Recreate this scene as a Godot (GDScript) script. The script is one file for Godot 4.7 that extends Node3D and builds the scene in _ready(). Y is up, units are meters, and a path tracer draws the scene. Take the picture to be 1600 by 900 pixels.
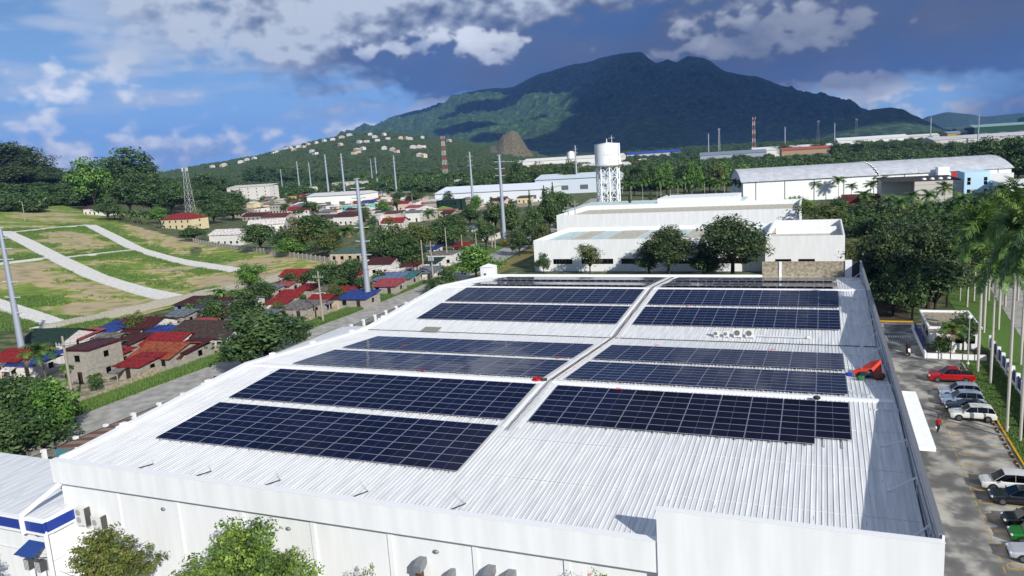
extends Node3D

# ---------------------------------------------------------------- mesh builder
class MB:
	var v := PackedVector3Array()
	var n := PackedVector3Array()
	var c := PackedColorArray()
	var uv := PackedVector2Array()
	var col := Color(1, 1, 1)
	var use_col := false
	func tri(a: Vector3, b: Vector3, d: Vector3) -> void:
		var m := (d - a).cross(b - a)
		if m.length_squared() < 1e-14:
			return
		m = m.normalized()
		v.append(a); v.append(b); v.append(d)
		n.append(m); n.append(m); n.append(m)
		if use_col:
			c.append(col); c.append(col); c.append(col)
	func quad(a: Vector3, b: Vector3, d: Vector3, e: Vector3) -> void:
		tri(a, b, d)
		tri(a, d, e)
	func stri(p: Array, q: Array) -> void:
		for i in 3:
			v.append(p[i]); n.append(q[i])
			if use_col:
				c.append(col)
	# box by centre and size, optional basis
	func box(o: Vector3, s: Vector3, b := Basis.IDENTITY) -> void:
		var h := s * 0.5
		var p: Array[Vector3] = []
		for k in 8:
			p.append(o + b * Vector3(h.x if k & 1 else -h.x, h.y if k & 2 else -h.y, h.z if k & 4 else -h.z))
		quad(p[4], p[6], p[7], p[5])
		quad(p[1], p[3], p[2], p[0])
		quad(p[5], p[7], p[3], p[1])
		quad(p[0], p[2], p[6], p[4])
		quad(p[6], p[2], p[3], p[7])
		quad(p[0], p[4], p[5], p[1])
	func box2(a: Vector3, b: Vector3) -> void:
		box((a + b) * 0.5, (b - a).abs())
	func bar(a: Vector3, b: Vector3, w: float, h: float) -> void:
		var d := b - a
		var f := d.normalized()
		var up := Vector3.UP if absf(f.y) < 0.95 else Vector3.RIGHT
		var r := f.cross(up).normalized()
		var u := r.cross(f).normalized()
		box((a + b) * 0.5, Vector3(w, h, d.length()), Basis(r, u, -f))
	func tube(a: Vector3, b: Vector3, ra: float, rb: float, seg := 8, caps := true) -> void:
		var f := (b - a).normalized()
		var up := Vector3.UP if absf(f.y) < 0.95 else Vector3.RIGHT
		var r := f.cross(up).normalized()
		var u := r.cross(f).normalized()
		for i in seg:
			var t0 := TAU * i / seg
			var t1 := TAU * (i + 1) / seg
			var d0 := r * cos(t0) + u * sin(t0)
			var d1 := r * cos(t1) + u * sin(t1)
			var a0 := a + d0 * ra
			var a1 := a + d1 * ra
			var b0 := b + d0 * rb
			var b1 := b + d1 * rb
			stri([a0, a1, b1], [d0, d1, d1])
			stri([a0, b1, b0], [d0, d1, d0])
			if caps:
				tri(b0, b1, b)
				tri(a1, a0, a)
	# prism: outline in the plane spanned by ax, ay at o, pushed along az
	func prism(o: Vector3, ax: Vector3, ay: Vector3, az: Vector3, pts: PackedVector2Array) -> void:
		var ids := Geometry2D.triangulate_polygon(pts)
		var pp: Array[Vector3] = []
		for q in pts:
			pp.append(o + ax * q.x + ay * q.y)
		for k in range(0, ids.size(), 3):
			tri(pp[ids[k]], pp[ids[k + 1]], pp[ids[k + 2]])
			tri(pp[ids[k]] + az, pp[ids[k + 2]] + az, pp[ids[k + 1]] + az)
		for i in pp.size():
			var a := pp[i]
			var b := pp[(i + 1) % pp.size()]
			quad(a, b, b + az, a + az)
	func ball(o: Vector3, r: Vector3, nu := 10, nv := 6) -> void:
		for j in nv:
			for i in nu:
				var q: Array[Vector3] = []
				for k in [[i, j], [i + 1, j], [i + 1, j + 1], [i, j + 1]]:
					var t: float = TAU * k[0] / nu
					var f: float = PI * k[1] / nv - PI / 2
					q.append(Vector3(cos(f) * cos(t), sin(f), cos(f) * sin(t)))
				stri([o + q[0] * r, o + q[1] * r, o + q[2] * r], [q[0], q[1], q[2]])
				stri([o + q[0] * r, o + q[2] * r, o + q[3] * r], [q[0], q[2], q[3]])
	func put(mesh: ArrayMesh, m: Material) -> ArrayMesh:
		if v.is_empty():
			return mesh
		var arr := []
		arr.resize(Mesh.ARRAY_MAX)
		arr[Mesh.ARRAY_VERTEX] = v
		arr[Mesh.ARRAY_NORMAL] = n
		if use_col:
			arr[Mesh.ARRAY_COLOR] = c
		if uv.size() == v.size():
			arr[Mesh.ARRAY_TEX_UV] = uv
		mesh.add_surface_from_arrays(Mesh.PRIMITIVE_TRIANGLES, arr)
		mesh.surface_set_material(mesh.get_surface_count() - 1, m)
		return mesh
	func mesh(m: Material) -> ArrayMesh:
		return put(ArrayMesh.new(), m)

var rng := RandomNumberGenerator.new()
var used := {}
var M := {}

func numbered(called: String) -> String:
	if not used.has(called):
		used[called] = 0
		return called
	used[called] += 1
	return "%s_%03d" % [called, used[called]]

func tag(o: Node, label: String, category: String, group := "", kind := "") -> void:
	if label != "":
		o.set_meta("label", label)
	if category != "":
		o.set_meta("category", category)
	if group != "":
		o.set_meta("group", group)
	if kind != "":
		o.set_meta("kind", kind)

func thing(called: String, label: String, category: String, at := Vector3.ZERO, group := "", turn := 0.0) -> Node3D:
	var o := Node3D.new()
	o.name = numbered(called)
	add_child(o)
	o.position = at
	o.rotation.y = turn
	tag(o, label, category, group)
	return o

func part(parent: Node3D, called: String, mesh: Mesh) -> MeshInstance3D:
	var o := MeshInstance3D.new()
	o.name = called
	o.mesh = mesh
	parent.add_child(o, true)
	return o

func bit(parent: Node3D, called: String, b: MB, m: Material) -> MeshInstance3D:
	return part(parent, called, b.mesh(m))

func single(called: String, mesh: Mesh, label: String, category: String, group := "", kind := "") -> MeshInstance3D:
	var o := MeshInstance3D.new()
	o.name = numbered(called)
	o.mesh = mesh
	add_child(o)
	tag(o, label, category, group, kind)
	return o

func structure(called: String, mesh: Mesh, label: String) -> MeshInstance3D:
	var o := single(called, mesh, label, "", "", "structure")
	return o

# ---------------------------------------------------------------- materials
var tex := {}
func noise_tex(key: String, seed_: int, freq: float, lo: float, hi: float, octaves := 4) -> ImageTexture:
	if tex.has(key):
		return tex[key]
	var f := FastNoiseLite.new()
	f.seed = seed_
	f.noise_type = FastNoiseLite.TYPE_SIMPLEX_SMOOTH
	f.frequency = freq
	f.fractal_octaves = octaves
	var im := f.get_seamless_image(512, 512)
	im.convert(Image.FORMAT_RGB8)
	var data := im.get_data()
	for i in data.size():
		data[i] = int(255.0 * lerpf(lo, hi, data[i] / 255.0))
	var t := ImageTexture.create_from_image(Image.create_from_data(512, 512, false, Image.FORMAT_RGB8, data))
	tex[key] = t
	return t

func ramp_tex(key: String, seed_: int, freq: float, stops: Array, octaves := 5) -> ImageTexture:
	if tex.has(key):
		return tex[key]
	var f := FastNoiseLite.new()
	f.seed = seed_
	f.noise_type = FastNoiseLite.TYPE_SIMPLEX_SMOOTH
	f.frequency = freq
	f.fractal_octaves = octaves
	var im := f.get_seamless_image(512, 512)
	im.convert(Image.FORMAT_L8)
	var src := im.get_data()
	var g := Gradient.new()
	var go := PackedFloat32Array()
	var gc := PackedColorArray()
	for s in stops:
		go.append(s[0])
		gc.append(s[1])
	g.offsets = go
	g.colors = gc
	var lut := PackedByteArray()
	for i in 256:
		var c := g.sample(i / 255.0)
		lut.append(c.r8); lut.append(c.g8); lut.append(c.b8)
	var out := PackedByteArray()
	out.resize(src.size() * 3)
	for i in src.size():
		var k := src[i] * 3
		out[i * 3] = lut[k]; out[i * 3 + 1] = lut[k + 1]; out[i * 3 + 2] = lut[k + 2]
	var t := ImageTexture.create_from_image(Image.create_from_data(512, 512, false, Image.FORMAT_RGB8, out))
	tex[key] = t
	return t

func mat(key: String, color: Color, rough := 0.8, metal := 0.0, t: Texture2D = null, scale := 0.2, bump: Texture2D = null) -> StandardMaterial3D:
	if M.has(key):
		return M[key]
	var m := StandardMaterial3D.new()
	m.albedo_color = color
	m.roughness = rough
	m.metallic = metal
	if t:
		m.albedo_texture = t
		m.uv1_triplanar = true
		m.uv1_world_triplanar = true
		m.uv1_scale = Vector3.ONE * scale
	M[key] = m
	return m

func leaf_mat(key: String, back := 0.25) -> StandardMaterial3D:
	if M.has(key):
		return M[key]
	var m := StandardMaterial3D.new()
	m.vertex_color_use_as_albedo = true
	m.roughness = 0.6
	m.cull_mode = BaseMaterial3D.CULL_DISABLED
	m.backlight_enabled = true
	m.backlight = Color(back, back * 1.1, back * 0.4)
	M[key] = m
	return m

func W(x: float, y: float, d: float) -> Vector3:
	return Vector3(x - 52.844, y + 10.5, -(d + 45.567))

func ter(x: float, z: float) -> float:
	var t := -x * 0.8 + z * 0.6 - 45.0
	if t <= 0.0:
		return 0.0
	var h := 0.13 * t * t / (t + 12.0)
	return h if h < 16.0 else 16.0 + 12.0 * (1.0 - exp(-(h - 16.0) / 12.0))

func G(x: float, z: float, up := 0.0) -> Vector3:
	return Vector3(x, ter(x, z) + up, z)

const SUN := Vector3(2.48, 1.78, 2.13)

# ---------------------------------------------------------------- sky
var nz_a := FastNoiseLite.new()
var nz_b := FastNoiseLite.new()
func sky_color(az: float, el: float) -> Color:
	var ca := cos(deg_to_rad(az)) * 57.3
	var sa := sin(deg_to_rad(az)) * 57.3
	var e := minf(el, 60.0)
	var n1 := nz_a.get_noise_3d(ca, e * 2.3, sa) * 1.5
	var n2 := nz_b.get_noise_3d(ca, e * 1.9, sa) * 1.5
	var n4 := nz_b.get_noise_3d(ca * 3.0, e * 5.0, sa * 3.0) * 2.0
	var wob := n1 * 0.6 + n2 * 0.4 + n4 * 0.2
	# clear air
	var k := pow(clampf(el / 17.0, 0.0, 1.0), 1.6)
	var r := lerpf(0.27, 0.030, k)
	var g := lerpf(0.50, 0.100, k)
	var b := lerpf(0.84, 0.270, k)
	# thin high streaks
	var n3 := nz_b.get_noise_3d(ca * 0.45 + 40.0, e * 2.6, sa * 0.45) * 1.5
	var st := smoothstep(-0.35, 0.45, n3 + n1 * 0.5) * (1.0 - smoothstep(11.0, 17.0, el + wob * 4.0)) * smoothstep(2.0, 5.0, el)
	st *= 0.75
	r = lerpf(r, 0.46, st); g = lerpf(g, 0.55, st); b = lerpf(b, 0.70, st)
	# low bright heaps near the horizon
	var heap := smoothstep(-0.18, 0.62, n1 * 0.75 + n2 * 0.6 + n4 * 0.36 - absf(el - 1.5) * 0.16 + 0.26)
	var sun_side := clampf(0.50 + n2 * 0.5 + n4 * 0.5 + (el - 1.9) * 0.20, 0.0, 1.0)
	r = lerpf(r, lerpf(0.27, 0.84, sun_side), heap); g = lerpf(g, lerpf(0.36, 0.87, sun_side), heap); b = lerpf(b, lerpf(0.53, 0.90, sun_side), heap)
	# storm deck over the mountain, thinning towards both sides
	var left := -48.0 + (10.5 - el) * 2.3
	var deck := smoothstep(-7.0, 7.0, az - left + wob * 12.0) * (1.0 - smoothstep(62.0, 88.0, az + wob * 20.0))
	var low := 3.9 - clampf((az + 30.0) * 0.028, 0.0, 1.3)
	deck *= smoothstep(-0.8, 0.8, el - low + wob * 1.9)
	deck *= 1.0 - smoothstep(14.0, 22.0, el + wob * 5.0)
	var rise := el - 1.6 + n1 * 2.0 + n2 * 1.0 + n4 * 0.6 + clampf((-28.0 - az) * 0.30, 0.0, 3.4) - clampf((az + 8.0) * 0.13, 0.0, 1.9)
	var lit := smoothstep(5.4, 11.0, rise)
	lit = clampf(lit * (0.9 + n2 * 0.45 + n4 * 0.4), 0.0, 1.0)
	var mottle := clampf(0.16 + n1 * 0.22 + n2 * 0.12, 0.0, 0.4)
	lit = maxf(lit, mottle * 0.55)
	r = lerpf(r, lerpf(0.014, 0.50, lit), deck); g = lerpf(g, lerpf(0.044, 0.565, lit), deck); b = lerpf(b, lerpf(0.145, 0.66, lit), deck)
	# broken sunlit cloud higher up, as along the top of the deck
	var over := smoothstep(24.0, 42.0, el + wob * 6.0) * smoothstep(-0.4, 0.25, n1 + n3 * 0.6) * 0.9
	r = lerpf(r, 0.60, over); g = lerpf(g, 0.64, over); b = lerpf(b, 0.71, over)
	# ragged bright scraps in front of the deck
	for q in SCRAPS:
		var dx: float = (az - q.x) / q.z
		var dy: float = (el - q.y) / q.w
		var d2 := dx * dx + dy * dy
		if d2 < 6.0:
			var a := smoothstep(0.1, 0.9, 1.0 - d2 * 0.5 + n1 * 0.5 + n2 * 0.9 + n4 * 0.8) * (0.85 if q.z < 3.0 else 0.30)
			var up := clampf(0.6 + dy * 0.35 + n2 * 0.9, 0.0, 1.0)
			r = lerpf(r, lerpf(0.26, 0.72, up), a); g = lerpf(g, lerpf(0.34, 0.77, up), a); b = lerpf(b, lerpf(0.48, 0.85, up), a)
	# rain veil
	var rain := smoothstep(6.0, 11.0, az + wob * 3.0) * (1.0 - smoothstep(30.0, 45.0, az)) * (1.0 - smoothstep(3.0, 7.0, el)) * 0.75
	r = lerpf(r, 0.060, rain); g = lerpf(g, 0.105, rain); b = lerpf(b, 0.22, rain)
	return Color(r, g, b)

const SCRAPS := [Vector4(-27.8, 7.9, 2.0, 0.7), Vector4(-23.2, 7.7, 2.1, 0.8), Vector4(-32.3, 7.7, 0.8, 0.5), Vector4(-3.5, 6.9, 5.0, 1.2), Vector4(-36.0, 3.7, 5.0, 0.7), Vector4(1.5, 3.0, 4.2, 0.6), Vector4(-29.5, 3.5, 4.0, 0.6)]

func make_sky() -> Sky:
	nz_a.seed = 11
	nz_a.noise_type = FastNoiseLite.TYPE_SIMPLEX_SMOOTH
	nz_a.frequency = 0.075
	nz_a.fractal_octaves = 6
	nz_a.fractal_gain = 0.5
	nz_b.seed = 29
	nz_b.noise_type = FastNoiseLite.TYPE_SIMPLEX_SMOOTH
	nz_b.frequency = 0.17
	nz_b.fractal_octaves = 5
	var w := 4096
	var h := 2048
	var row: Array[PackedFloat32Array] = []
	var data := PackedFloat32Array()
	var ground := PackedFloat32Array()
	for i in w:
		ground.append(0.10); ground.append(0.12); ground.append(0.12)
	var last := PackedFloat32Array()
	for j in h:
		var el := 90.0 - (j + 0.5) * 180.0 / h
		if el < -0.3:
			data.append_array(ground)
			continue
		var step := 1 if el < 13.0 else 8
		if step == 8 and j % 8 != 0 and last.size() > 0:
			data.append_array(last)
			continue
		last = PackedFloat32Array()
		last.resize(w * 3)
		# outside the band of fine cloud the dome is sampled more coarsely
		var i := 0
		while i < w:
			var az := (i + 0.5) / w * 360.0
			if az > 180.0:
				az -= 360.0
			var s := step
			if step == 1 and (az < -62.0 or az > 20.0):
				s = 4
			var c := sky_color(az, maxf(el, 0.0))
			for q in mini(s, w - i):
				var o := (i + q) * 3
				last[o] = c.r; last[o + 1] = c.g; last[o + 2] = c.b
			i += s
		data.append_array(last)
	var im := Image.create_from_data(w, h, false, Image.FORMAT_RGBF, data.to_byte_array())
	var pm := PanoramaSkyMaterial.new()
	pm.panorama = ImageTexture.create_from_image(im)
	var sky := Sky.new()
	sky.sky_material = pm
	return sky

func set_view() -> void:
	var cam := Camera3D.new()
	cam.name = "camera"
	add_child(cam)
	var yaw := -0.3926
	var pitch := 0.1764
	var roll := -0.0634
	var fw := Vector3(sin(yaw) * cos(pitch), -sin(pitch), -cos(yaw) * cos(pitch))
	var r := Vector3(cos(yaw), 0, sin(yaw))
	var u := r.cross(fw)
	var r2 := r * cos(roll) + u * sin(roll)
	var u2 := -r * sin(roll) + u * cos(roll)
	cam.transform = Transform3D(Basis(r2, u2, -fw), Vector3(0, 32.84, 0))
	cam.fov = 41.5
	cam.near = 0.5
	cam.far = 60000.0
	cam.current = true
	var we := WorldEnvironment.new()
	we.name = "environment"
	var e := Environment.new()
	e.background_mode = Environment.BG_SKY
	e.sky = make_sky()
	e.background_energy_multiplier = 1.0
	e.tonemap_mode = Environment.TONE_MAPPER_LINEAR
	e.tonemap_exposure = 1.14
	e.sdfgi_enabled = true
	e.ssao_enabled = true
	e.ssil_enabled = true
	e.fog_enabled = true
	e.fog_density = 0.000048
	e.fog_light_color = Color(0.40, 0.58, 0.90)
	we.environment = e
	add_child(we)
	var sun := DirectionalLight3D.new()
	sun.name = "sun"
	sun.light_energy = 1.6
	sun.light_color = Color(1.0, 0.985, 0.955)
	sun.light_angular_distance = 0.5
	sun.shadow_enabled = true
	add_child(sun)
	sun.look_at_from_position(SUN * 100.0, Vector3.ZERO)

# ---------------------------------------------------------------- far terrain
func profile(p: Array, az: float) -> float:
	if az <= p[0].x:
		return p[0].y
	for i in p.size() - 1:
		if az < p[i + 1].x:
			var t: float = (az - p[i].x) / (p[i + 1].x - p[i].x)
			t = t * t * (3 - 2 * t) * 0.5 + t * 0.5
			return lerpf(p[i].y, p[i + 1].y, t)
	return p[-1].y

var rnoise := FastNoiseLite.new()
var FOOT := [Vector2(-62, -0.4), Vector2(-52, -0.15), Vector2(-46.9, 0.0), Vector2(-43.2, 0.45), Vector2(-40.2, 0.78), Vector2(-37.9, 1.25), Vector2(-35.7, 1.65), Vector2(-33.6, 1.95), Vector2(-31.1, 1.95), Vector2(-29.3, 1.65), Vector2(-26.5, 1.15), Vector2(-23.7, 0.60), Vector2(-21.0, 0.0), Vector2(-18.0, -0.70)]
const FOOT_R0 := 1250.0
const FOOT_R1 := 2700.0
func ridge_h(p: Array, az: float, r: float, r0: float, r1: float, r2: float, rough: float, power: float) -> float:
	var top := tan(deg_to_rad(profile(p, az))) * r1 + 33.0
	var s := 0.0
	if r < r1:
		s = pow(clampf((r - r0) / (r1 - r0), 0.0, 1.0), power)
	else:
		s = 1.0 - smoothstep(0.0, 1.0, (r - r1) / (r2 - r1))
	var a := deg_to_rad(az)
	var g := rnoise.get_noise_3d(sin(a) * r * 0.6, r * 0.12, cos(a) * r * 0.6)
	var g2 := rnoise.get_noise_2d(sin(a) * r * 3.0, cos(a) * r * 3.0)
	return top * s + (g * rough + g2 * rough * 0.35) * s * (1.0 - s) * 2.2 * clampf(top / 300.0, 0.1, 1.0) + g2 * rough * 0.05 * s * clampf(top / 300.0, 0.05, 1.0) - (1.0 - s) * 3.0

func ridge_mesh(p: Array, r0: float, r1: float, r2: float, na: int, nr: int, rough: float, power: float, m: Material) -> ArrayMesh:
	var a0: float = p[0].x
	var a1: float = p[-1].x
	var pts: Array = []
	for j in nr + 1:
		var row := PackedVector3Array()
		var t := float(j) / nr
		var r := lerpf(r0, r1, t / 0.8) if t < 0.8 else lerpf(r1, r2, (t - 0.8) / 0.2)
		for i in na + 1:
			var az := lerpf(a0, a1, float(i) / na)
			var a := deg_to_rad(az)
			row.append(Vector3(sin(a) * r, ridge_h(p, az, r, r0, r1, r2, rough, power), -cos(a) * r))
		pts.append(row)
	var b := MB.new()
	for j in nr:
		for i in na:
			b.quad(pts[j][i], pts[j + 1][i], pts[j + 1][i + 1], pts[j][i + 1])
	return b.mesh(m)

func far_land() -> void:
	rnoise.seed = 5
	rnoise.noise_type = FastNoiseLite.TYPE_SIMPLEX_SMOOTH
	rnoise.fractal_type = FastNoiseLite.FRACTAL_RIDGED
	rnoise.frequency = 0.0011
	rnoise.fractal_octaves = 5
	var forest := mat("forest", Color(1, 1, 1), 0.95, 0.0, ramp_tex("forest", 3, 0.03, [[0.0, Color(0.075, 0.14, 0.07)], [0.45, Color(0.13, 0.24, 0.10)], [0.62, Color(0.19, 0.31, 0.12)], [0.8, Color(0.30, 0.40, 0.18)], [1.0, Color(0.40, 0.44, 0.24)]], 6), 0.0011)
	var forest2 := mat("forest_near", Color(1, 1, 1), 0.95, 0.0, ramp_tex("forest2", 8, 0.05, [[0.0, Color(0.09, 0.17, 0.08)], [0.5, Color(0.16, 0.28, 0.12)], [0.7, Color(0.25, 0.36, 0.16)], [1.0, Color(0.47, 0.46, 0.30)]], 6), 0.004)
	var main := [Vector2(-38, 0.2), Vector2(-36, 1.2), Vector2(-33.9, 1.90), Vector2(-32.0, 2.40), Vector2(-30.1, 3.10), Vector2(-28.4, 3.40), Vector2(-26.8, 3.70), Vector2(-25.8, 4.30), Vector2(-23.9, 4.60), Vector2(-21.6, 4.65), Vector2(-19.2, 5.50), Vector2(-16.8, 5.95), Vector2(-13.6, 6.45), Vector2(-12.2, 6.40), Vector2(-11.1, 5.55), Vector2(-10.3, 5.80), Vector2(-9.7, 5.50), Vector2(-8.9, 5.85), Vector2(-7.9, 5.65), Vector2(-6.1, 4.50), Vector2(-4.4, 4.10), Vector2(-2.5, 3.30), Vector2(-0.4, 2.40), Vector2(1.6, 1.80), Vector2(2.5, 1.25), Vector2(3.7, 0.55), Vector2(5.2, 0.0), Vector2(7.0, -0.25)]
	structure("mountain", ridge_mesh(main, 3900.0, 8200.0, 11000.0, 340, 150, 230.0, 1.35, forest), "broad forested volcano with a notched summit under storm cloud")
	structure("hill", ridge_mesh(FOOT, FOOT_R0, FOOT_R1, 3500.0, 220, 60, 22.0, 1.0, forest2), "long green foothill dotted with white houses")
	var cone := [Vector2(-17.2, -0.3), Vector2(-15.5, 0.25), Vector2(-14.3, 0.90), Vector2(-13.1, 1.45), Vector2(-11.9, 1.85), Vector2(-11.0, 2.0), Vector2(-10.1, 1.80), Vector2(-9.0, 1.20), Vector2(-7.9, 0.60), Vector2(-6.6, 0.0), Vector2(-5.0, -0.4)]
	structure("hill", ridge_mesh(cone, 3300.0, 4000.0, 4700.0, 70, 36, 26.0, 1.2, forest), "dark green cone hill in front of the volcano")
	var rgt := [Vector2(-1.5, -0.25), Vector2(-0.2, 0.2), Vector2(1.0, 0.70), Vector2(2.2, 1.10), Vector2(3.1, 1.30), Vector2(4.1, 1.35), Vector2(4.8, 1.2), Vector2(5.6, 0.7), Vector2(6.3, 0.3), Vector2(7.4, -0.3)]
	structure("hill", ridge_mesh(rgt, 3500.0, 4100.0, 4800.0, 60, 30, 26.0, 1.1, forest), "small wooded hill at the end of the volcano's slope")
	var low := [Vector2(-7.4, -0.2), Vector2(-6.0, 0.2), Vector2(-4.4, 0.75), Vector2(-3.0, 0.9), Vector2(-1.5, 0.7), Vector2(-0.2, 0.2), Vector2(1.0, -0.2)]
	structure("hill", ridge_mesh(low, 4200.0, 4700.0, 5400.0, 60, 30, 24.0, 1.1, forest), "low dark wooded rise between two hills")
	var far := [Vector2(4.6, -0.1), Vector2(5.6, 0.25), Vector2(6.3, 0.60), Vector2(7.4, 0.80), Vector2(8.5, 0.60), Vector2(9.5, 0.35), Vector2(12.0, 0.45), Vector2(18.0, 0.3), Vector2(24.0, -0.1)]
	structure("mountain", ridge_mesh(far, 9800.0, 10800.0, 11800.0, 80, 16, 60.0, 1.0, forest), "faint blue range beyond the plain")
	# quarried knoll
	var q := [Vector2(-25.0, -0.7), Vector2(-24.0, 0.1), Vector2(-23.1, 0.6), Vector2(-22.4, 1.3), Vector2(-21.8, 1.55), Vector2(-21.35, 1.45), Vector2(-21.0, 0.75), Vector2(-20.6, 0.1), Vector2(-20.0, -0.7)]
	var rock := mat("rock", Color(1, 1, 1), 0.95, 0.0, ramp_tex("rock", 14, 0.04, [[0.0, Color(0.20, 0.25, 0.13)], [0.42, Color(0.24, 0.29, 0.15)], [0.5, Color(0.42, 0.36, 0.29)], [0.75, Color(0.52, 0.46, 0.38)], [1.0, Color(0.36, 0.31, 0.25)]], 5), 0.006)
	structure("hill", ridge_mesh(q, 1880.0, 2100.0, 2400.0, 60, 40, 60.0, 1.1, rock), "bare quarried brown knoll at the foot of the volcano")
	# unseen clouds added between the sun and the slopes to shade volcano and hills
	var cm := mat("cloud", Color(0.92, 0.93, 0.95), 1.0)
	var r := RandomNumberGenerator.new()
	r.seed = 4
	for k in 11:
		var b := MB.new()
		for i in 60:
			var s := r.randf_range(90, 420) if i < 24 else r.randf_range(50, 150)
			b.ball(Vector3(r.randfn(0, 480 if i < 24 else 800), r.randfn(0, 60), r.randfn(0, 420 if i < 24 else 700)), Vector3(s * 1.5, s * 0.45, s * 1.3), 10, 6)
		var o := single("cloud", b.mesh(cm), "added cloud out of view that shades the volcano and hills", "cloud", "added shade clouds out of view")
		o.position = [Vector3(-300, 2900, -5300), Vector3(900, 2950, -5000), Vector3(2200, 2900, -5100), Vector3(700, 3000, -6100), Vector3(2100, 3000, -6300), Vector3(2900, 2950, -2300), Vector3(3800, 2950, -3300), Vector3(3000, 2950, -4200), Vector3(1500, 2950, -4300), Vector3(3150, 2950, -700), Vector3(4300, 2950, -1000)][k]

# ---------------------------------------------------------------- ground, streets, field
var ROADS := [
	[[-346.7, -232.9], [-354.7, -252.3], [-363.6, -274.2], [-369.9, -297.9], 3.5],
	[[-369.9, -297.9], [-311.7, -262.9], [-268.6, -236.3], [-230.2, -218.7], [-197.6, -204.1], [-176.6, -194.7], 6.5],
	[[-356.6, -241.2], [-314.0, -221.2], [-264.0, -195.9], [-214.1, -171.7], [-181.5, -159.3], [-154.2, -148.4], 7.0],
	[[-258.7, -193.1], [-261.9, -211.6], [-265.0, -233.0], 3.5],
	[[-158.2, -110.8], [-159.1, -116.8], [-158.7, -134.6], [-154.1, -148.4], [-151.6, -165.5], 4.5],
	[[-198.6, -127.0], [-190.8, -125.0], [-175.0, -120.9], [-158.9, -116.2], 6.0],
	[[-256.1, -165.9], [-258.0, -171.4], [-262.2, -191.9], 3.5]]

func strip(pts: Array, w: float, up: float, m: Material) -> ArrayMesh:
	var b := MB.new()
	var c := Curve3D.new()
	for p in pts:
		c.add_point(Vector3(p[0], 0, p[1]))
	var len := c.get_baked_length()
	var n := int(ceil(len / 5.0))
	var pl: Array[Vector3] = []
	var prr: Array[Vector3] = []
	var pm: Array[Vector3] = []
	for i in n + 1:
		var q := c.sample_baked(len * i / n)
		var q2 := c.sample_baked(minf(len, len * i / n + 0.5))
		var q1 := c.sample_baked(maxf(0, len * i / n - 0.5))
		var s := (q2 - q1).normalized().cross(Vector3.UP) * w * 0.5
		pl.append(G(q.x - s.x, q.z - s.z, up))
		pm.append(G(q.x, q.z, up))
		prr.append(G(q.x + s.x, q.z + s.z, up))
	for i in n:
		b.quad(pl[i], pl[i + 1], pm[i + 1], pm[i])
		b.quad(pm[i], pm[i + 1], prr[i + 1], prr[i])
		b.quad(pl[i], pl[i] - Vector3.UP * 0.4, pl[i + 1] - Vector3.UP * 0.4, pl[i + 1])
		b.quad(prr[i], prr[i + 1], prr[i + 1] - Vector3.UP * 0.4, prr[i] - Vector3.UP * 0.4)
	return b.mesh(m)

func seg_dist(p: Vector2, a: Vector2, b: Vector2) -> float:
	return p.distance_to(Geometry2D.get_closest_point_to_segment(p, a, b))

func sheet(x0: float, x1: float, z0: float, z1: float, y: float, m: Material) -> ArrayMesh:
	var b := MB.new()
	b.quad(Vector3(x0, y, z0), Vector3(x1, y, z0), Vector3(x1, y, z1), Vector3(x0, y, z1))
	return b.mesh(m)

func tuft_mesh(h: float, cols: Array) -> ArrayMesh:
	var b := MB.new()
	b.use_col = true
	var r := RandomNumberGenerator.new()
	r.seed = 21
	for i in 14:
		var a := r.randf() * TAU
		var o := Vector3(r.randfn(0, 0.25), 0, r.randfn(0, 0.25))
		var s := Vector3(cos(a), 0, sin(a)) * 0.06
		var tip := o + Vector3(r.randfn(0, 0.18), h * r.randf_range(0.6, 1.1), r.randfn(0, 0.18))
		b.col = cols[r.randi() % cols.size()]
		b.tri(o - s, tip, o + s)
	return b.mesh(leaf_mat("leaf_grass", 0.15))

func scatter(called: String, mesh: Mesh, xf: Array, label: String, category: String) -> void:
	var mm := MultiMesh.new()
	mm.transform_format = MultiMesh.TRANSFORM_3D
	mm.mesh = mesh
	mm.instance_count = xf.size()
	for i in xf.size():
		mm.set_instance_transform(i, xf[i])
	var o := MultiMeshInstance3D.new()
	o.name = numbered(called)
	o.multimesh = mm
	add_child(o)
	tag(o, label, category, "", "stuff")

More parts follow.
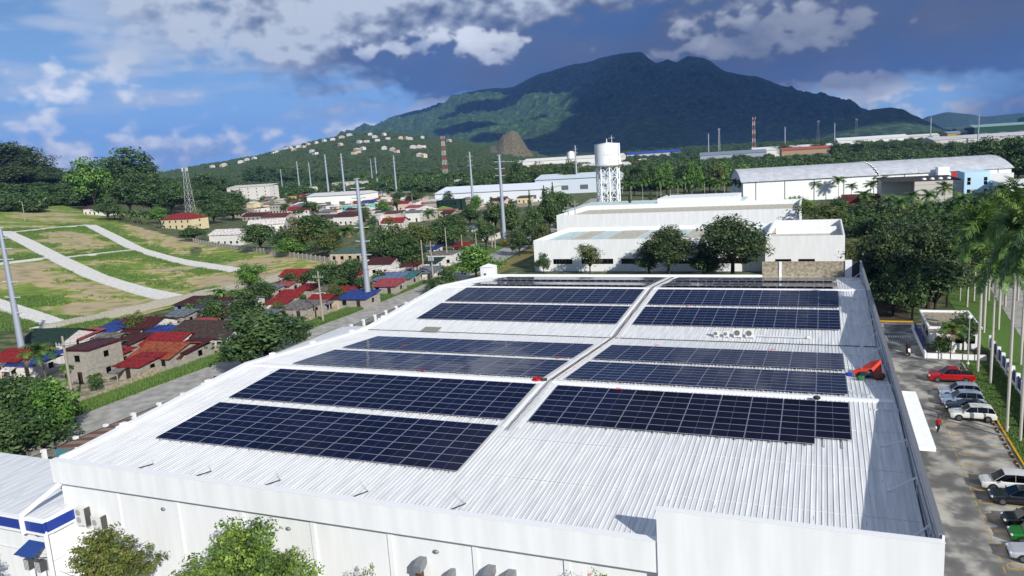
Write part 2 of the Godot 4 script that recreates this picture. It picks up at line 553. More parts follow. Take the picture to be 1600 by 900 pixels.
func land() -> void:
	var soil := mat("soil", Color(1, 1, 1), 0.95, 0.0, ramp_tex("soil", 31, 0.02, [[0.0, Color(0.16, 0.22, 0.10)], [0.4, Color(0.22, 0.30, 0.13)], [0.6, Color(0.33, 0.36, 0.19)], [0.8, Color(0.46, 0.42, 0.30)], [1.0, Color(0.52, 0.47, 0.36)]]), 0.02)
	var b := MB.new()
	var rings: Array[float] = [0.0]
	var rr := 12.0
	while rr < 420.0:
		rings.append(rr)
		rr += 7.0
	while rr < 13000.0:
		rings.append(rr)
		rr *= 1.06
	var na := 180
	for j in rings.size() - 1:
		for i in na:
			var q: Array[Vector3] = []
			for k in [[i, j], [i, j + 1], [i + 1, j + 1], [i + 1, j]]:
				var a: float = TAU * k[0] / na
				var r: float = rings[k[1]]
				q.append(G(sin(a) * r, -cos(a) * r))
			b.quad(q[0], q[1], q[2], q[3])
	structure("ground", b.mesh(soil), "green and brown open ground")
	# the field of cleared lots with its own turf and bare earth
	var fx0 := -545.0
	var fz0 := -425.0
	var fw := 395.0
	var fd := 330.0
	var n := 420
	var fn := FastNoiseLite.new()
	fn.seed = 77
	fn.frequency = 0.022
	fn.fractal_octaves = 5
	var fn2 := FastNoiseLite.new()
	fn2.seed = 78
	fn2.frequency = 0.16
	fn2.fractal_octaves = 4
	var data := PackedByteArray()
	data.resize(n * n * 3)
	var segs: Array = []
	for rd in ROADS:
		for k in rd.size() - 2:
			segs.append([Vector2(rd[k][0], rd[k][1]), Vector2(rd[k + 1][0], rd[k + 1][1])])
	for j in n:
		for i in n:
			var p := Vector2(fx0 + fw * i / n, fz0 + fd * j / n)
			var d := 99.0
			for s in segs:
				d = minf(d, seg_dist(p, s[0], s[1]))
			var f1 := fn.get_noise_2d(p.x, p.y)
			var f2 := fn2.get_noise_2d(p.x, p.y)
			var grass := smoothstep(-0.10, 0.20, f1 * 1.3 + f2 * 0.8 + 0.55 - clampf((d - 3.5) / 9.0, 0.0, 1.0) * 0.64)
			if p.x < -372.0 - (p.y + 297.0) * 0.36 * signf(p.y + 297.0) * signf(p.y + 297.0):
				grass = smoothstep(-0.25, 0.15, f1 * 1.2 + f2 * 0.6 + 0.08)
			var dirt := Color(0.67, 0.61, 0.47).lerp(Color(0.74, 0.65, 0.46), clampf(0.5 + f1 * 1.4, 0, 1)).lerp(Color(0.44, 0.40, 0.28), clampf(f2 * 1.2, 0, 1))
			var gr := Color(0.30, 0.43, 0.10).lerp(Color(0.50, 0.56, 0.18), clampf(0.5 + f2 * 1.3, 0, 1))
			var c := dirt.lerp(gr, grass)
			var o := (j * n + i) * 3
			data[o] = c.r8; data[o + 1] = c.g8; data[o + 2] = c.b8
	var ft := ImageTexture.create_from_image(Image.create_from_data(n, n, false, Image.FORMAT_RGB8, data))
	var fm := StandardMaterial3D.new()
	fm.albedo_texture = ft
	fm.roughness = 0.95
	var fb := MB.new()
	var cells := 90
	var corner := func(i: int, j: int) -> Vector3:
		var x := fx0 + fw * i / cells
		var z := fz0 + fd * j / cells
		return G(x, z, 0.12)
	for j in cells:
		for i in cells:
			var cx := fx0 + fw * (i + 0.5) / cells
			var cz := fz0 + fd * (j + 0.5) / cells
			# the lots end at the boundary walls
			var s1 := (cx + 273.0) * (-213.0 + 274.0) - (cz + 274.0) * (-150.0 + 273.0)
			if s1 > 0.0 or cx > -150.0 + clampf((-cz - 150.0) * 0.0, 0, 9) or (cz > -118.0 and cx > -176.0):
				continue
			fb.quad(corner.call(i, j), corner.call(i + 1, j), corner.call(i + 1, j + 1), corner.call(i, j + 1))
			for k in [[i, j], [i + 1, j], [i + 1, j + 1], [i, j], [i + 1, j + 1], [i, j + 1]]:
				fb.uv.append(Vector2(float(k[0]) / cells, float(k[1]) / cells))
	structure("field", fb.mesh(fm), "cleared building lots of patchy grass and bare earth")
	var conc := mat("concrete_road", Color(0.92, 0.905, 0.87), 0.9, 0.0, noise_tex("conc", 41, 0.02, 0.82, 1.0), 0.06)
	for rd in ROADS:
		structure("road", strip(rd.slice(0, rd.size() - 1), rd[-1], 0.3, conc), "pale concrete lane between the grass lots")
	# grass standing on the lots and the verge
	var greens := [Color(0.06, 0.13, 0.02), Color(0.09, 0.18, 0.03), Color(0.14, 0.21, 0.05), Color(0.05, 0.10, 0.02)]
	var tm := tuft_mesh(0.55, greens)
	var xs: Array = []
	var r := RandomNumberGenerator.new()
	r.seed = 9
	while xs.size() < 9000:
		var rd: Array = ROADS[r.randi() % ROADS.size()]
		var k := r.randi() % (rd.size() - 2)
		var p := Vector2(rd[k][0], rd[k][1]).lerp(Vector2(rd[k + 1][0], rd[k + 1][1]), r.randf())
		var dv := (Vector2(rd[k + 1][0], rd[k + 1][1]) - Vector2(rd[k][0], rd[k][1])).normalized().orthogonal()
		var side := 1.0 if r.randf() < 0.5 else -1.0
		var off: float = rd[-1] * 0.5 + 0.4 + absf(r.randfn(0, 5.0))
		var q := p + dv * side * off
		if q.x > -148.0 or fn.get_noise_2d(q.x, q.y) < -0.12:
			continue
		var ok := true
		for rd2 in ROADS:
			for kk in rd2.size() - 2:
				if seg_dist(q, Vector2(rd2[kk][0], rd2[kk][1]), Vector2(rd2[kk + 1][0], rd2[kk + 1][1])) < rd2[-1] * 0.5 + 0.3:
					ok = false
		if ok:
			xs.append(Transform3D(Basis(Vector3.UP, r.randf() * TAU).scaled(Vector3.ONE * r.randf_range(0.6, 1.5)), G(q.x, q.y, 0.1)))
	scatter("grass", tm, xs, "coarse green grass edging the lanes and lots", "grass")
	# street on the road side of the hall
	var street := mat("street", Color(0.70, 0.69, 0.66), 0.9, 0.0, noise_tex("street", 43, 0.015, 0.74, 1.0), 0.05)
	structure("road", strip([[-93, -20], [-93, -90], [-91.5, -140], [-94, -200], [-102, -270], [-118, -380], [-135, -480]], 8.6, 0.03, street), "grey concrete street running past the hall")
	var verge := mat("verge", Color(1, 1, 1), 0.95, 0.0, ramp_tex("verge", 45, 0.03, [[0.0, Color(0.20, 0.33, 0.08)], [0.5, Color(0.28, 0.42, 0.11)], [1.0, Color(0.42, 0.48, 0.20)]]), 0.2)
	structure("verge", strip([[-99.6, -40], [-99.4, -90], [-98, -140], [-100.5, -200], [-108.5, -270]], 4.4, 0.06, verge), "grass verge between the street and the houses")
	structure("verge", strip([[-84.5, -100], [-83.5, -140], [-86, -200], [-92, -270]], 6.0, 0.06, mat("dry_verge", Color(1, 1, 1), 0.95, 0.0, ramp_tex("dryv", 46, 0.03, [[0.0, Color(0.28, 0.32, 0.12)], [0.5, Color(0.44, 0.42, 0.22)], [1.0, Color(0.56, 0.48, 0.30)]]), 0.15)), "dry grass strip beside the hall")
	xs = []
	for i in 9000:
		var z := r.randf_range(-210, -60)
		var cx := lerpf(-99.5, -98.0, clampf((-z - 90.0) / 50.0, 0, 1)) if z > -140 else lerpf(-98.0, -100.5, (-z - 140.0) / 60.0)
		xs.append(Transform3D(Basis(Vector3.UP, r.randf() * TAU).scaled(Vector3(0.8, r.randf_range(0.5, 1.5), 0.8)), Vector3(cx + r.randf_range(-2.2, 2.1), 0.05, z)))
	scatter("grass", tm, xs, "tall bright grass along the street verge", "grass")
	# trodden ground between the houses
	var lanes := mat("trodden", Color(1, 1, 1), 0.95, 0.0, ramp_tex("trodden", 49, 0.03, [[0.0, Color(0.34, 0.36, 0.22)], [0.4, Color(0.52, 0.48, 0.40)], [0.7, Color(0.66, 0.62, 0.55)], [1.0, Color(0.58, 0.55, 0.50)]]), 0.03)
	structure("town_ground", strip([[-200, -385], [-330, -490], [-480, -600]], 170.0, 0.12, lanes), "trodden pale ground between the old town houses")
	structure("yard_ground", strip([[-119, -76], [-119, -140], [-120, -205]], 33.0, 0.05, lanes), "trodden pale ground between the roadside houses")
	# parking lot and its lawn
	var asphalt := mat("lot", Color(1, 1, 1), 0.85, 0.0, ramp_tex("lot", 47, 0.012, [[0.0, Color(0.30, 0.30, 0.30)], [0.42, Color(0.40, 0.395, 0.385)], [0.55, Color(0.52, 0.51, 0.49)], [0.75, Color(0.63, 0.615, 0.58)], [1.0, Color(0.68, 0.66, 0.61)]]), 0.045)
	structure("parking_lot", sheet(5.9, 18.2, -142.0, -20.0, 0.02, asphalt), "stained concrete parking lot beside the hall")
	structure("road", sheet(-140.0, 5.9, -142.0, -131.0, 0.024, asphalt), "service lane behind the hall")
	structure("yard", sheet(-90.0, 5.9, -131.0, -8.0, 0.016, mat("yard", Color(0.60, 0.585, 0.55), 0.9, 0.0, noise_tex("conc", 41, 0.02, 0.82, 1.0), 0.08)), "pale concrete yard round the hall")
	structure("lawn", sheet(18.35, 22.4, -118.0, -20.0, 0.05, verge), "mown lawn strip under the palms")
	structure("lawn", sheet(22.4, 60.0, -190.0, -20.0, 0.045, verge), "lawn beyond the blue fence")
	xs = []
	for i in 5000:
		xs.append(Transform3D(Basis(Vector3.UP, r.randf() * TAU).scaled(Vector3(0.7, r.randf_range(0.15, 0.4), 0.7)), Vector3(r.randf_range(18.5, 22.2), 0.05, r.randf_range(-117, -50))))
	scatter("grass", tm, xs, "short mown grass under the palms", "grass")
	structure("road", strip([[30, -20], [31, -120], [36, -190], [60, -290], [95, -400]], 7.0, 0.07, street), "street beyond the blue fence")
	structure("ground_bed", sheet(-12.0, 14.5, -178.0, -142.6, 0.03, mat("litter", Color(1, 1, 1), 0.95, 0.0, ramp_tex("litter", 48, 0.03, [[0.0, Color(0.16, 0.12, 0.08)], [0.5, Color(0.26, 0.20, 0.13)], [1.0, Color(0.24, 0.28, 0.12)]]), 0.12)), "leaf strewn earth under the big trees")
	var yel := mat("yellow_paint", Color(0.80, 0.60, 0.08), 0.7)
	var kb := MB.new()
	kb.box2(Vector3(9.0, 0, -142.9), Vector3(14.6, 0.16, -142.5))
	single("kerb", kb.mesh(yel), "yellow painted kerb under the big trees", "kerb")
	kb = MB.new()
	kb.box2(Vector3(18.2, 0, -96.5), Vector3(18.36, 0.16, -50.0))
	single("kerb", kb.mesh(yel), "yellow painted kerb along the palm lawn", "kerb")
	kb = MB.new()
	kb.box2(Vector3(18.2, 0, -117.9), Vector3(18.36, 0.16, -96.6))
	single("kerb", kb.mesh(mat("kerb_grey", Color(0.62, 0.61, 0.58), 0.9)), "plain concrete kerb behind the parked row", "kerb")
	# bay lines and worn number circles
	var worn := mat("worn_paint", Color(0.66, 0.52, 0.20), 0.85)
	var li := MB.new()
	for i in 15:
		li.box2(Vector3(13.2, 0.022, -100.0 + i * 2.75 - 0.05), Vector3(17.9, 0.026, -100.0 + i * 2.75 + 0.05))
	structure("bay_line", li.mesh(worn), "worn yellow bay lines of the parking lot")
	li = MB.new()
	for i in 26:
		li.box2(Vector3(12.75, 0.022, -100.0 + i * 1.6), Vector3(12.85, 0.026, -99.1 + i * 1.6))
	structure("lane_line", li.mesh(worn), "dashed yellow line along the parking bays")
	for i in 14:
		li = MB.new()
		var o := Vector3(13.6, 0.024, -97.6 + i * 2.75)
		for k in 18:
			var a0 := TAU * k / 18
			var a1 := TAU * (k + 1) / 18
			li.quad(o + Vector3(cos(a0), 0, sin(a0)) * 0.42, o + Vector3(cos(a0), 0, sin(a0)) * 0.52, o + Vector3(cos(a1), 0, sin(a1)) * 0.52, o + Vector3(cos(a1), 0, sin(a1)) * 0.42)
		structure("bay_mark", li.mesh(worn), "worn yellow circle painted in a parking bay")
	li = MB.new()
	for i in 11:
		li.box2(Vector3(9.7 + i * 0.34, 0.024, -132.8), Vector3(9.88 + i * 0.34, 0.028, -131.4))
	structure("crossing", li.mesh(mat("white_paint", Color(0.78, 0.78, 0.76), 0.8)), "white striped pedestrian crossing by the guard house")
	for i in 18:
		var ws := MB.new()
		ws.box(Vector3.ZERO, Vector3(0.16, 0.12, 0.62))
		ws.box(Vector3(0, 0, 0.9), Vector3(0.16, 0.12, 0.62))
		var o := thing("wheel_stop", "black and yellow wheel stop at the head of a parking bay", "wheel stop", Vector3(17.75, 0.085, -94.0 + i * 2.3), "wheel stops of the parking lot")
		bit(o, "block", ws, mat("black_rubber", Color(0.05, 0.05, 0.05), 0.8))
		ws = MB.new()
		ws.box(Vector3(0, 0, 0.45), Vector3(0.17, 0.125, 0.28))
		bit(o, "stripe", ws, yel)

# ---------------------------------------------------------------- the hall
const SEG := [[-5.2, -0.385], [17.9, 1.326], [41.0, -0.385], [64.1, 1.326], [83.5, -0.323]]
func roof_y(d: float) -> float:
	for i in SEG.size() - 1:
		if d <= SEG[i + 1][0]:
			return lerpf(SEG[i][1], SEG[i + 1][1], (d - SEG[i][0]) / (SEG[i + 1][0] - SEG[i][0]))
	return SEG[-1][1]

func hall() -> void:
	var white := mat("hall_white", Color(0.915, 0.92, 0.92), 0.75, 0.0, noise_tex("wall_grime", 51, 0.008, 0.945, 1.0), 0.12)
	var roofm := mat("roof_sheet", Color(0.905, 0.91, 0.91), 0.5, 0.0, noise_tex("roof_grime", 52, 0.012, 0.82, 1.02, 5), 0.06)
	# rain and dust streaks run down the slope of the sheets
	roofm.uv1_scale = Vector3(0.35, 0.35, 0.022)
	white.uv1_scale = Vector3(0.22, 0.03, 0.22)
	var cap := mat("roof_cap", Color(0.92, 0.92, 0.915), 0.5)
	var galv := mat("galvanised", Color(0.52, 0.53, 0.54), 0.5, 0.4)
	var dark := mat("gutter_dark", Color(0.20, 0.20, 0.21), 0.7)
	var t := thing("solar_hall", "huge white industrial hall with ribbed metal roof carrying solar panels", "hall", W(26.5, -10.5, 37))
	var org := t.position
	var R := func(x: float, y: float, d: float) -> Vector3:
		return W(x, y, d) - org
	# ribbed roof sheets, one part per slope
	for i in 4:
		var d0: float = SEG[i][0] + (0.2 if i == 2 else 0.0)
		var d1: float = SEG[i + 1][0] - (0.2 if i == 1 else 0.0)
		var y0 := roof_y(d0)
		var y1 := roof_y(d1)
		var b := MB.new()
		var x := -5.0
		while x < 58.1:
			var prof := [[0.0, 0.0], [0.25, 0.0], [0.265, 0.042], [0.30, 0.042], [0.33, 0.0]]
			for k in 4:
				b.quad(R.call(x + prof[k][0], y0 + prof[k][1], d0), R.call(x + prof[k][0], y1 + prof[k][1], d1), R.call(x + prof[k + 1][0], y1 + prof[k + 1][1], d1), R.call(x + prof[k + 1][0], y0 + prof[k + 1][1], d0))
			x += 0.33
		bit(t, "roof_slope", b, roofm)
		# end laps of the sheets
		var dl := d0 + 5.5 + i * 0.7
		while dl < d1 - 2.0:
			b = MB.new()
			b.bar(R.call(-4.95, roof_y(dl) + 0.012, dl), R.call(58.2, roof_y(dl) + 0.012, dl), 0.05, 0.03)
			bit(t, "sheet_lap", b, mat("lap", Color(0.80, 0.80, 0.79), 0.6))
			dl += 5.9
		# the sheets' underside closes the roof
		b = MB.new()
		b.quad(R.call(-5.0, y0 - 0.06, d0), R.call(58.3, y0 - 0.06, d0), R.call(58.3, y1 - 0.06, d1), R.call(-5.0, y1 - 0.06, d1))
		bit(t, "roof_lining", b, galv)
	for k in [1, 3]:
		var d: float = SEG[k][0]
		var y: float = SEG[k][1]
		var b := MB.new()
		for s in [-1.0, 1.0]:
			var dd: float = 0.42
			var yy := roof_y(d + s * dd)
			b.quad(R.call(-5.05, y + 0.11, d), R.call(58.2, y + 0.11, d), R.call(58.2, yy + 0.075, d + s * dd), R.call(-5.05, yy + 0.075, d + s * dd))
			b.quad(R.call(-5.05, yy + 0.075, d + s * dd), R.call(58.2, yy + 0.075, d + s * dd), R.call(58.2, yy + 0.0, d + s * dd), R.call(-5.05, yy + 0.0, d + s * dd))
		bit(t, "ridge_cap", b, cap)
	var vb := MB.new()
	vb.box2(R.call(-5.0, -0.9, 40.78), R.call(58.2, -0.82, 41.22))
	vb.box2(R.call(-5.0, -0.9, 40.76), R.call(58.2, -0.40, 40.8))
	vb.box2(R.call(-5.0, -0.9, 41.2), R.call(58.2, -0.40, 41.24))
	bit(t, "valley_gutter", vb, dark)
	# long walls
	var wl := MB.new()
	wl.box2(R.call(-5.35, -10.5, -4.9), R.call(-5.05, 0.05, 83.50))
	bit(t, "side_wall", wl, white)
	wl = MB.new()
	wl.box2(R.call(58.3, -10.5, -4.9), R.call(58.5, -0.45, 83.50))
	bit(t, "side_wall", wl, white)
	wl = MB.new()
	wl.box2(R.call(-5.35, -10.5, 83.52), R.call(58.5, -0.38, 83.80))
	bit(t, "rear_wall", wl, white)
	wl = MB.new()
	wl.box2(R.call(-5.36, -0.37, 83.40), R.call(43.9, 0.0, 83.85))
	bit(t, "rear_coping", wl, cap)
	# road-side eave gutter, stepped along the gables
	for i in 4:
		var g2 := MB.new()
		var a: Vector3 = R.call(-5.25, SEG[i][1] + 0.06, SEG[i][0])
		var c: Vector3 = R.call(-5.25, SEG[i + 1][1] + 0.06, SEG[i + 1][0])
		g2.bar(a, c, 0.75, 0.3)
		bit(t, "verge_flashing", g2, cap)
	for d in [1.5, 12.0, 22.0, 29.5, 38.0, 46.0]:
		var br := MB.new()
		br.box(R.call(-5.3, roof_y(d) + 0.36, d), Vector3(0.5, 0.22, 0.5))
		br.box(R.call(-5.9, roof_y(d) + 0.0, d), Vector3(0.5, 0.2, 0.4))
		bit(t, "downpipe_head", br, cap)
	# front: fascia over recessed wall panels between pilasters
	var fb := MB.new()
	fb.box2(R.call(-5.4, -1.95, -5.75), R.call(44.3, -0.02, -5.25))
	bit(t, "fascia", fb, white)
	var fl := MB.new()
	fl.box2(R.call(-5.4, -0.02, -5.78), R.call(44.3, 0.015, -5.2))
	bit(t, "fascia_flashing", fl, cap)
	var xs := [-5.4, 0.9, 7.2, 13.5, 19.8, 26.1, 32.4, 38.6, 44.3]
	for i in 8:
		var p := MB.new()
		p.box2(R.call(xs[i] + 0.03, -10.5, -5.15), R.call(xs[i + 1] - 0.03, -1.9, -4.95))
		bit(t, "wall_panel", p, white)
		if i > 0:
			p = MB.new()
			p.box2(R.call(xs[i] - 0.17, -10.5, -5.25), R.call(xs[i] + 0.17, -1.95, -4.96))
			bit(t, "pilaster", p, white)
	var backing := MB.new()
	backing.box2(R.call(-5.3, -10.5, -4.94), R.call(44.2, -0.5, -4.86))
	bit(t, "wall_lining", backing, galv)
	# raised front parapet
	var rp := MB.new()
	rp.box2(R.call(44.32, -10.5, -5.85), R.call(58.62, 2.02, -5.5))
	rp.box2(R.call(44.32, -10.5, -5.5), R.call(44.62, -0.4, -4.9))
	bit(t, "front_parapet", rp, white)
	rp = MB.new()
	rp.box2(R.call(44.3, 2.02, -5.88), R.call(58.64, 2.06, -5.47))
	bit(t, "parapet_coping", rp, cap)
	# parapet of corrugated sheet along the parking side, with rails and braces
	var side := mat("parapet_sheet", Color(0.905, 0.91, 0.91), 0.55, 0.0, noise_tex("roof_grime", 52, 0.012, 0.82, 1.02, 5), 0.2)
	var pb := MB.new()
	var dd := -5.4
	while dd < 83.50:
		var zz := 0.0
		pb.quad(R.call(58.45, -0.5, dd), R.call(58.45, 2.2, dd), R.call(58.45, 2.2, dd + 0.12), R.call(58.45, -0.5, dd + 0.12))
		pb.quad(R.call(58.45, -0.5, dd + 0.12), R.call(58.45, 2.2, dd + 0.12), R.call(58.52, 2.2, dd + 0.18), R.call(58.52, -0.5, dd + 0.18))
		pb.quad(R.call(58.52, -0.5, dd + 0.18), R.call(58.52, 2.2, dd + 0.18), R.call(58.52, 2.2, dd + 0.24), R.call(58.52, -0.5, dd + 0.24))
		pb.quad(R.call(58.52, -0.5, dd + 0.24), R.call(58.52, 2.2, dd + 0.24), R.call(58.45, 2.2, dd + 0.3), R.call(58.45, -0.5, dd + 0.3))
		dd += 0.3
	bit(t, "parking_parapet", pb, side)
	var cl := MB.new()
	cl.box2(R.call(58.54, -1.2, -5.45), R.call(58.66, 2.24, 83.80))
	bit(t, "parapet_cladding", cl, white)
	var cp := MB.new()
	cp.box2(R.call(58.36, 2.24, -5.4), R.call(58.68, 2.3, 83.80))
	bit(t, "parapet_coping", cp, galv)
	cp = MB.new()
	cp.tube(R.call(58.33, 1.75, -5.3), R.call(58.33, 1.75, 83.40), 0.045, 0.045, 6)
	cp.tube(R.call(58.36, 0.8, -5.3), R.call(58.36, 0.8, 83.40), 0.045, 0.045, 6)
	bit(t, "parapet_rail", cp, galv)
	var k2 := 0
	dd = -2.6
	while dd < 82.90:
		var s := MB.new()
		var ry := roof_y(dd)
		s.bar(R.call(58.38, 1.35, dd), R.call(56.9, ry + 0.06, dd), 0.07, 0.09)
		s.bar(R.call(58.38, 1.35, dd), R.call(58.38, ry - 0.1, dd), 0.08, 0.08)
		s.box(R.call(56.9, ry + 0.05, dd), Vector3(0.35, 0.05, 0.25))
		bit(t, "parapet_brace", s, cap)
		dd += 6.2
		k2 += 1
	var ng := MB.new()
	ng.box2(R.call(57.75, -0.48, -4.9), R.call(58.4, -0.44, 83.40))
	bit(t, "box_gutter", ng, dark)
	# weathered rear parapet
	var tan := mat("stained_render", Color(1, 1, 1), 0.9, 0.0, ramp_tex("stain", 55, 0.02, [[0.0, Color(0.42, 0.38, 0.31)], [0.5, Color(0.58, 0.54, 0.46)], [1.0, Color(0.70, 0.67, 0.60)]]), 0.15)
	var tb := MB.new()
	tb.box2(R.call(43.9, -0.37, 83.40), R.call(56.3, 2.2, 83.75))
	bit(t, "rear_parapet", tb, tan)
	tb = MB.new()
	tb.box2(R.call(46.5, -0.36, 83.25), R.call(46.9, 2.23, 83.39))
	bit(t, "rear_pier", tb, white)
	tb = MB.new()
	tb.box2(R.call(56.32, -0.4, 83.20), R.call(57.3, 2.4, 83.80))
	bit(t, "rear_pier", tb, white)
	tb = MB.new()
	tb.box2(R.call(57.32, -0.4, 83.40), R.call(58.4, 2.15, 83.70))
	bit(t, "rear_infill", tb, dark)
	# canopy on the parking side
	var cn := MB.new()
	cn.box2(Vector3(6.2, 4.0, -90.0) - org, Vector3(9.7, 4.35, -73.6) - org)
	bit(t, "canopy", cn, white)
	cn = MB.new()
	cn.box2(Vector3(7.55, 4.36, -89.8) - org, Vector3(7.75, 4.40, -73.8) - org)
	bit(t, "canopy_drain", cn, dark)
	# wall lamps along the front
	for x in [-47.1, -35.2, -23.3, -12.0]:
		var lp := MB.new()
		lp.ball(Vector3(x, 7.35, -40.5) - org + Vector3(0, 0, 0.14), Vector3(0.24, 0.14, 0.12), 10, 6)
		var wo := bit(t, "wall_lamp", lp, galv)
		wo.set_meta("label", "grey oval bulkhead lamp on the front wall")
	# ventilation cowls on the front wall
	var rust := mat("rusty_duct", Color(0.36, 0.25, 0.19), 0.7, 0.2, noise_tex("wall_grime", 51, 0.008, 0.945, 1.0), 0.5)
	for c in [[-24.3, 6.6, 0.5, 1], [-22.1, 6.1, 0.28, 0], [-19.3, 6.8, 0.5, 0], [-17.9, 6.7, 0.48, 0], [-16.3, 6.4, 0.42, 0]]:
		var v := MB.new()
		var o := Vector3(c[0], c[1], -39.95) - org
		var w: float = c[2]
		v.prism(o + Vector3(-w * 0.5, 0, 0), Vector3(0, 0, 1), Vector3.UP, Vector3(w, 0, 0), PackedVector2Array([Vector2(-0.45, 0.25), Vector2(0.15, 0.25), Vector2(0.5, 0.05), Vector2(0.55, -0.4), Vector2(-0.05, -0.4), Vector2(-0.45, -0.2)]))
		var cow := bit(t, "vent_cowl", v, galv)
		v = MB.new()
		v.box(o + Vector3(0, -1.8, 0.22), Vector3(w * 0.8, 2.75, 0.42))
		bit(t, "vent_duct", v, rust if c[3] else galv)

# ---------------------------------------------------------------- solar arrays
func solar() -> void:
	var alu := mat("panel_frame", Color(0.60, 0.61, 0.67), 0.45, 0.3)
	var rail := mat("rail", Color(0.70, 0.71, 0.72), 0.45, 0.5)
	var glass: Array = []
	for i in 3:
		var g := mat("panel_glass_%d" % i, [Color(0.075, 0.080, 0.165), Color(0.065, 0.070, 0.145), Color(0.085, 0.088, 0.180)][i], 0.055)
		g.metallic_specular = 0.26
		glass.append(g)
	var pw := 2.404
	var ph := 1.116
	var meshes: Array = []
	for i in 3:
		var am := ArrayMesh.new()
		var g := MB.new()
		var hw := 2.384 / 2
		var hh := 1.096 / 2
		# frame ring and the bare strip between the two half-cell fields
		for s in [-1.0, 1.0]:
			g.box(Vector3(0, 0.0, s * (hh - 0.009)), Vector3(2.384, 0.035, 0.018))
			g.box(Vector3(s * (hw - 0.0125), 0.0, 0), Vector3(0.025, 0.035, 1.060))
		g.put(am, alu)
		g = MB.new()
		g.box(Vector3(0, 0.004, 0), Vector3(0.016, 0.02, 1.058))
		g.put(am, mat("panel_backsheet", Color(0.42, 0.43, 0.50), 0.3))
		g = MB.new()
		for s in [-1.0, 1.0]:
			g.box(Vector3(s * 0.588, 0.002, 0), Vector3(1.158, 0.02, 1.058))
		g.put(am, glass[i])
		meshes.append(am)
	var rows := [
		["D", 0.0, 1, 0], ["C", 8.98, 1, 1], ["B2", 18.79, 1, 1], ["B1", 28.07, 1, 1], ["A3", 46.18, 1, 1], ["A2", 55.21, 1, 1], ["A1", 64.9, 1, 1], ["A0", 73.0, 1, 1]]
	var names := {
		"D": "solar array nearest the front fascia",
		"C": "solar array just below the first ridge",
		"B2": "solar array just behind the first ridge",
		"B1": "solar array just before the valley gutter",
		"A3": "solar array just behind the valley gutter",
		"A2": "solar array just before the second ridge",
		"A1": "mirror-like solar array just behind the second ridge",
		"A0": "mirror-like solar array nearest the rear parapet"}
	for r in rows:
		for s in 2:
			if s == 1 and r[3] == 0:
				continue
			var x0 := 0.0 if s == 0 else 30.9
			var cols := 12 if s == 0 else 10
			var d0: float = r[1]
			var d1 := d0 + 7.0 * ph
			var y0 := roof_y(d0)
			var slope := atan((roof_y(d1 - 0.3) - y0) / (d1 - 0.3 - d0))
			var o := thing("solar_array", names[r[0]] + (", street side of cable tray" if s == 0 else ", parking side of cable tray"), "solar panels", W(x0, y0 + 0.17, d0), "rooftop solar arrays")
			o.rotation.x = slope
			var wob := 1.0
			if r[0] in ["A1", "A0"]:
				# these two rest on packed rails that tip them a little further back
				o.position.y += 0.22
				o.rotation.x = -0.112
				wob = 0.35
			for rr in 7:
				for c in cols:
					if r[0] == "C" and s == 1 and c == 9 and rr == 0:
						continue
					var p := MeshInstance3D.new()
					p.name = "panel"
					p.mesh = meshes[rng.randi() % 3]
					p.position = Vector3((c + 0.5) * pw, 0, -(rr + 0.5) * ph)
					p.rotation = Vector3(rng.randfn(0, 0.0025) * wob, 0, rng.randfn(0, 0.0022) * wob)
					o.add_child(p, true)
			for k in cols * 2:
				var b := MB.new()
				var x := (k + 0.5) * pw * 0.5
				b.box(Vector3(x, -0.06, -3.5 * ph), Vector3(0.05, 0.06, 7.0 * ph + 0.36))
				for q in 6:
					b.box(Vector3(x, -0.11, 0.1 - q * 1.57), Vector3(0.1, 0.08, 0.1))
				bit(o, "rail", b, rail)

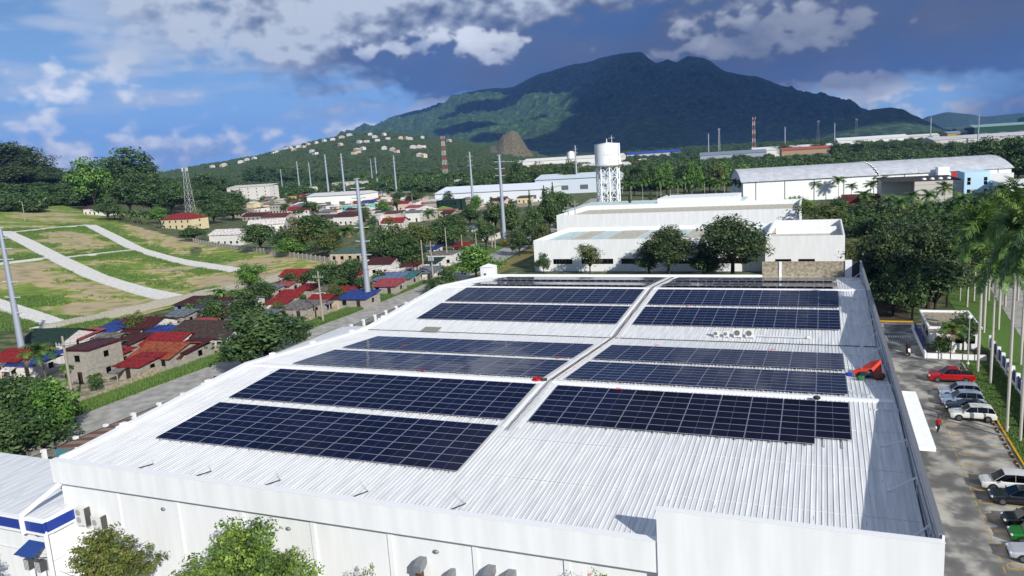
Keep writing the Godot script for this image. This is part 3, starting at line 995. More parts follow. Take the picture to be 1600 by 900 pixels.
func roof_gear() -> void:
	var tray := mat("cable_tray", Color(0.80, 0.81, 0.82), 0.5, 0.1)
	var t := thing("cable_tray", "long galvanised cable tray with red and grey cables running up the roof between the arrays", "cable tray", W(29.9, 0, 37))
	var org := t.position
	var cuts := [7.2, 17.9, 41.0, 64.1, 80.5]
	var red := mat("red_cable", Color(0.42, 0.10, 0.10), 0.6)
	var gry := mat("grey_cable", Color(0.17, 0.17, 0.18), 0.6)
	for i in 4:
		var a := W(29.9, roof_y(cuts[i]) + 0.14, cuts[i]) - org
		var b := W(29.9, roof_y(cuts[i + 1]) + 0.14, cuts[i + 1]) - org
		var m := MB.new()
		m.bar(a, b, 0.4, 0.03)
		m.bar(a + Vector3(-0.2, 0.04, 0), b + Vector3(-0.2, 0.04, 0), 0.03, 0.08)
		m.bar(a + Vector3(0.2, 0.04, 0), b + Vector3(0.2, 0.04, 0), 0.03, 0.08)
		bit(t, "tray", m, tray)
		m = MB.new()
		var n := 30
		for k in n:
			var u := float(k) / n
			var u2 := float(k + 1) / n
			m.tube(a.lerp(b, u) + Vector3(-0.1 + sin(k * 1.3) * 0.03, 0.06, 0), a.lerp(b, u2) + Vector3(-0.1 + sin((k + 1) * 1.3) * 0.03, 0.06, 0), 0.035, 0.035, 5, false)
		bit(t, "grey_cable", m, gry)
		if i > 0:
			m = MB.new()
			for k in n:
				var u := float(k) / n
				var u2 := float(k + 1) / n
				m.tube(a.lerp(b, u) + Vector3(0.08 + sin(k * 0.9) * 0.04, 0.07, 0), a.lerp(b, u2) + Vector3(0.08 + sin((k + 1) * 0.9) * 0.04, 0.07, 0), 0.035, 0.035, 5, false)
			bit(t, "red_cable", m, red)
		for q in 9:
			m = MB.new()
			var c := a.lerp(b, (q + 0.5) / 9.0)
			m.box(c + Vector3(0, -0.05, 0), Vector3(0.8, 0.06, 0.08))
			bit(t, "bracket", m, tray)
	# walkway boards beside the tray
	for i in 4:
		for s in [-0.72, 0.72]:
			var a := W(29.9 + s, roof_y(cuts[i] + 0.5) + 0.09, cuts[i] + 0.5) - org
			var b := W(29.9 + s, roof_y(cuts[i + 1] - 0.5) + 0.09, cuts[i + 1] - 0.5) - org
			var m := MB.new()
			m.bar(a, b, 0.28, 0.025)
			bit(t, "walk_strip", m, mat("roof_cap", Color.WHITE))
	# coil of red cable on the ridge
	var cr := thing("cable_coil", "coil of bright red cable lying on the first ridge beside the tray", "cable coil", W(28.5, 1.326 + 0.12, 17.9))
	var rc := MB.new()
	for k in 3:
		var rad := 0.42 - k * 0.07
		for q in 16:
			var a0 := TAU * q / 16
			var a1 := TAU * (q + 1) / 16
			rc.tube(Vector3(cos(a0) * rad, 0.06 + k * 0.07, sin(a0) * rad), Vector3(cos(a1) * rad, 0.06 + k * 0.07, sin(a1) * rad), 0.05, 0.05, 5, false)
	bit(cr, "loops", rc, mat("bright_red", Color(0.72, 0.05, 0.07), 0.5))
	rc = MB.new()
	rc.box(Vector3(0.75, 0.1, 0.1), Vector3(0.5, 0.18, 0.3), Basis(Vector3.UP, 0.4))
	bit(cr, "reel", rc, mat("gutter_dark", Color.BLACK))
	# scraps of red strapping left on the arrays
	for q in [[7.0, 30.5, "first street-side array behind the ridge"], [27.3, 27.6, "cable tray end of the street-side array"], [36.5, 16.6, "top edge of the wide front array"], [36.0, 36.2, "top edge of the array before the gutter"], [48.0, 36.2, "parking end of the array before the gutter"], [36.5, 54.6, "lower edge of the array before the second ridge"], [16.0, 18.6, "middle of the street-side ridge array"]]:
		var b := MB.new()
		for k in 5:
			var a := rng.randf() * TAU
			b.bar(Vector3(rng.randfn(0, 0.15), 0.02 + k * 0.02, rng.randfn(0, 0.1)), Vector3(cos(a) * 0.4, 0.05, sin(a) * 0.25), 0.05, 0.03)
		var o := single("strap_scrap", b.mesh(mat("bright_red", Color.RED)), "red strap scrap at the " + q[2], "strap")
		o.position = W(q[0], roof_y(q[1]) + 0.21, q[1])
	# outdoor units beside the valley
	var unit_white := mat("unit_white", Color(0.84, 0.84, 0.81), 0.6)
	var ux := [-11.2, -10.1, -8.8, -7.5]
	for i in 4:
		var big := i >= 2
		var s := Vector3(0.92 if big else 0.62, 0.95 if big else 0.66, 0.4)
		var o := thing("condenser_unit", ["smallest white condenser unit at the tray end of the roof row", "second small white condenser unit of the roof row", "tall white condenser unit with round fan in the roof row", "tall white condenser unit at the parking end of the roof row"][i], "air conditioner", Vector3(ux[i], roof_y(42.6) + 10.62, -88.2))
		var b := MB.new()
		b.box(Vector3(0, s.y * 0.5, 0), s)
		bit(o, "casing", b, unit_white)
		b = MB.new()
		b.tube(Vector3(-0.1, s.y * 0.52, s.z * 0.5), Vector3(-0.1, s.y * 0.52, s.z * 0.5 + 0.02), s.x * 0.36, s.x * 0.36, 16)
		bit(o, "fan_grille", b, mat("grille", Color(0.28, 0.28, 0.28), 0.6))
		b = MB.new()
		for k in [0.3, 0.12]:
			for q in 14:
				var a0 := TAU * q / 14
				var a1 := TAU * (q + 1) / 14
				b.bar(Vector3(-0.1 + cos(a0) * s.x * k, s.y * 0.52 + sin(a0) * s.x * k, s.z * 0.5 + 0.03), Vector3(-0.1 + cos(a1) * s.x * k, s.y * 0.52 + sin(a1) * s.x * k, s.z * 0.5 + 0.03), 0.025, 0.02)
		bit(o, "guard_ring", b, unit_white)
		b = MB.new()
		for k in [-0.4, 0.4]:
			b.box(Vector3(s.x * k, -0.04, 0), Vector3(0.08, 0.12, 0.7))
		bit(o, "foot", b, tray)
	var pp := thing("coolant_pipe", "thin pipe run lying on the roof from the condenser units towards the parapet", "pipe", W(46.5, -0.2, 43.0))
	var pb := MB.new()
	pb.tube(Vector3(-0.2, 0.16, 0), Vector3(5.0, 0.16, 0.1), 0.05, 0.05, 6)
	pb.tube(Vector3(-0.2, 0.16, 0.25), Vector3(4.6, 0.16, 0.3), 0.04, 0.04, 6)
	bit(pp, "pipe", pb, tray)
	pb = MB.new()
	pb.box(Vector3(5.1, 0.2, 0.1), Vector3(0.35, 0.3, 0.35))
	bit(pp, "end_box", pb, unit_white)
	# hatch plate and vent house
	var hp := thing("roof_hatch", "grey tilted metal plate lying over the valley gutter", "hatch", W(4.9, -0.25, 41.2))
	var hb := MB.new()
	hb.box(Vector3(0, 0.16, 0), Vector3(2.4, 0.06, 1.7), Basis(Vector3(1, 0, 0), 0.12))
	bit(hp, "plate", hb, mat("plate_grey", Color(0.52, 0.52, 0.48), 0.7))
	hb = MB.new()
	hb.box(Vector3(0, 0.03, 0.5), Vector3(2.2, 0.12, 0.08))
	bit(hp, "kerb", hb, tray)
	var vh := thing("vent_house", "small white roof-top vent house with pyramid cap at the far street corner", "vent house", W(-5.6, -0.45, 84.6))
	hb = MB.new()
	hb.box(Vector3(0, 0.7, 0), Vector3(2.5, 2.2, 2.2))
	bit(vh, "wall", hb, mat("hall_white", Color.WHITE))
	hb = MB.new()
	for k in 4:
		var c := [Vector3(-1.4, 1.8, -1.25), Vector3(1.4, 1.8, -1.25), Vector3(1.4, 1.8, 1.25), Vector3(-1.4, 1.8, 1.25)]
		hb.tri(c[k], c[(k + 1) % 4], Vector3(0, 2.35, 0))
	bit(vh, "cap", hb, mat("roof_cap", Color.WHITE))
	hb = MB.new()
	hb.box(Vector3(-0.3, 0.4, 1.11), Vector3(0.5, 0.5, 0.03))
	bit(vh, "louvre", hb, mat("grille", Color.BLACK))
	# lightning rods along the front edge
	for x in [3.6, 9.5, 16.0, 23.5, 31.0, 48.3]:
		var o := thing("lightning_rod", "thin forked lightning rod on the front roof edge", "lightning rod", W(x, roof_y(-3.9) + 0.05, -4.5), "lightning rods along the front edge")
		var b := MB.new()
		b.bar(Vector3(-0.35, 0.05, 0.5), Vector3(0.35, 0.1, -0.6), 0.06, 0.06)
		bit(o, "arm", b, mat("gutter_dark", Color.BLACK))
		b = MB.new()
		b.tube(Vector3(0.35, 0.05, -0.6), Vector3(0.35, 1.25, -0.6), 0.018, 0.008, 5)
		b.tube(Vector3(0.35, 0.1, -0.6), Vector3(0.0, 0.8, -0.75), 0.014, 0.006, 5)
		bit(o, "rod", b, tray)
	# orange tarpaulin shelter by the parapet
	var tp := thing("tarpaulin_shelter", "torn orange tarpaulin pitched over stored goods against the parking parapet", "tarpaulin", W(56.9, roof_y(26.5), 26.5))
	var tb := MB.new()
	var P := [Vector3(-1.9, 0.9, 0.6), Vector3(0.2, 1.35, 0.9), Vector3(1.3, 2.1, -0.6), Vector3(0.2, 1.5, -1.6), Vector3(-0.9, 0.95, -0.6), Vector3(-1.5, 0.1, 1.2), Vector3(0.5, 0.35, 1.6), Vector3(1.35, 0.7, 0.9)]
	tb.tri(P[0], P[1], P[4]); tb.tri(P[4], P[1], P[3]); tb.tri(P[1], P[2], P[3]); tb.tri(P[1], P[7], P[2]); tb.tri(P[0], P[5], P[1]); tb.tri(P[1], P[6], P[7])
	var om := mat("orange_tarp", Color(0.78, 0.20, 0.08), 0.7)
	om.cull_mode = BaseMaterial3D.CULL_DISABLED
	tp.scale = Vector3.ONE * 0.72
	bit(tp, "tarpaulin", tb, om)
	tb = MB.new()
	for q in [[-0.9, 0.6], [0.2, -1.5], [0.9, 0.7]]:
		tb.tube(Vector3(q[0], -0.1, q[1]), Vector3(q[0], 1.3, q[1]), 0.03, 0.03, 5)
	bit(tp, "post", tb, tray)
	var sackm := mat("sack_grey", Color(0.45, 0.43, 0.44), 0.9)
	var k := 0
	for q in [[57.0, 26.2, 0.5, "sack_grey", "lumpy grey sack under the orange tarpaulin"], [57.6, 25.4, 0.45, "sack_brown", "brown sack under the orange tarpaulin"], [56.3, 25.8, 0.42, "sack_dark", "dark sack under the orange tarpaulin"], [55.2, 26.3, 0.24, "sack_blue", "bright blue bundle beside the orange tarpaulin"], [56.1, 24.8, 0.3, "sack_green", "small green bundle beside the orange tarpaulin"]]:
		var b := MB.new()
		b.ball(Vector3(0, q[2] * 0.6, 0), Vector3(q[2] * 1.2, q[2] * 0.7, q[2]), 9, 6)
		b.ball(Vector3(q[2] * 0.5, q[2] * 0.9, 0.1), Vector3(q[2] * 0.6, q[2] * 0.5, q[2] * 0.6), 8, 5)
		var colr: Color = {"sack_grey": Color(0.5, 0.48, 0.48), "sack_brown": Color(0.42, 0.27, 0.2), "sack_dark": Color(0.12, 0.13, 0.16), "sack_blue": Color(0.10, 0.22, 0.70), "sack_green": Color(0.16, 0.42, 0.25)}[q[3]]
		var o := single("sack", b.mesh(mat(q[3], colr, 0.85)), q[4], "sack")
		o.position = W(q[0], roof_y(q[1]) + 0.04, q[1])
	# worker's bag on the wide array
	var bg := MB.new()
	bg.ball(Vector3(0, 0.15, 0), Vector3(0.3, 0.18, 0.2), 10, 6)
	bg.bar(Vector3(-0.2, 0.25, 0), Vector3(0.2, 0.28, 0), 0.04, 0.04)
	var bo := single("tool_bag", bg.mesh(mat("bag_grey", Color(0.17, 0.16, 0.20), 0.85)), "dark tool bag on the top edge of the wide parking-side array", "bag")
	bo.position = W(52.6, roof_y(16.9) + 0.2, 16.95)
	bg = MB.new()
	bg.bar(Vector3(-0.9, 0, -0.5), Vector3(0.5, 0, 0.4), 0.06, 0.05)
	bg.bar(Vector3(-0.6, 0, -0.8), Vector3(0.8, 0, 0.1), 0.06, 0.05)
	bg.bar(Vector3(0.5, 0, 0.4), Vector3(0.8, 0, 0.1), 0.06, 0.05)
	bg.bar(Vector3(-0.9, 0, -0.5), Vector3(-0.6, 0, -0.8), 0.06, 0.05)
	var lo := single("mount_frame", bg.mesh(tray), "loose metal frame lying on the roof beside the ridge array", "frame")
	lo.position = W(55.9, roof_y(19.4) + 0.1, 19.4)

# ---------------------------------------------------------------- beside the hall
func annexes() -> void:
	var white := mat("hall_white", Color.WHITE)
	var cap := mat("roof_cap", Color.WHITE)
	var blue := mat("band_blue", Color(0.11, 0.22, 0.55), 0.5)
	var dark := mat("grille", Color.BLACK)
	var tray := mat("cable_tray", Color.WHITE)
	var t := thing("annex_building", "low white annex with deep blue roof band at the hall's front corner", "building", Vector3(-72, 0, -44.5))
	var o := t.position
	var b := MB.new()
	b.box2(Vector3(-88, 0, -46.4) - o, Vector3(-57.7, 5.9, -38.3) - o)
	bit(t, "wall", b, white)
	b = MB.new()
	b.prism(Vector3(-88.4, 0, 0) - o, Vector3(0, 0, 1), Vector3.UP, Vector3(31.0, 0, 0), PackedVector2Array([Vector2(-46.7, 6.75), Vector2(-37.9, 6.28), Vector2(-37.9, 6.1), Vector2(-46.7, 6.1)]))
	bit(t, "roof", b, mat("roof_sheet", Color.WHITE))
	for s in [[Vector3(-88.5, 5.2, -37.95), Vector3(-57.35, 6.09, -37.72)], [Vector3(-57.45, 5.2, -40.6), Vector3(-57.25, 6.09, -37.96)]]:
		b = MB.new()
		b.box2(s[0] - o, s[1] - o)
		bit(t, "blue_band", b, blue)
	for s in [[Vector3(-88.5, 6.1, -38.0), Vector3(-57.3, 6.3, -37.66)], [Vector3(-57.5, 6.1, -40.7), Vector3(-57.2, 6.3, -38.01)], [Vector3(-88.5, 5.0, -38.28), Vector3(-57.3, 5.19, -37.66)], [Vector3(-57.5, 5.0, -40.7), Vector3(-57.2, 5.19, -38.29)]]:
		b = MB.new()
		b.box2(s[0] - o, s[1] - o)
		bit(t, "trim", b, cap)
	b = MB.new()
	b.tube(Vector3(-57.5, 0, -37.9) - o, Vector3(-57.5, 5.3, -37.9) - o, 0.17, 0.17, 10)
	bit(t, "downpipe", b, cap)
	b = MB.new()
	b.tube(Vector3(-59.6, 5.0, -37.6) - o, Vector3(-59.6, 6.5, -37.6) - o, 0.2, 0.2, 10)
	b.tube(Vector3(-59.6, 6.5, -37.6) - o, Vector3(-57.6, 8.7, -40.6) - o, 0.2, 0.2, 10)
	bit(t, "overflow_pipe", b, cap)
	b = MB.new()
	b.ball(Vector3(-58.4, 4.95, -37.95) - o, Vector3(0.18, 0.18, 0.3), 8, 6)
	bit(t, "camera", b, dark)
	for q in [[-62.0, 3.0], [-57.63, 2.5]]:
		b = MB.new()
		b.box(Vector3(q[0], q[1], -38.24) - o if q[0] < -60 else Vector3(-57.62, 2.5, -39.4) - o, Vector3(8.0, 0.05, 0.06) if q[0] < -60 else Vector3(0.06, 0.05, 2.4))
		bit(t, "conduit", b, tray)
	# blue awning with black condenser cage below
	var aw := thing("window_awning", "small dark blue corrugated awning on the annex front", "awning", Vector3(-58.9, 3.0, -38.2))
	for k in 6:
		b = MB.new()
		b.bar(Vector3(-0.9 + k * 0.36, 1.1, 0.05), Vector3(-0.9 + k * 0.36, 0.55, 1.5), 0.34, 0.03)
		bit(aw, "sheet", b, mat("awning_blue", Color(0.13, 0.26, 0.52), 0.5))
	b = MB.new()
	for s in [-0.85, 0.85]:
		b.bar(Vector3(s, 0.5, 1.4), Vector3(s, -0.2, 0.0), 0.05, 0.05)
	bit(aw, "bracket", b, dark)
	for s in [-0.75, 0.6]:
		var cg := thing("pump_cage", "black caged pump under the blue awning", "pump", Vector3(-58.9 + s, 1.9, -37.6), "pumps under the blue awning")
		b = MB.new()
		b.box(Vector3(0, 0.45, 0), Vector3(0.6, 0.9, 0.55))
		bit(cg, "body", b, dark)
		b = MB.new()
		for k in 4:
			b.box(Vector3(-0.24 + k * 0.16, 0.45, 0.29), Vector3(0.04, 0.9, 0.03))
		bit(cg, "bars", b, tray)
		b = MB.new()
		b.box(Vector3(0, -0.95, 0), Vector3(0.4, 1.9, 0.4))
		bit(cg, "plinth", b, white)
	# condensers bracketed to the front wall
	var uw := mat("unit_white", Color.WHITE)
	for i in 2:
		var u := thing("wall_condenser", ["white twin fan condenser bracketed beside the annex corner", "white single fan condenser bracketed to the front wall next to the twin fan unit"][i], "air conditioner", Vector3(-55.6 + i * 1.75, 5.2, -39.9))
		var hgt: float = [1.45, 0.95][i]
		b = MB.new()
		b.box(Vector3(0, hgt * 0.5, 0), Vector3(1.15, hgt, 0.45))
		bit(u, "casing", b, uw)
		for k in (2 if i == 0 else 1):
			b = MB.new()
			b.tube(Vector3(-0.2, 0.42 + k * 0.64, 0.225), Vector3(-0.2, 0.42 + k * 0.64, 0.25), 0.27, 0.27, 14)
			bit(u, "fan", b, mat("fan_grey", Color(0.62, 0.62, 0.61), 0.6))
		b = MB.new()
		b.box(Vector3(0.6, hgt * 0.5, 0.0), Vector3(0.04, hgt + 0.1, 0.5))
		bit(u, "side_pipe", b, dark)
		b = MB.new()
		for s in [-0.45, 0.45]:
			b.bar(Vector3(s, -0.02, 0.3), Vector3(s, -0.02, -0.25), 0.05, 0.05)
			b.bar(Vector3(s, -0.02, 0.28), Vector3(s, -0.4, -0.22), 0.04, 0.04)
		bit(u, "bracket", b, tray)
	# lower canopy along the street side
	var cn := thing("side_canopy", "low white sloping canopy along the street side of the hall", "canopy", Vector3(-62.5, 0, -86))
	o = cn.position
	b = MB.new()
	b.prism(Vector3(0, 0, -96.5) - o, Vector3.RIGHT, Vector3.UP, Vector3(0, 0, 27.0), PackedVector2Array([Vector2(-68.8, 7.6), Vector2(-68.8, 7.85), Vector2(-58.4, 8.5), Vector2(-58.4, 8.25)]))
	bit(cn, "roof", b, mat("roof_sheet", Color.WHITE))
	b = MB.new()
	b.box2(Vector3(-69.05, 7.45, -96.6) - o, Vector3(-68.82, 7.95, -69.4) - o)
	bit(cn, "gutter", b, mat("plate_grey", Color.WHITE))
	b = MB.new()
	b.box2(Vector3(-69.0, 7.2, -69.38) - o, Vector3(-58.5, 8.1, -69.2) - o)
	bit(cn, "blue_end", b, mat("awning_blue", Color.BLUE))
	for k in 6:
		b = MB.new()
		b.box2(Vector3(-68.6, 0, -70.5 - k * 5.0) - o, Vector3(-68.3, 7.6, -70.2 - k * 5.0) - o)
		bit(cn, "post", b, white)
	# brown striped lean-to roof with teal end wall
	var cp := thing("timber_carport", "lean-to roof of weathered brown boards over a teal wall by the street fence", "carport", Vector3(-73, 0, -61))
	o = cp.position
	var browns := [mat("board_a", Color(0.42, 0.29, 0.22), 0.85), mat("board_b", Color(0.55, 0.47, 0.40), 0.85)]
	for k in 9:
		b = MB.new()
		var z0 := -54.5 - k * 1.0
		b.bar(Vector3(-77.6, 4.1, z0) - o, Vector3(-72.0, 4.8, z0) - o, 0.93, 0.06)
		bit(cp, "board", b, browns[k % 2])
	b = MB.new()
	b.bar(Vector3(-71.8, 4.78, -53.9) - o, Vector3(-71.8, 4.78, -63.1) - o, 0.3, 0.35)
	bit(cp, "beam", b, white)
	b = MB.new()
	b.box2(Vector3(-77.5, 0, -54.0) - o, Vector3(-72.0, 4.0, -53.8) - o)
	bit(cp, "end_wall", b, mat("teal_wall", Color(0.25, 0.50, 0.54), 0.8))
	for k in 4:
		b = MB.new()
		b.box2(Vector3(-71.95, 0, -55.0 - k * 2.5) - o, Vector3(-71.65, 4.6, -54.7 - k * 2.5) - o)
		bit(cp, "post", b, white)
	# street fence of white posts and dark rail panels
	var fn := thing("street_fence", "dark picket fence with white posts along the street side yard", "fence", Vector3(-83, 0, -80))
	o = fn.position
	var dk := mat("fence_dark", Color(0.07, 0.08, 0.11), 0.6)
	for k in 24:
		var z := -52.0 - k * 4.2
		b = MB.new()
		b.box2(Vector3(-83.25, 0, z - 0.22) - o, Vector3(-82.75, 2.5, z + 0.22) - o)
		bit(fn, "post", b, white)
		if k < 23:
			b = MB.new()
			for y in [0.75, 2.15]:
				b.box2(Vector3(-83.03, y, z - 3.97) - o, Vector3(-82.97, y + 0.07, z - 0.23) - o)
			for q in 18:
				b.box2(Vector3(-83.015, 0.55, z - 0.42 - q * 0.2) - o, Vector3(-82.985, 2.2, z - 0.445 - q * 0.2) - o)
			bit(fn, "picket_panel", b, dk)
			b = MB.new()
			b.box2(Vector3(-83.1, 0, z - 3.97) - o, Vector3(-82.9, 0.5, z - 0.23) - o)
			bit(fn, "base_wall", b, white)
	# roadside wall of the houses
	var rw := thing("verge_wall", "low stained concrete wall between the shanties and the grass verge", "wall", Vector3(-102.3, 0, -100))
	o = rw.position
	var stain := mat("stained_render", Color.WHITE)
	for k in 18:
		b = MB.new()
		var z := -66.0 - k * 5.0
		var hh: float = 1.1 + 0.5 * sin(k * 2.1)
		b.box2(Vector3(-102.4, 0, z - 4.97) - o, Vector3(-102.15, hh, z) - o)
		bit(rw, "wall_panel", b, stain)
	# boundary wall of the field: posts and block panels
	var bw := thing("boundary_wall", "long grey concrete block wall along the far side of the grass field", "wall", Vector3(-210, ter(-210, -243), -243))
	o = bw.position
	var blockm := mat("block_grey", Color(0.72, 0.70, 0.66), 0.9, 0.0, noise_tex("street", 43, 0.015, 0.74, 1.0), 0.3)
	var A := Vector3(-272, 0, -272)
	var B := Vector3(-147, 0, -208)
	var n := 42
	for k in n:
		var p := A.lerp(B, float(k) / n)
		var q := A.lerp(B, float(k + 1) / n)
		p.y = ter(p.x, p.z); q.y = ter(q.x, q.z)
		b = MB.new()
		b.bar(p + Vector3(0, 0.9, 0) - o, q + Vector3(0, 0.9, 0) - o, 0.18, 2.0 + 0.15 * sin(k * 1.7))
		bit(bw, "block_panel", b, blockm)
		b = MB.new()
		b.box(p + Vector3(0, 1.0, 0) - o, Vector3(0.35, 2.4, 0.35))
		bit(bw, "pier", b, blockm)
	bw = thing("retaining_wall", "rough grey stone retaining wall under the near edge of the grass field", "wall", Vector3(-147, 0, -150))
	o = bw.position
	A = Vector3(-158, 0, -112)
	B = Vector3(-146, 0, -188)
	for k in 18:
		var p := A.lerp(B, float(k) / 18)
		var q := A.lerp(B, float(k + 1) / 18)
		b = MB.new()
		b.bar(p + Vector3(0, 0.9, 0) - o, q + Vector3(0, 0.9, 0) - o, 0.5, 2.2 + 0.2 * sin(k * 2.3))
		bit(bw, "stone_panel", b, blockm)
	bw = thing("hill_wall", "weathered wall along the top of the sloping field under the dark trees", "wall", G(-495, -355))
	o = bw.position
	A = Vector3(-462, 0, -300)
	B = Vector3(-530, 0, -404)
	for k in 20:
		var p := A.lerp(B, float(k) / 20)
		var q := A.lerp(B, float(k + 1) / 20)
		p.y = ter(p.x, p.z); q.y = ter(q.x, q.z)
		b = MB.new()
		b.bar(p + Vector3(0, 1.0, 0) - o, q + Vector3(0, 1.0, 0) - o, 0.3, 2.4)
		bit(bw, "wall_panel", b, stain)
	# hedge by the street
	var hd := thing("hedge", "clipped green hedge between the low houses and the street verge", "hedge", Vector3(-103.0, 0, -163))
	b = MB.new()
	b.use_col = true
	var r := RandomNumberGenerator.new()
	r.seed = 55
	for i in 5000:
		var p := Vector3(r.randf_range(-0.9, 0.9), r.randf_range(0.0, 2.6), r.randf_range(-11, 11))
		var a := r.randf() * TAU
		var u := Vector3(cos(a), r.randf_range(-0.5, 0.5), sin(a)) * 0.22
		var v := Vector3(-sin(a) * 0.6, r.randf_range(0.3, 1.0), cos(a) * 0.6) * 0.2
		b.col = Color(0.05, 0.12, 0.02).lerp(Color(0.12, 0.22, 0.05), r.randf())
		b.quad(p - u, p + v, p + u, p - v)
	bit(hd, "foliage", b, leaf_mat("leaf_a"))

# ---------------------------------------------------------------- cars and people
func car(called: String, label: String, kind: String, color: Color, at: Vector3, turn: float, gloss := 0.25) -> void:
	var t := thing(called, label, {"suv": "car", "pickup": "pickup truck", "sedan": "car", "hatch": "car", "mpv": "car"}[kind], at, "cars in the parking lot" if called == "parked_car" else "", turn)
	var paint := mat("paint_" + color.to_html(), color, gloss, 0.0)
	paint.clearcoat_enabled = true
	paint.clearcoat = 0.8
	paint.clearcoat_roughness = 0.08
	var glass := mat("car_glass", Color(0.02, 0.023, 0.027), 0.06)
	var trim := mat("car_trim", Color(0.03, 0.03, 0.03), 0.6)
	# length runs along x, nose at -x
	var L: float = {"suv": 4.55, "pickup": 5.3, "sedan": 4.6, "hatch": 3.9, "mpv": 4.75}[kind]
	var hw: float = {"suv": 0.93, "pickup": 0.95, "sedan": 0.9, "hatch": 0.86, "mpv": 0.92}[kind]
	var belt: float = {"suv": 1.05, "pickup": 1.12, "sedan": 0.92, "hatch": 0.95, "mpv": 1.02}[kind]
	var top: float = {"suv": 1.70, "pickup": 1.82, "sedan": 1.45, "hatch": 1.48, "mpv": 1.72}[kind]
	var hood: float = belt - (0.08 if kind != "pickup" else 0.05)
	var lo := 0.32
	var st: Array = []
	var rear_y := belt if kind != "sedan" else belt + 0.03
	for q in [[-0.5, 0.42, hood - 0.30, 0.80], [-0.485, 0.34, hood - 0.16, 0.90], [-0.43, lo, hood - 0.06, 0.97], [-0.30, lo, hood, 1.0], [-0.20, lo, belt, 1.0], [0.25, lo, belt + 0.02, 1.0], [0.42, lo, rear_y, 0.99], [0.475, 0.36, rear_y - 0.05, 0.95], [0.5, 0.45, rear_y - 0.22, 0.88]]:
		st.append([q[0] * L, q[1], q[2], q[3] * hw])
	var b := MB.new()
	var ring := func(s: Array) -> Array:
		var x: float = s[0]
		var w: float = s[3]
		return [Vector3(x, s[1], -w * 0.94), Vector3(x, lerpf(s[1], s[2], 0.45), -w), Vector3(x, s[2] - 0.10, -w * 0.985), Vector3(x, s[2], -w * 0.90), Vector3(x, s[2] + 0.015, 0), Vector3(x, s[2], w * 0.90), Vector3(x, s[2] - 0.10, w * 0.985), Vector3(x, lerpf(s[1], s[2], 0.45), w), Vector3(x, s[1], w * 0.94)]
	for i in st.size() - 1:
		var p: Array = ring.call(st[i])
		var q: Array = ring.call(st[i + 1])
		for k in 8:
			b.quad(p[k], q[k], q[k + 1], p[k + 1])
		b.quad(p[8], q[8], q[0], p[0])
	var f: Array = ring.call(st[0])
	for k in 7:
		b.tri(f[0], f[k + 1], f[k + 2])
	f = ring.call(st[-1])
	for k in 7:
		b.tri(f[0], f[k + 2], f[k + 1])
	bit(t, "body", b, paint)
	# greenhouse
	var c0: float
	var cabin: Array
	match kind:
		"suv": cabin = [[-0.22, belt, 0.88], [-0.07, top - 0.06, 0.74], [0.08, top, 0.74], [0.30, top - 0.02, 0.73], [0.40, top - 0.12, 0.70], [0.47, belt, 0.84]]
		"mpv": cabin = [[-0.30, belt - 0.03, 0.88], [-0.12, top - 0.06, 0.75], [0.05, top, 0.75], [0.36, top - 0.04, 0.74], [0.44, top - 0.14, 0.72], [0.485, belt, 0.86]]
		"sedan": cabin = [[-0.22, belt, 0.88], [-0.05, top - 0.05, 0.70], [0.08, top, 0.70], [0.2, top - 0.05, 0.68], [0.28, top - 0.17, 0.70], [0.40, belt + 0.02, 0.82]]
		"hatch": cabin = [[-0.26, belt, 0.88], [-0.08, top - 0.05, 0.72], [0.08, top, 0.72], [0.3, top - 0.05, 0.70], [0.4, top - 0.17, 0.68], [0.47, belt, 0.82]]
		"pickup": cabin = [[-0.20, belt, 0.88], [-0.08, top - 0.05, 0.74], [0.0, top, 0.74], [0.12, top - 0.01, 0.74], [0.16, top - 0.08, 0.74], [0.20, belt, 0.84]]
	b = MB.new()
	var rb := MB.new()
	var cs: Array = []
	for q in cabin:
		cs.append([q[0] * L, q[1], q[2] * hw])
	for s in [-1.0, 1.0]:
		# side glass as one strip from belt to roof edge
		for i in range(0, cs.size() - 1):
			var a0 := Vector3(cs[i][0], belt - 0.01, s * hw * 0.90)
			var a1 := Vector3(cs[i + 1][0], belt - 0.01, s * hw * 0.90)
			var e0 := Vector3(cs[i][0], cs[i][1], s * cs[i][2])
			var e1 := Vector3(cs[i + 1][0], cs[i + 1][1], s * cs[i + 1][2])
			if s > 0:
				b.quad(a0, e0, e1, a1)
			else:
				b.quad(a0, a1, e1, e0)
	# windscreen and rear window
	for i in [0, cs.size() - 2]:
		b.quad(Vector3(cs[i][0], cs[i][1], -cs[i][2]), Vector3(cs[i + 1][0], cs[i + 1][1], -cs[i + 1][2]), Vector3(cs[i + 1][0], cs[i + 1][1], cs[i + 1][2]), Vector3(cs[i][0], cs[i][1], cs[i][2]))
	bit(t, "window", b, glass)
	for i in range(1, cs.size() - 2):
		var p0 := Vector3(cs[i][0], cs[i][1] + 0.012, -cs[i][2])
		var p1 := Vector3(cs[i + 1][0], cs[i + 1][1] + 0.012, -cs[i + 1][2])
		var m0 := Vector3(cs[i][0], cs[i][1] + 0.04, 0)
		var m1 := Vector3(cs[i + 1][0], cs[i + 1][1] + 0.04, 0)
		rb.quad(p0, p1, m1, m0)
		rb.quad(m0, m1, Vector3(p1.x, p1.y, -p1.z), Vector3(p0.x, p0.y, -p0.z))
	bit(t, "roof", rb, paint)
	var pl := MB.new()
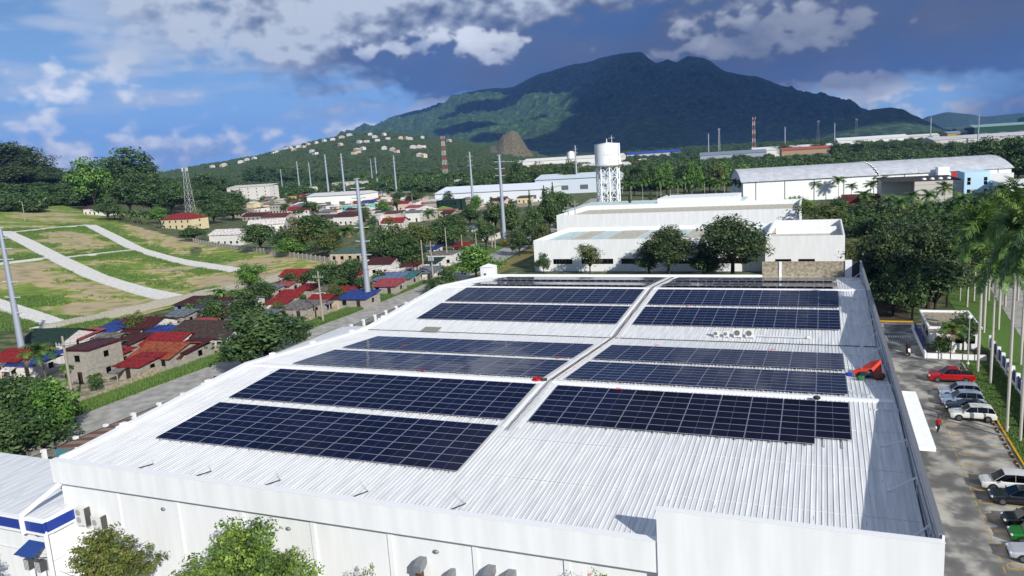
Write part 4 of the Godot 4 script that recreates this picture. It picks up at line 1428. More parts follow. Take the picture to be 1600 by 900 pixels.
	for s in [-1.0, 1.0]:
		for i in [0, 2, 3, cs.size() - 2]:
			var up := Vector3(cs[i if i > 0 else 1][0], cs[i if i > 0 else 1][1], s * (cs[i if i > 0 else 1][2] + 0.01))
			var dn := Vector3(cs[0][0] if i == 0 else (cs[-1][0] if i == cs.size() - 2 else cs[i][0]), belt, s * (hw * 0.90 + 0.01))
			pl.bar(dn, up, 0.045, 0.02)
		for i in range(1, cs.size() - 2):
			pl.bar(Vector3(cs[i][0], cs[i][1], s * cs[i][2]), Vector3(cs[i + 1][0], cs[i + 1][1], s * cs[i + 1][2]), 0.035, 0.035)
	bit(t, "pillar", pl, paint)
	if kind == "pickup":
		var bd := MB.new()
		bd.box2(Vector3(0.22 * L, belt + 0.02, -hw * 0.8), Vector3(0.47 * L, belt + 0.05, hw * 0.8))
		bit(t, "cargo_bed", bd, trim)
		bd = MB.new()
		for s in [-0.7, 0.7]:
			bd.bar(Vector3(0.24 * L, belt, s * hw), Vector3(0.22 * L, belt + 0.62, s * hw), 0.08, 0.08)
			bd.bar(Vector3(0.22 * L, belt + 0.62, s * hw), Vector3(0.40 * L, belt + 0.05, s * hw), 0.06, 0.06)
		bd.bar(Vector3(0.22 * L, belt + 0.62, -0.7 * hw), Vector3(0.22 * L, belt + 0.62, 0.7 * hw), 0.08, 0.08)
		bit(t, "roll_bar", bd, trim)
	var ls := MB.new()
	for s in [-1.0, 1.0]:
		ls.box2(Vector3(-0.30 * L, lo - 0.05, s * hw * 0.95), Vector3(0.30 * L, lo + 0.12, s * hw * 1.0))
	ls.box2(Vector3(-0.505 * L, 0.34, -hw * 0.6), Vector3(-0.48 * L, 0.56, hw * 0.6))
	bit(t, "lower_trim", ls, trim)
	for s in [-1.0, 1.0]:
		var h := MB.new()
		h.ball(Vector3(-0.478 * L, hood - 0.20, s * hw * 0.70), Vector3(0.13, 0.09, 0.2), 8, 6)
		bit(t, "headlight", h, mat("headlight", Color(0.75, 0.77, 0.78), 0.1))
		h = MB.new()
		h.box(Vector3(0.485 * L, rear_y - 0.14, s * hw * 0.78), Vector3(0.1, 0.2, 0.26))
		bit(t, "tail_light", h, mat("tail_light", Color(0.35, 0.02, 0.02), 0.2))
		h = MB.new()
		h.ball(Vector3(-0.19 * L, belt + 0.07, s * (hw + 0.1)), Vector3(0.09, 0.08, 0.12), 7, 5)
		bit(t, "mirror", h, paint)
	var wr := 0.34 if kind in ["sedan", "hatch"] else 0.39
	for x in [-0.31, 0.30]:
		for s in [-1.0, 1.0]:
			var wb := MB.new()
			wb.tube(Vector3(x * L, wr, s * (hw - 0.2)), Vector3(x * L, wr, s * (hw + 0.015)), wr, wr, 18)
			var wo := bit(t, "wheel", wb, mat("tyre", Color(0.025, 0.025, 0.025), 0.85))
			wb = MB.new()
			wb.tube(Vector3(x * L, wr, s * (hw + 0.0)), Vector3(x * L, wr, s * (hw + 0.025)), wr * 0.62, wr * 0.6, 12)
			bit(wo, "rim", wb, mat("rim", Color(0.45, 0.46, 0.47), 0.35, 0.7))

# body of capsules joined by a smooth minimum, meshed as surface nets
func figure(bones: Array, cell: float, m: Material) -> ArrayMesh:
	var lo := Vector3.ONE * 99.0
	var hi := -lo
	for q in bones:
		for k in 2:
			var r: float = q[2 + k] + cell * 2
			lo = lo.min(q[k] - Vector3.ONE * r)
			hi = hi.max(q[k] + Vector3.ONE * r)
	var n := Vector3i(((hi - lo) / cell).ceil()) + Vector3i.ONE
	var f := PackedFloat32Array()
	f.resize(n.x * n.y * n.z)
	for z in n.z:
		for y in n.y:
			for x in n.x:
				var p := lo + Vector3(x, y, z) * cell
				var acc := 0.0
				for q in bones:
					var ab: Vector3 = q[1] - q[0]
					var t := clampf((p - q[0]).dot(ab) / maxf(ab.length_squared(), 1e-6), 0, 1)
					var d: float = p.distance_to(q[0] + ab * t) - lerpf(q[2], q[3], t)
					acc += exp(-d * 55.0)
				f[(z * n.y + y) * n.x + x] = -log(maxf(acc, 1e-30)) / 55.0
	var vid := {}
	var vp: Array[Vector3] = []
	var at := func(x: int, y: int, z: int) -> float:
		return f[(z * n.y + y) * n.x + x]
	for z in n.z - 1:
		for y in n.y - 1:
			for x in n.x - 1:
				var s := Vector3.ZERO
				var cnt := 0
				for e in [[0, 0, 0, 1, 0, 0], [0, 1, 0, 1, 1, 0], [0, 0, 1, 1, 0, 1], [0, 1, 1, 1, 1, 1], [0, 0, 0, 0, 1, 0], [1, 0, 0, 1, 1, 0], [0, 0, 1, 0, 1, 1], [1, 0, 1, 1, 1, 1], [0, 0, 0, 0, 0, 1], [1, 0, 0, 1, 0, 1], [0, 1, 0, 0, 1, 1], [1, 1, 0, 1, 1, 1]]:
					var a: float = f[((z + e[2]) * n.y + y + e[1]) * n.x + x + e[0]]
					var b: float = f[((z + e[5]) * n.y + y + e[4]) * n.x + x + e[3]]
					if (a < 0) != (b < 0):
						var t := a / (a - b)
						s += Vector3(x + lerpf(e[0], e[3], t), y + lerpf(e[1], e[4], t), z + lerpf(e[2], e[5], t))
						cnt += 1
				if cnt > 0:
					vid[(z * n.y + y) * n.x + x] = vp.size()
					vp.append(lo + s / cnt * cell)
	var mb := MB.new()
	for z in range(1, n.z - 1):
		for y in range(1, n.y - 1):
			for x in range(1, n.x - 1):
				var a: float = at.call(x, y, z)
				for ax in 3:
					var b: float = at.call(x + int(ax == 0), y + int(ax == 1), z + int(ax == 2))
					if (a < 0) == (b < 0):
						continue
					var u := [[0, 1, 0], [0, 0, 1], [1, 0, 0]][ax] as Array
					var w := [[0, 0, 1], [1, 0, 0], [0, 1, 0]][ax] as Array
					var q: Array[Vector3] = []
					for k in [[0, 0], [1, 0], [1, 1], [0, 1]]:
						var key: int = ((z - u[2] * k[0] - w[2] * k[1]) * n.y + y - u[1] * k[0] - w[1] * k[1]) * n.x + x - u[0] * k[0] - w[0] * k[1]
						if vid.has(key):
							q.append(vp[vid[key]])
					if q.size() == 4:
						if a < 0:
							mb.quad(q[3], q[2], q[1], q[0])
						else:
							mb.quad(q[0], q[1], q[2], q[3])
	return mb.mesh(m)

func people() -> void:
	var skin := mat("skin", Color(0.42, 0.27, 0.19), 0.7)
	var hair := mat("hair", Color(0.02, 0.018, 0.016), 0.8)
	var redc := mat("red_shirt", Color(0.55, 0.03, 0.05), 0.85)
	var navy := mat("navy_trousers", Color(0.03, 0.035, 0.06), 0.9)
	var p := thing("person", "person in red shirt and dark trousers walking across the parking lot with a white bag", "person", Vector3(11.9, 0.02, -89.5), "", 0.3)
	var bones := [
		[Vector3(0, 0.95, 0), Vector3(0, 1.15, 0.0), 0.135, 0.12], [Vector3(0, 1.15, 0), Vector3(0, 1.40, 0.02), 0.12, 0.10],
		[Vector3(-0.15, 1.41, 0.02), Vector3(0.15, 1.41, 0.02), 0.075, 0.075], [Vector3(0, 1.42, 0.02), Vector3(0, 1.53, 0.03), 0.055, 0.05],
		[Vector3(0, 1.60, 0.04), Vector3(0, 1.68, 0.035), 0.082, 0.09],
		[Vector3(-0.18, 1.41, 0.02), Vector3(-0.25, 1.13, -0.03), 0.055, 0.043], [Vector3(-0.25, 1.13, -0.03), Vector3(-0.26, 0.88, 0.06), 0.042, 0.032], [Vector3(-0.26, 0.88, 0.06), Vector3(-0.26, 0.78, 0.09), 0.035, 0.022],
		[Vector3(0.18, 1.41, 0.02), Vector3(0.25, 1.13, 0.0), 0.055, 0.043], [Vector3(0.25, 1.13, 0.0), Vector3(0.25, 0.9, 0.14), 0.042, 0.032], [Vector3(0.25, 0.9, 0.14), Vector3(0.25, 0.81, 0.19), 0.035, 0.022],
		[Vector3(-0.09, 0.93, 0), Vector3(-0.10, 0.50, 0.10), 0.088, 0.06], [Vector3(-0.10, 0.50, 0.10), Vector3(-0.10, 0.09, 0.05), 0.058, 0.04], [Vector3(-0.10, 0.05, 0.03), Vector3(-0.10, 0.04, 0.2), 0.045, 0.035],
		[Vector3(0.09, 0.93, 0), Vector3(0.10, 0.50, 0.0), 0.088, 0.06], [Vector3(0.10, 0.50, 0.0), Vector3(0.10, 0.12, -0.2), 0.058, 0.04], [Vector3(0.10, 0.08, -0.22), Vector3(0.10, 0.045, -0.06), 0.045, 0.035]]
	part(p, "body", figure(bones, 0.028, skin))
	part(p, "shirt", figure([[Vector3(0, 0.95, 0), Vector3(0, 1.15, 0.0), 0.16, 0.145], [Vector3(0, 1.15, 0), Vector3(0, 1.40, 0.02), 0.145, 0.12], [Vector3(-0.15, 1.40, 0.02), Vector3(0.15, 1.40, 0.02), 0.09, 0.09], [Vector3(-0.18, 1.40, 0.02), Vector3(-0.245, 1.15, -0.03), 0.075, 0.07], [Vector3(0.18, 1.40, 0.02), Vector3(0.245, 1.15, 0.0), 0.075, 0.07]], 0.028, redc))
	part(p, "trousers", figure([[Vector3(-0.09, 0.93, 0), Vector3(-0.10, 0.50, 0.10), 0.115, 0.085], [Vector3(-0.10, 0.50, 0.10), Vector3(-0.10, 0.12, 0.05), 0.082, 0.068], [Vector3(0.09, 0.93, 0), Vector3(0.10, 0.50, 0.0), 0.115, 0.085], [Vector3(0.10, 0.50, 0.0), Vector3(0.10, 0.15, -0.19), 0.082, 0.068], [Vector3(-0.05, 0.96, 0), Vector3(0.05, 0.96, 0), 0.14, 0.14]], 0.028, navy))
	part(p, "hair", figure([[Vector3(0, 1.68, 0.01), Vector3(0, 1.71, 0.02), 0.10, 0.09], [Vector3(0, 1.62, -0.03), Vector3(0, 1.68, -0.01), 0.07, 0.095]], 0.024, hair))
	var bag := MB.new()
	bag.ball(Vector3(0, -0.2, 0), Vector3(0.12, 0.2, 0.07), 8, 6)
	bag.bar(Vector3(0, -0.05, 0), Vector3(0, 0.06, 0), 0.05, 0.02)
	var bo := single("shopping_bag", bag.mesh(mat("bag_white", Color(0.8, 0.8, 0.8), 0.6)), "white bag carried by the person in red", "bag")
	bo.position = Vector3(11.9, 0.02, -89.5) + Basis(Vector3.UP, 0.3) * Vector3(-0.26, 0.74, 0.09)
	# motorcycle with two riders
	var at := Vector3(11.9, 0.02, -121.2)
	var mc := thing("motorcycle", "white fronted motorcycle carrying two riders near the guard house", "motorcycle", at, "", 0.15)
	var b: MB
	for z in [-0.62, 0.62]:
		b = MB.new()
		b.tube(Vector3(-0.06, 0.3, z), Vector3(0.06, 0.3, z), 0.3, 0.3, 16)
		var w := bit(mc, "wheel", b, mat("tyre", Color.BLACK))
		b = MB.new()
		b.tube(Vector3(-0.065, 0.3, z), Vector3(0.065, 0.3, z), 0.18, 0.18, 12)
		bit(w, "rim", b, mat("rim", Color.GRAY))
	b = MB.new()
	b.bar(Vector3(0, 0.3, 0.62), Vector3(0, 0.98, 0.42), 0.1, 0.1)
	b.bar(Vector3(0, 0.45, 0.4), Vector3(0, 0.5, -0.6), 0.22, 0.24)
	b.ball(Vector3(0, 0.68, 0.1), Vector3(0.15, 0.14, 0.28), 8, 6)
	bit(mc, "frame", b, mat("car_trim", Color.BLACK))
	b = MB.new()
	b.box(Vector3(0, 0.8, 0.56), Vector3(0.3, 0.55, 0.08), Basis(Vector3.RIGHT, -0.25))
	b.ball(Vector3(0, 0.62, 0.66), Vector3(0.1, 0.1, 0.25), 8, 6)
	bit(mc, "fairing", b, mat("unit_white", Color.WHITE))
	b = MB.new()
	b.bar(Vector3(0, 0.78, -0.75), Vector3(0, 0.74, 0.05), 0.26, 0.1)
	bit(mc, "seat", b, mat("car_trim", Color.BLACK))
	b = MB.new()
	b.bar(Vector3(-0.33, 1.02, 0.36), Vector3(0.33, 1.02, 0.36), 0.04, 0.04)
	bit(mc, "handlebar", b, mat("car_trim", Color.BLACK))
	for k in 2:
		var z := -0.12 - k * 0.42
		var lab: String = ["rider in dark maroon jacket steering the motorcycle", "pillion rider in dark clothes behind the motorcycle rider"][k]
		var o := thing("person", lab, "person", at, "", 0.15)
		var hz := 0.38 if k == 0 else z + 0.35
		var hx := 0.27 if k == 0 else 0.14
		var hy := 1.03 if k == 0 else 1.0
		var bn: Array = [[Vector3(0, 0.88, z), Vector3(0, 1.1, z + 0.03), 0.14, 0.13], [Vector3(0, 1.1, z + 0.03), Vector3(0, 1.34, z + 0.09), 0.13, 0.11], [Vector3(-0.15, 1.35, z + 0.09), Vector3(0.15, 1.35, z + 0.09), 0.08, 0.08]]
		for s in [-1.0, 1.0]:
			bn.append([Vector3(s * 0.18, 1.35, z + 0.09), Vector3(s * 0.28, 1.12, z + 0.22), 0.06, 0.048])
			bn.append([Vector3(s * 0.28, 1.12, z + 0.22), Vector3(s * hx, hy, hz), 0.046, 0.04])
			bn.append([Vector3(s * 0.1, 0.88, z), Vector3(s * 0.22, 0.78, z + 0.42), 0.1, 0.07])
			bn.append([Vector3(s * 0.22, 0.78, z + 0.42), Vector3(s * 0.18, 0.36, z + 0.3), 0.066, 0.045])
			bn.append([Vector3(s * 0.18, 0.32, z + 0.28), Vector3(s * 0.18, 0.31, z + 0.42), 0.045, 0.035])
		part(o, "body", figure(bn, 0.034, mat(["maroon_jacket", "dark_jacket"][k], [Color(0.20, 0.04, 0.06), Color(0.05, 0.05, 0.06)][k], 0.85)))
		part(o, "head", figure([[Vector3(0, 1.40, z + 0.1), Vector3(0, 1.5, z + 0.11), 0.055, 0.055], [Vector3(0, 1.55, z + 0.13), Vector3(0, 1.6, z + 0.12), 0.085, 0.09]], 0.03, skin))
		part(o, "helmet", figure([[Vector3(0, 1.60, z + 0.1), Vector3(0, 1.65, z + 0.11), 0.125, 0.12]], 0.03, mat("helmet", Color(0.03, 0.03, 0.035), 0.25)))

func parking() -> void:
	car("red_pickup", "bright red double cab pickup truck parked beside the lawn", "pickup", Color(0.62, 0.03, 0.05), Vector3(15.7, 0.02, -109.0), 0.04)
	car("parked_car", "silver sport utility car parked next to the red pickup", "suv", Color(0.58, 0.62, 0.68), Vector3(15.8, 0.02, -102.6), 0.0)
	car("parked_car", "silver blue sport utility car between the other silver one and the black car", "suv", Color(0.50, 0.56, 0.65), Vector3(15.6, 0.02, -99.6), 0.02)
	car("parked_car", "black sedan squeezed beside the white sport utility car with a dark side stripe", "sedan", Color(0.02, 0.02, 0.025), Vector3(15.8, 0.02, -97.1), 0.0)
	car("parked_car", "white sport utility car with a dark side stripe", "suv", Color(0.82, 0.82, 0.80), Vector3(15.9, 0.02, -94.5), 0.0)
	car("parked_car", "white people carrier parked next to the charcoal sedan", "mpv", Color(0.80, 0.80, 0.80), Vector3(16.0, 0.02, -76.0), 0.0)
	car("parked_car", "charcoal grey sedan parked next to the white people carrier", "sedan", Color(0.10, 0.115, 0.13), Vector3(16.2, 0.02, -73.3), 0.0)
	car("parked_car", "black blue hatchback parked next to the green car", "hatch", Color(0.015, 0.018, 0.03), Vector3(16.0, 0.02, -68.8), 0.0)
	car("parked_car", "vivid green small hatchback", "hatch", Color(0.10, 0.42, 0.13), Vector3(16.0, 0.02, -66.3), 0.0)
	car("parked_car", "silver sedan parked next to the green car", "sedan", Color(0.66, 0.67, 0.70), Vector3(15.7, 0.02, -63.4), 0.0)
	var k := 0
	for q in [[47, -250, 0.75, 0.75, 0.74], [49, -254, 0.3, 0.02, 0.03], [50.5, -258, 0.7, 0.7, 0.7], [52, -262, 0.05, 0.05, 0.06], [45.3, -246, 0.45, 0.47, 0.5], [53.5, -266, 0.8, 0.8, 0.8], [55, -270, 0.25, 0.05, 0.06], [44, -242, 0.7, 0.7, 0.72]]:
		car("street_car", ["white car", "dark red car", "pale grey car", "black car", "mid grey car", "white car", "maroon car", "light silver car"][k] + ["", "", "", "", "", " behind the black car", "", ""][k] + " standing along the far street under the palms", "suv" if k % 2 else "sedan", Color(q[2], q[3], q[4]), Vector3(q[0], 0.1, q[1]), 0.5)
		k += 1
	# guard house
	var white := mat("hall_white", Color.WHITE)
	var glass := mat("dark_glass", Color(0.03, 0.035, 0.04), 0.08)
	var g := thing("guard_house", "white flat roofed modern guard house at the parking entrance", "guard house", Vector3(18, 0, -129))
	var o := g.position
	var b := MB.new()
	b.box2(Vector3(15.2, 0, -136) - o, Vector3(21.4, 2.9, -125.2) - o)
	bit(g, "wall", b, white)
	b = MB.new()
	b.box2(Vector3(14.8, 2.9, -136.4) - o, Vector3(21.8, 3.2, -124.6) - o)
	bit(g, "roof", b, mat("stained_render", Color.WHITE))
	for s in [[14.8, -136.4, 15.05, -124.6], [21.55, -136.4, 21.8, -124.6], [15.05, -136.4, 21.55, -136.15], [15.05, -124.85, 21.55, -124.6]]:
		b = MB.new()
		b.box2(Vector3(s[0], 3.21, s[1]) - o, Vector3(s[2], 3.55, s[3]) - o)
		bit(g, "parapet", b, white)
	b = MB.new()
	b.box2(Vector3(15.8, 0.0, -125.3) - o, Vector3(18.2, 2.6, -123.4) - o)
	bit(g, "porch_wall", b, white)
	for s in [[18.4, 1.0, 19.6, 2.6], [19.9, 1.0, 21.0, 2.5]]:
		b = MB.new()
		b.box2(Vector3(s[0], s[1], -125.24) - o, Vector3(s[2], s[3] - 0.3, -125.15) - o)
		bit(g, "window", b, glass)
	b = MB.new()
	b.box2(Vector3(16.4, 0.05, -123.44) - o, Vector3(17.5, 2.2, -123.36) - o)
	bit(g, "door", b, glass)
	for z in [-134.5, -130.5]:
		b = MB.new()
		b.box2(Vector3(15.15, 1.2, z) - o, Vector3(15.24, 2.4, z + 2.6) - o)
		bit(g, "window", b, glass)
	# white planter wall and blue gate beside it
	var pw := thing("planter_wall", "low white wall round the guard house garden", "wall", Vector3(17.7, 0, -120.5))
	o = pw.position
	for k2 in 5:
		b = MB.new()
		b.box2(Vector3(14.2 + k2 * 1.5, 0, -120.0) - o, Vector3(15.55 + k2 * 1.5, 0.75, -119.7) - o)
		bit(pw, "wall_panel", b, white)
	b = MB.new()
	b.box2(Vector3(13.9, 0, -138.0) - o, Vector3(14.15, 0.8, -119.7) - o)
	bit(pw, "wall_panel", b, white)
	var bg := thing("blue_gate", "dark blue slatted sliding gate beside the guard house", "gate", Vector3(14.0, 0.8, -128))
	for k2 in 30:
		b = MB.new()
		b.box(Vector3(0, 0.6, -6.0 + k2 * 0.42), Vector3(0.06, 1.2, 0.3))
		bit(bg, "slat", b, mat("fence_blue", Color(0.12, 0.19, 0.46), 0.5))
	# blue fence with white posts along the lawn
	var fe := thing("blue_fence", "dark blue panel fence with white posts behind the palm lawn", "fence", Vector3(22.0, 0, -95))
	o = fe.position
	for k2 in 26:
		var z := -126.0 + k2 * 3.2
		var x := lerpf(22.5, 20.6, k2 / 26.0) + 0.6
		b = MB.new()
		b.box2(Vector3(x - 0.22, 0, z - 0.22) - o, Vector3(x + 0.22, 2.1, z + 0.22) - o)
		bit(fe, "post", b, white)
		b = MB.new()
		b.box2(Vector3(x - 0.04, 0.35, z + 0.24) - o, Vector3(x + 0.04, 1.8, z + 2.95) - o)
		bit(fe, "panel", b, mat("fence_blue", Color.BLUE))
		b = MB.new()
		b.box2(Vector3(x - 0.12, 0, z + 0.24) - o, Vector3(x + 0.12, 0.34, z + 2.95) - o)
		bit(fe, "plinth", b, white)
	# lamp posts
	k = 0
	for q in [[18.9, -117.2, 6.5, "by the guard house planter"], [18.8, -92.0, 6.5, "beside the white sport utility car"], [40.6, -199.0, 7.5, "on the far street"]]:
		var lp := thing("lamp_post", "slender grey lamp post with globe " + q[3], "lamp post", Vector3(q[0], 0, q[1]))
		b = MB.new()
		b.tube(Vector3.ZERO, Vector3(0, q[2], 0), 0.09, 0.05, 8)
		bit(lp, "pole", b, mat("pole_grey", Color(0.62, 0.63, 0.64), 0.5))
		b = MB.new()
		b.ball(Vector3(0, q[2] + 0.25, 0), Vector3(0.28, 0.32, 0.28), 10, 8)
		bit(lp, "globe", b, mat("globe", Color(0.82, 0.82, 0.78), 0.3))
		b = MB.new()
		b.tube(Vector3.ZERO, Vector3(0, 0.35, 0), 0.2, 0.16, 8)
		bit(lp, "base", b, white)

# ---------------------------------------------------------------- other buildings
func tub(t: Node3D, o: Vector3, a: Vector3, b: Vector3, wall: Material, roof: Material, rim: float) -> void:
	# flat roofed block whose walls rise above the roof as a parapet
	var th := 0.35
	for q in [[Vector3(a.x, a.y, b.z - th), b], [Vector3(a.x, a.y, a.z), Vector3(b.x, b.y, a.z + th)], [Vector3(a.x, a.y, a.z + th + 0.002), Vector3(a.x + th, b.y - 0.002, b.z - th - 0.002)], [Vector3(b.x - th, a.y, a.z + th + 0.002), Vector3(b.x, b.y - 0.002, b.z - th - 0.002)]]:
		var m := MB.new()
		m.box2(q[0] - o, q[1] - o)
		bit(t, "wall", m, wall)
	var r := MB.new()
	r.box2(Vector3(a.x + th, b.y - rim - 0.2, a.z + th) - o, Vector3(b.x - th, b.y - rim, b.z - th) - o)
	bit(t, "roof", r, roof)

func buildings() -> void:
	var white := mat("hall_white", Color.WHITE)
	var cap := mat("roof_cap", Color.WHITE)
	var tanroof := mat("gravel_roof", Color(0.78, 0.76, 0.69), 0.95, 0.0, noise_tex("conc", 41, 0.02, 0.82, 1.0), 0.05)
	var pale := mat("pale_teal_roof", Color(0.80, 0.87, 0.86), 0.8, 0.0, noise_tex("conc", 41, 0.02, 0.82, 1.0), 0.04)
	var dark := mat("dark_glass", Color.BLACK)
	var t := thing("factory_block", "long white flat roofed factory with strip windows behind the hall", "factory", Vector3(-40, 0, -208))
	var o := t.position
	tub(t, o, Vector3(-73.5, 0, -226), Vector3(-12.7, 8.6, -195), white, pale, 1.2)
	var b: MB
	for k in 5:
		b = MB.new()
		b.box2(Vector3(-66 + k * 10.5, 7.405, -225.5) - o, Vector3(-61 + k * 10.5 + (k % 2) * 3.0, 7.43, -195.5) - o)
		bit(t, "roof_patch", b, tanroof)
	for q in [[-68.0, -62.6], [-60.0, -51.2], [-49.0, -40.0], [-37.5, -28.5], [-26.0, -17.0]]:
		b = MB.new()
		b.box2(Vector3(q[0], 2.0, -195.1) - o, Vector3(q[1], 3.4, -194.96) - o)
		var w := bit(t, "window_strip", b, dark)
		for k in 5:
			var x: float = lerpf(q[0], q[1], (k + 1) / 6.0)
			b = MB.new()
			b.box2(Vector3(x - 0.05, 2.0, -194.95) - o, Vector3(x + 0.05, 3.4, -194.9) - o)
			bit(w, "mullion", b, mat("gutter_dark", Color.BLACK))
	t = thing("factory_wing", "white factory wing with deep parapet beside the big dark trees", "factory", Vector3(-4, 0, -207))
	o = t.position
	tub(t, o, Vector3(-12.5, 0, -226), Vector3(5.0, 9.3, -190), white, tanroof, 1.9)
	b = MB.new()
	b.box2(Vector3(-11, 7.41, -210) - o, Vector3(3.5, 9.2, -209.6) - o)
	bit(t, "inner_wall", b, white)
	for q in [[-10.2, -6.6], [-5.0, -1.4]]:
		b = MB.new()
		b.box2(Vector3(q[0], 2.2, -190.1) - o, Vector3(q[1], 3.8, -189.95) - o)
		bit(t, "window_strip", b, dark)
	t = thing("factory_block", "second white factory tier seen above the first one", "factory", Vector3(-45, 0, -260))
	o = t.position
	tub(t, o, Vector3(-84.5, 0, -285), Vector3(-6.5, 10.6, -248), white, tanroof, 1.6)
	t = thing("factory_block", "third factory tier with pale teal roof in front of the water tower", "factory", Vector3(-62, 0, -318))
	o = t.position
	b = MB.new()
	b.box2(Vector3(-98, 0, -340) - o, Vector3(-30, 7.6, -298) - o)
	bit(t, "wall", b, white)
	b = MB.new()
	b.box2(Vector3(-98.6, 7.61, -340.6) - o, Vector3(-29.4, 7.9, -297.4) - o)
	bit(t, "roof", b, pale)
	b = MB.new()
	b.box2(Vector3(-62, 7.91, -330) - o, Vector3(-31, 10.5, -310) - o)
	bit(t, "penthouse", b, white)
	# water tower
	var wt := thing("water_tower", "tall white water tower: cylinder tank on a braced lattice stand", "water tower", Vector3(-91.5, 0, -345))
	var wm := mat("tower_white", Color(0.91, 0.92, 0.925), 0.6, 0.0, noise_tex("wall_grime", 51, 0.008, 0.945, 1.0), 0.08)
	b = MB.new()
	b.tube(Vector3(0, 24.3, 0), Vector3(0, 33.9, 0), 5.7, 5.7, 40)
	bit(wt, "tank", b, wm)
	b = MB.new()
	b.tube(Vector3(0, 33.9, 0), Vector3(0, 34.5, 0), 5.75, 0.4, 40)
	b.tube(Vector3(0, 34.4, 0), Vector3(0, 36.2, 0), 0.2, 0.15, 8)
	bit(wt, "tank_roof", b, wm)
	b = MB.new()
	b.tube(Vector3(0, 23.9, 0), Vector3(0, 24.3, 0), 6.5, 6.5, 40)
	bit(wt, "walkway", b, mat("plate_grey", Color.WHITE))
	b = MB.new()
	for k in 24:
		var a := TAU * k / 24
		var a1 := TAU * (k + 1) / 24
		b.tube(Vector3(cos(a) * 6.4, 24.3, sin(a) * 6.4), Vector3(cos(a) * 6.4, 25.3, sin(a) * 6.4), 0.04, 0.04, 4)
		b.tube(Vector3(cos(a) * 6.4, 25.3, sin(a) * 6.4), Vector3(cos(a1) * 6.4, 25.3, sin(a1) * 6.4), 0.04, 0.04, 4)
	bit(wt, "railing", b, cap)
	b = MB.new()
	b.box(Vector3(6.1, 29.5, 1.2), Vector3(0.5, 9.0, 0.12))
	b.box(Vector3(6.3, 25.6, 1.2), Vector3(0.9, 2.4, 0.9))
	bit(wt, "ladder", b, cap)
	b = MB.new()
	b.tube(Vector3(2.4, 34.2, 0), Vector3(2.4, 37.6, 0), 0.1, 0.06, 5)
	b.tube(Vector3(1.0, 36.4, 0), Vector3(3.8, 36.4, 0), 0.05, 0.05, 5)
	bit(wt, "antenna", b, cap)
	for k in 8:
		var a := TAU * (k + 0.5) / 8
		var a1 := TAU * (k + 1.5) / 8
		var p := Vector3(cos(a), 0, sin(a)) * 5.2
		var q := Vector3(cos(a1), 0, sin(a1)) * 5.2
		b = MB.new()
		b.tube(p, p + Vector3(0, 23.9, 0), 0.36, 0.34, 8)
		bit(wt, "column", b, wm)
		for f in 5:
			var y0 := f * 4.75
			var y1 := (f + 1) * 4.75
			b = MB.new()
			b.tube(p + Vector3(0, y1, 0), q + Vector3(0, y1, 0), 0.17, 0.17, 5)
			bit(wt, "ring_beam", b, wm)
			b = MB.new()
			b.tube(p + Vector3(0, y0, 0), q + Vector3(0, y1, 0), 0.14, 0.14, 5)
			b.tube(q + Vector3(0, y0, 0), p + Vector3(0, y1, 0), 0.14, 0.14, 5)
			bit(wt, "cross_brace", b, wm)
	# faded lettering wrapped round the tank
	var font := SystemFont.new()
	font.font_names = PackedStringArray(["Droid Sans"])
	var ink := mat("faded_ink", Color(0.66, 0.66, 0.65), 0.8)
	var txt := "CARMELRAY"
	for i in txt.length():
		var tm := TextMesh.new()
		tm.text = txt[i]
		tm.font = font
		tm.font_size = 64
		tm.pixel_size = 0.021
		tm.depth = 0.03
		tm.material = ink
		var a := deg_to_rad(-12.0 + i * 12.5)
		var l := part(wt, "letter", tm)
		l.position = Vector3(sin(a + 0.24) * 5.73, 29.0, cos(a + 0.24) * 5.73)
		l.rotation.y = a + 0.24
	for q in [[14.0, 27.2, 0.9, 0.3], [14.0, 26.2, 0.25, 1.4], [20.0, 26.6, 1.2, 0.25], [23.0, 27.3, 0.3, 0.9], [18.0, 25.6, 1.4, 0.22], [17.5, 28.0, 0.3, 0.3]]:
		var a := deg_to_rad(q[0] + 12.0)
		b = MB.new()
		b.box(Vector3.ZERO, Vector3(q[2], q[3], 0.03))
		var l := bit(wt, "emblem", b, ink)
		l.position = Vector3(sin(a) * 5.73, q[1], cos(a) * 5.73)
		l.rotation.y = a
	var w2 := thing("water_tank", "small distant white water tank on legs among the trees", "water tower", Vector3(-262, 0, -830))
	b = MB.new()
	b.tube(Vector3(0, 22.0, 0), Vector3(0, 29.0, 0), 4.4, 4.4, 20)
	b.tube(Vector3(0, 29.0, 0), Vector3(0, 30.2, 0), 4.5, 0.3, 20)
	bit(w2, "tank", b, wm)
	for k in 4:
		b = MB.new()
		var a := TAU * k / 4 + 0.4
		b.tube(Vector3(cos(a) * 3.6, 0, sin(a) * 3.6), Vector3(cos(a) * 3.6, 22, sin(a) * 3.6), 0.3, 0.3, 6)
		bit(w2, "leg", b, wm)
	# arched warehouse
	var aw := thing("arched_warehouse", "very long white warehouse with a curved pale roof", "warehouse", Vector3(20, 0, -440))
	aw.rotation.y = deg_to_rad(13.0)
	var shell := mat("arch_roof", Color(0.80, 0.81, 0.83), 0.5, 0.0, noise_tex("roof_grime", 52, 0.012, 0.90, 1.0, 5), 0.03)
	b = MB.new()
	b.box2(Vector3(-64, 0, -26), Vector3(60, 10.6, 24))
	bit(aw, "wall", b, white)
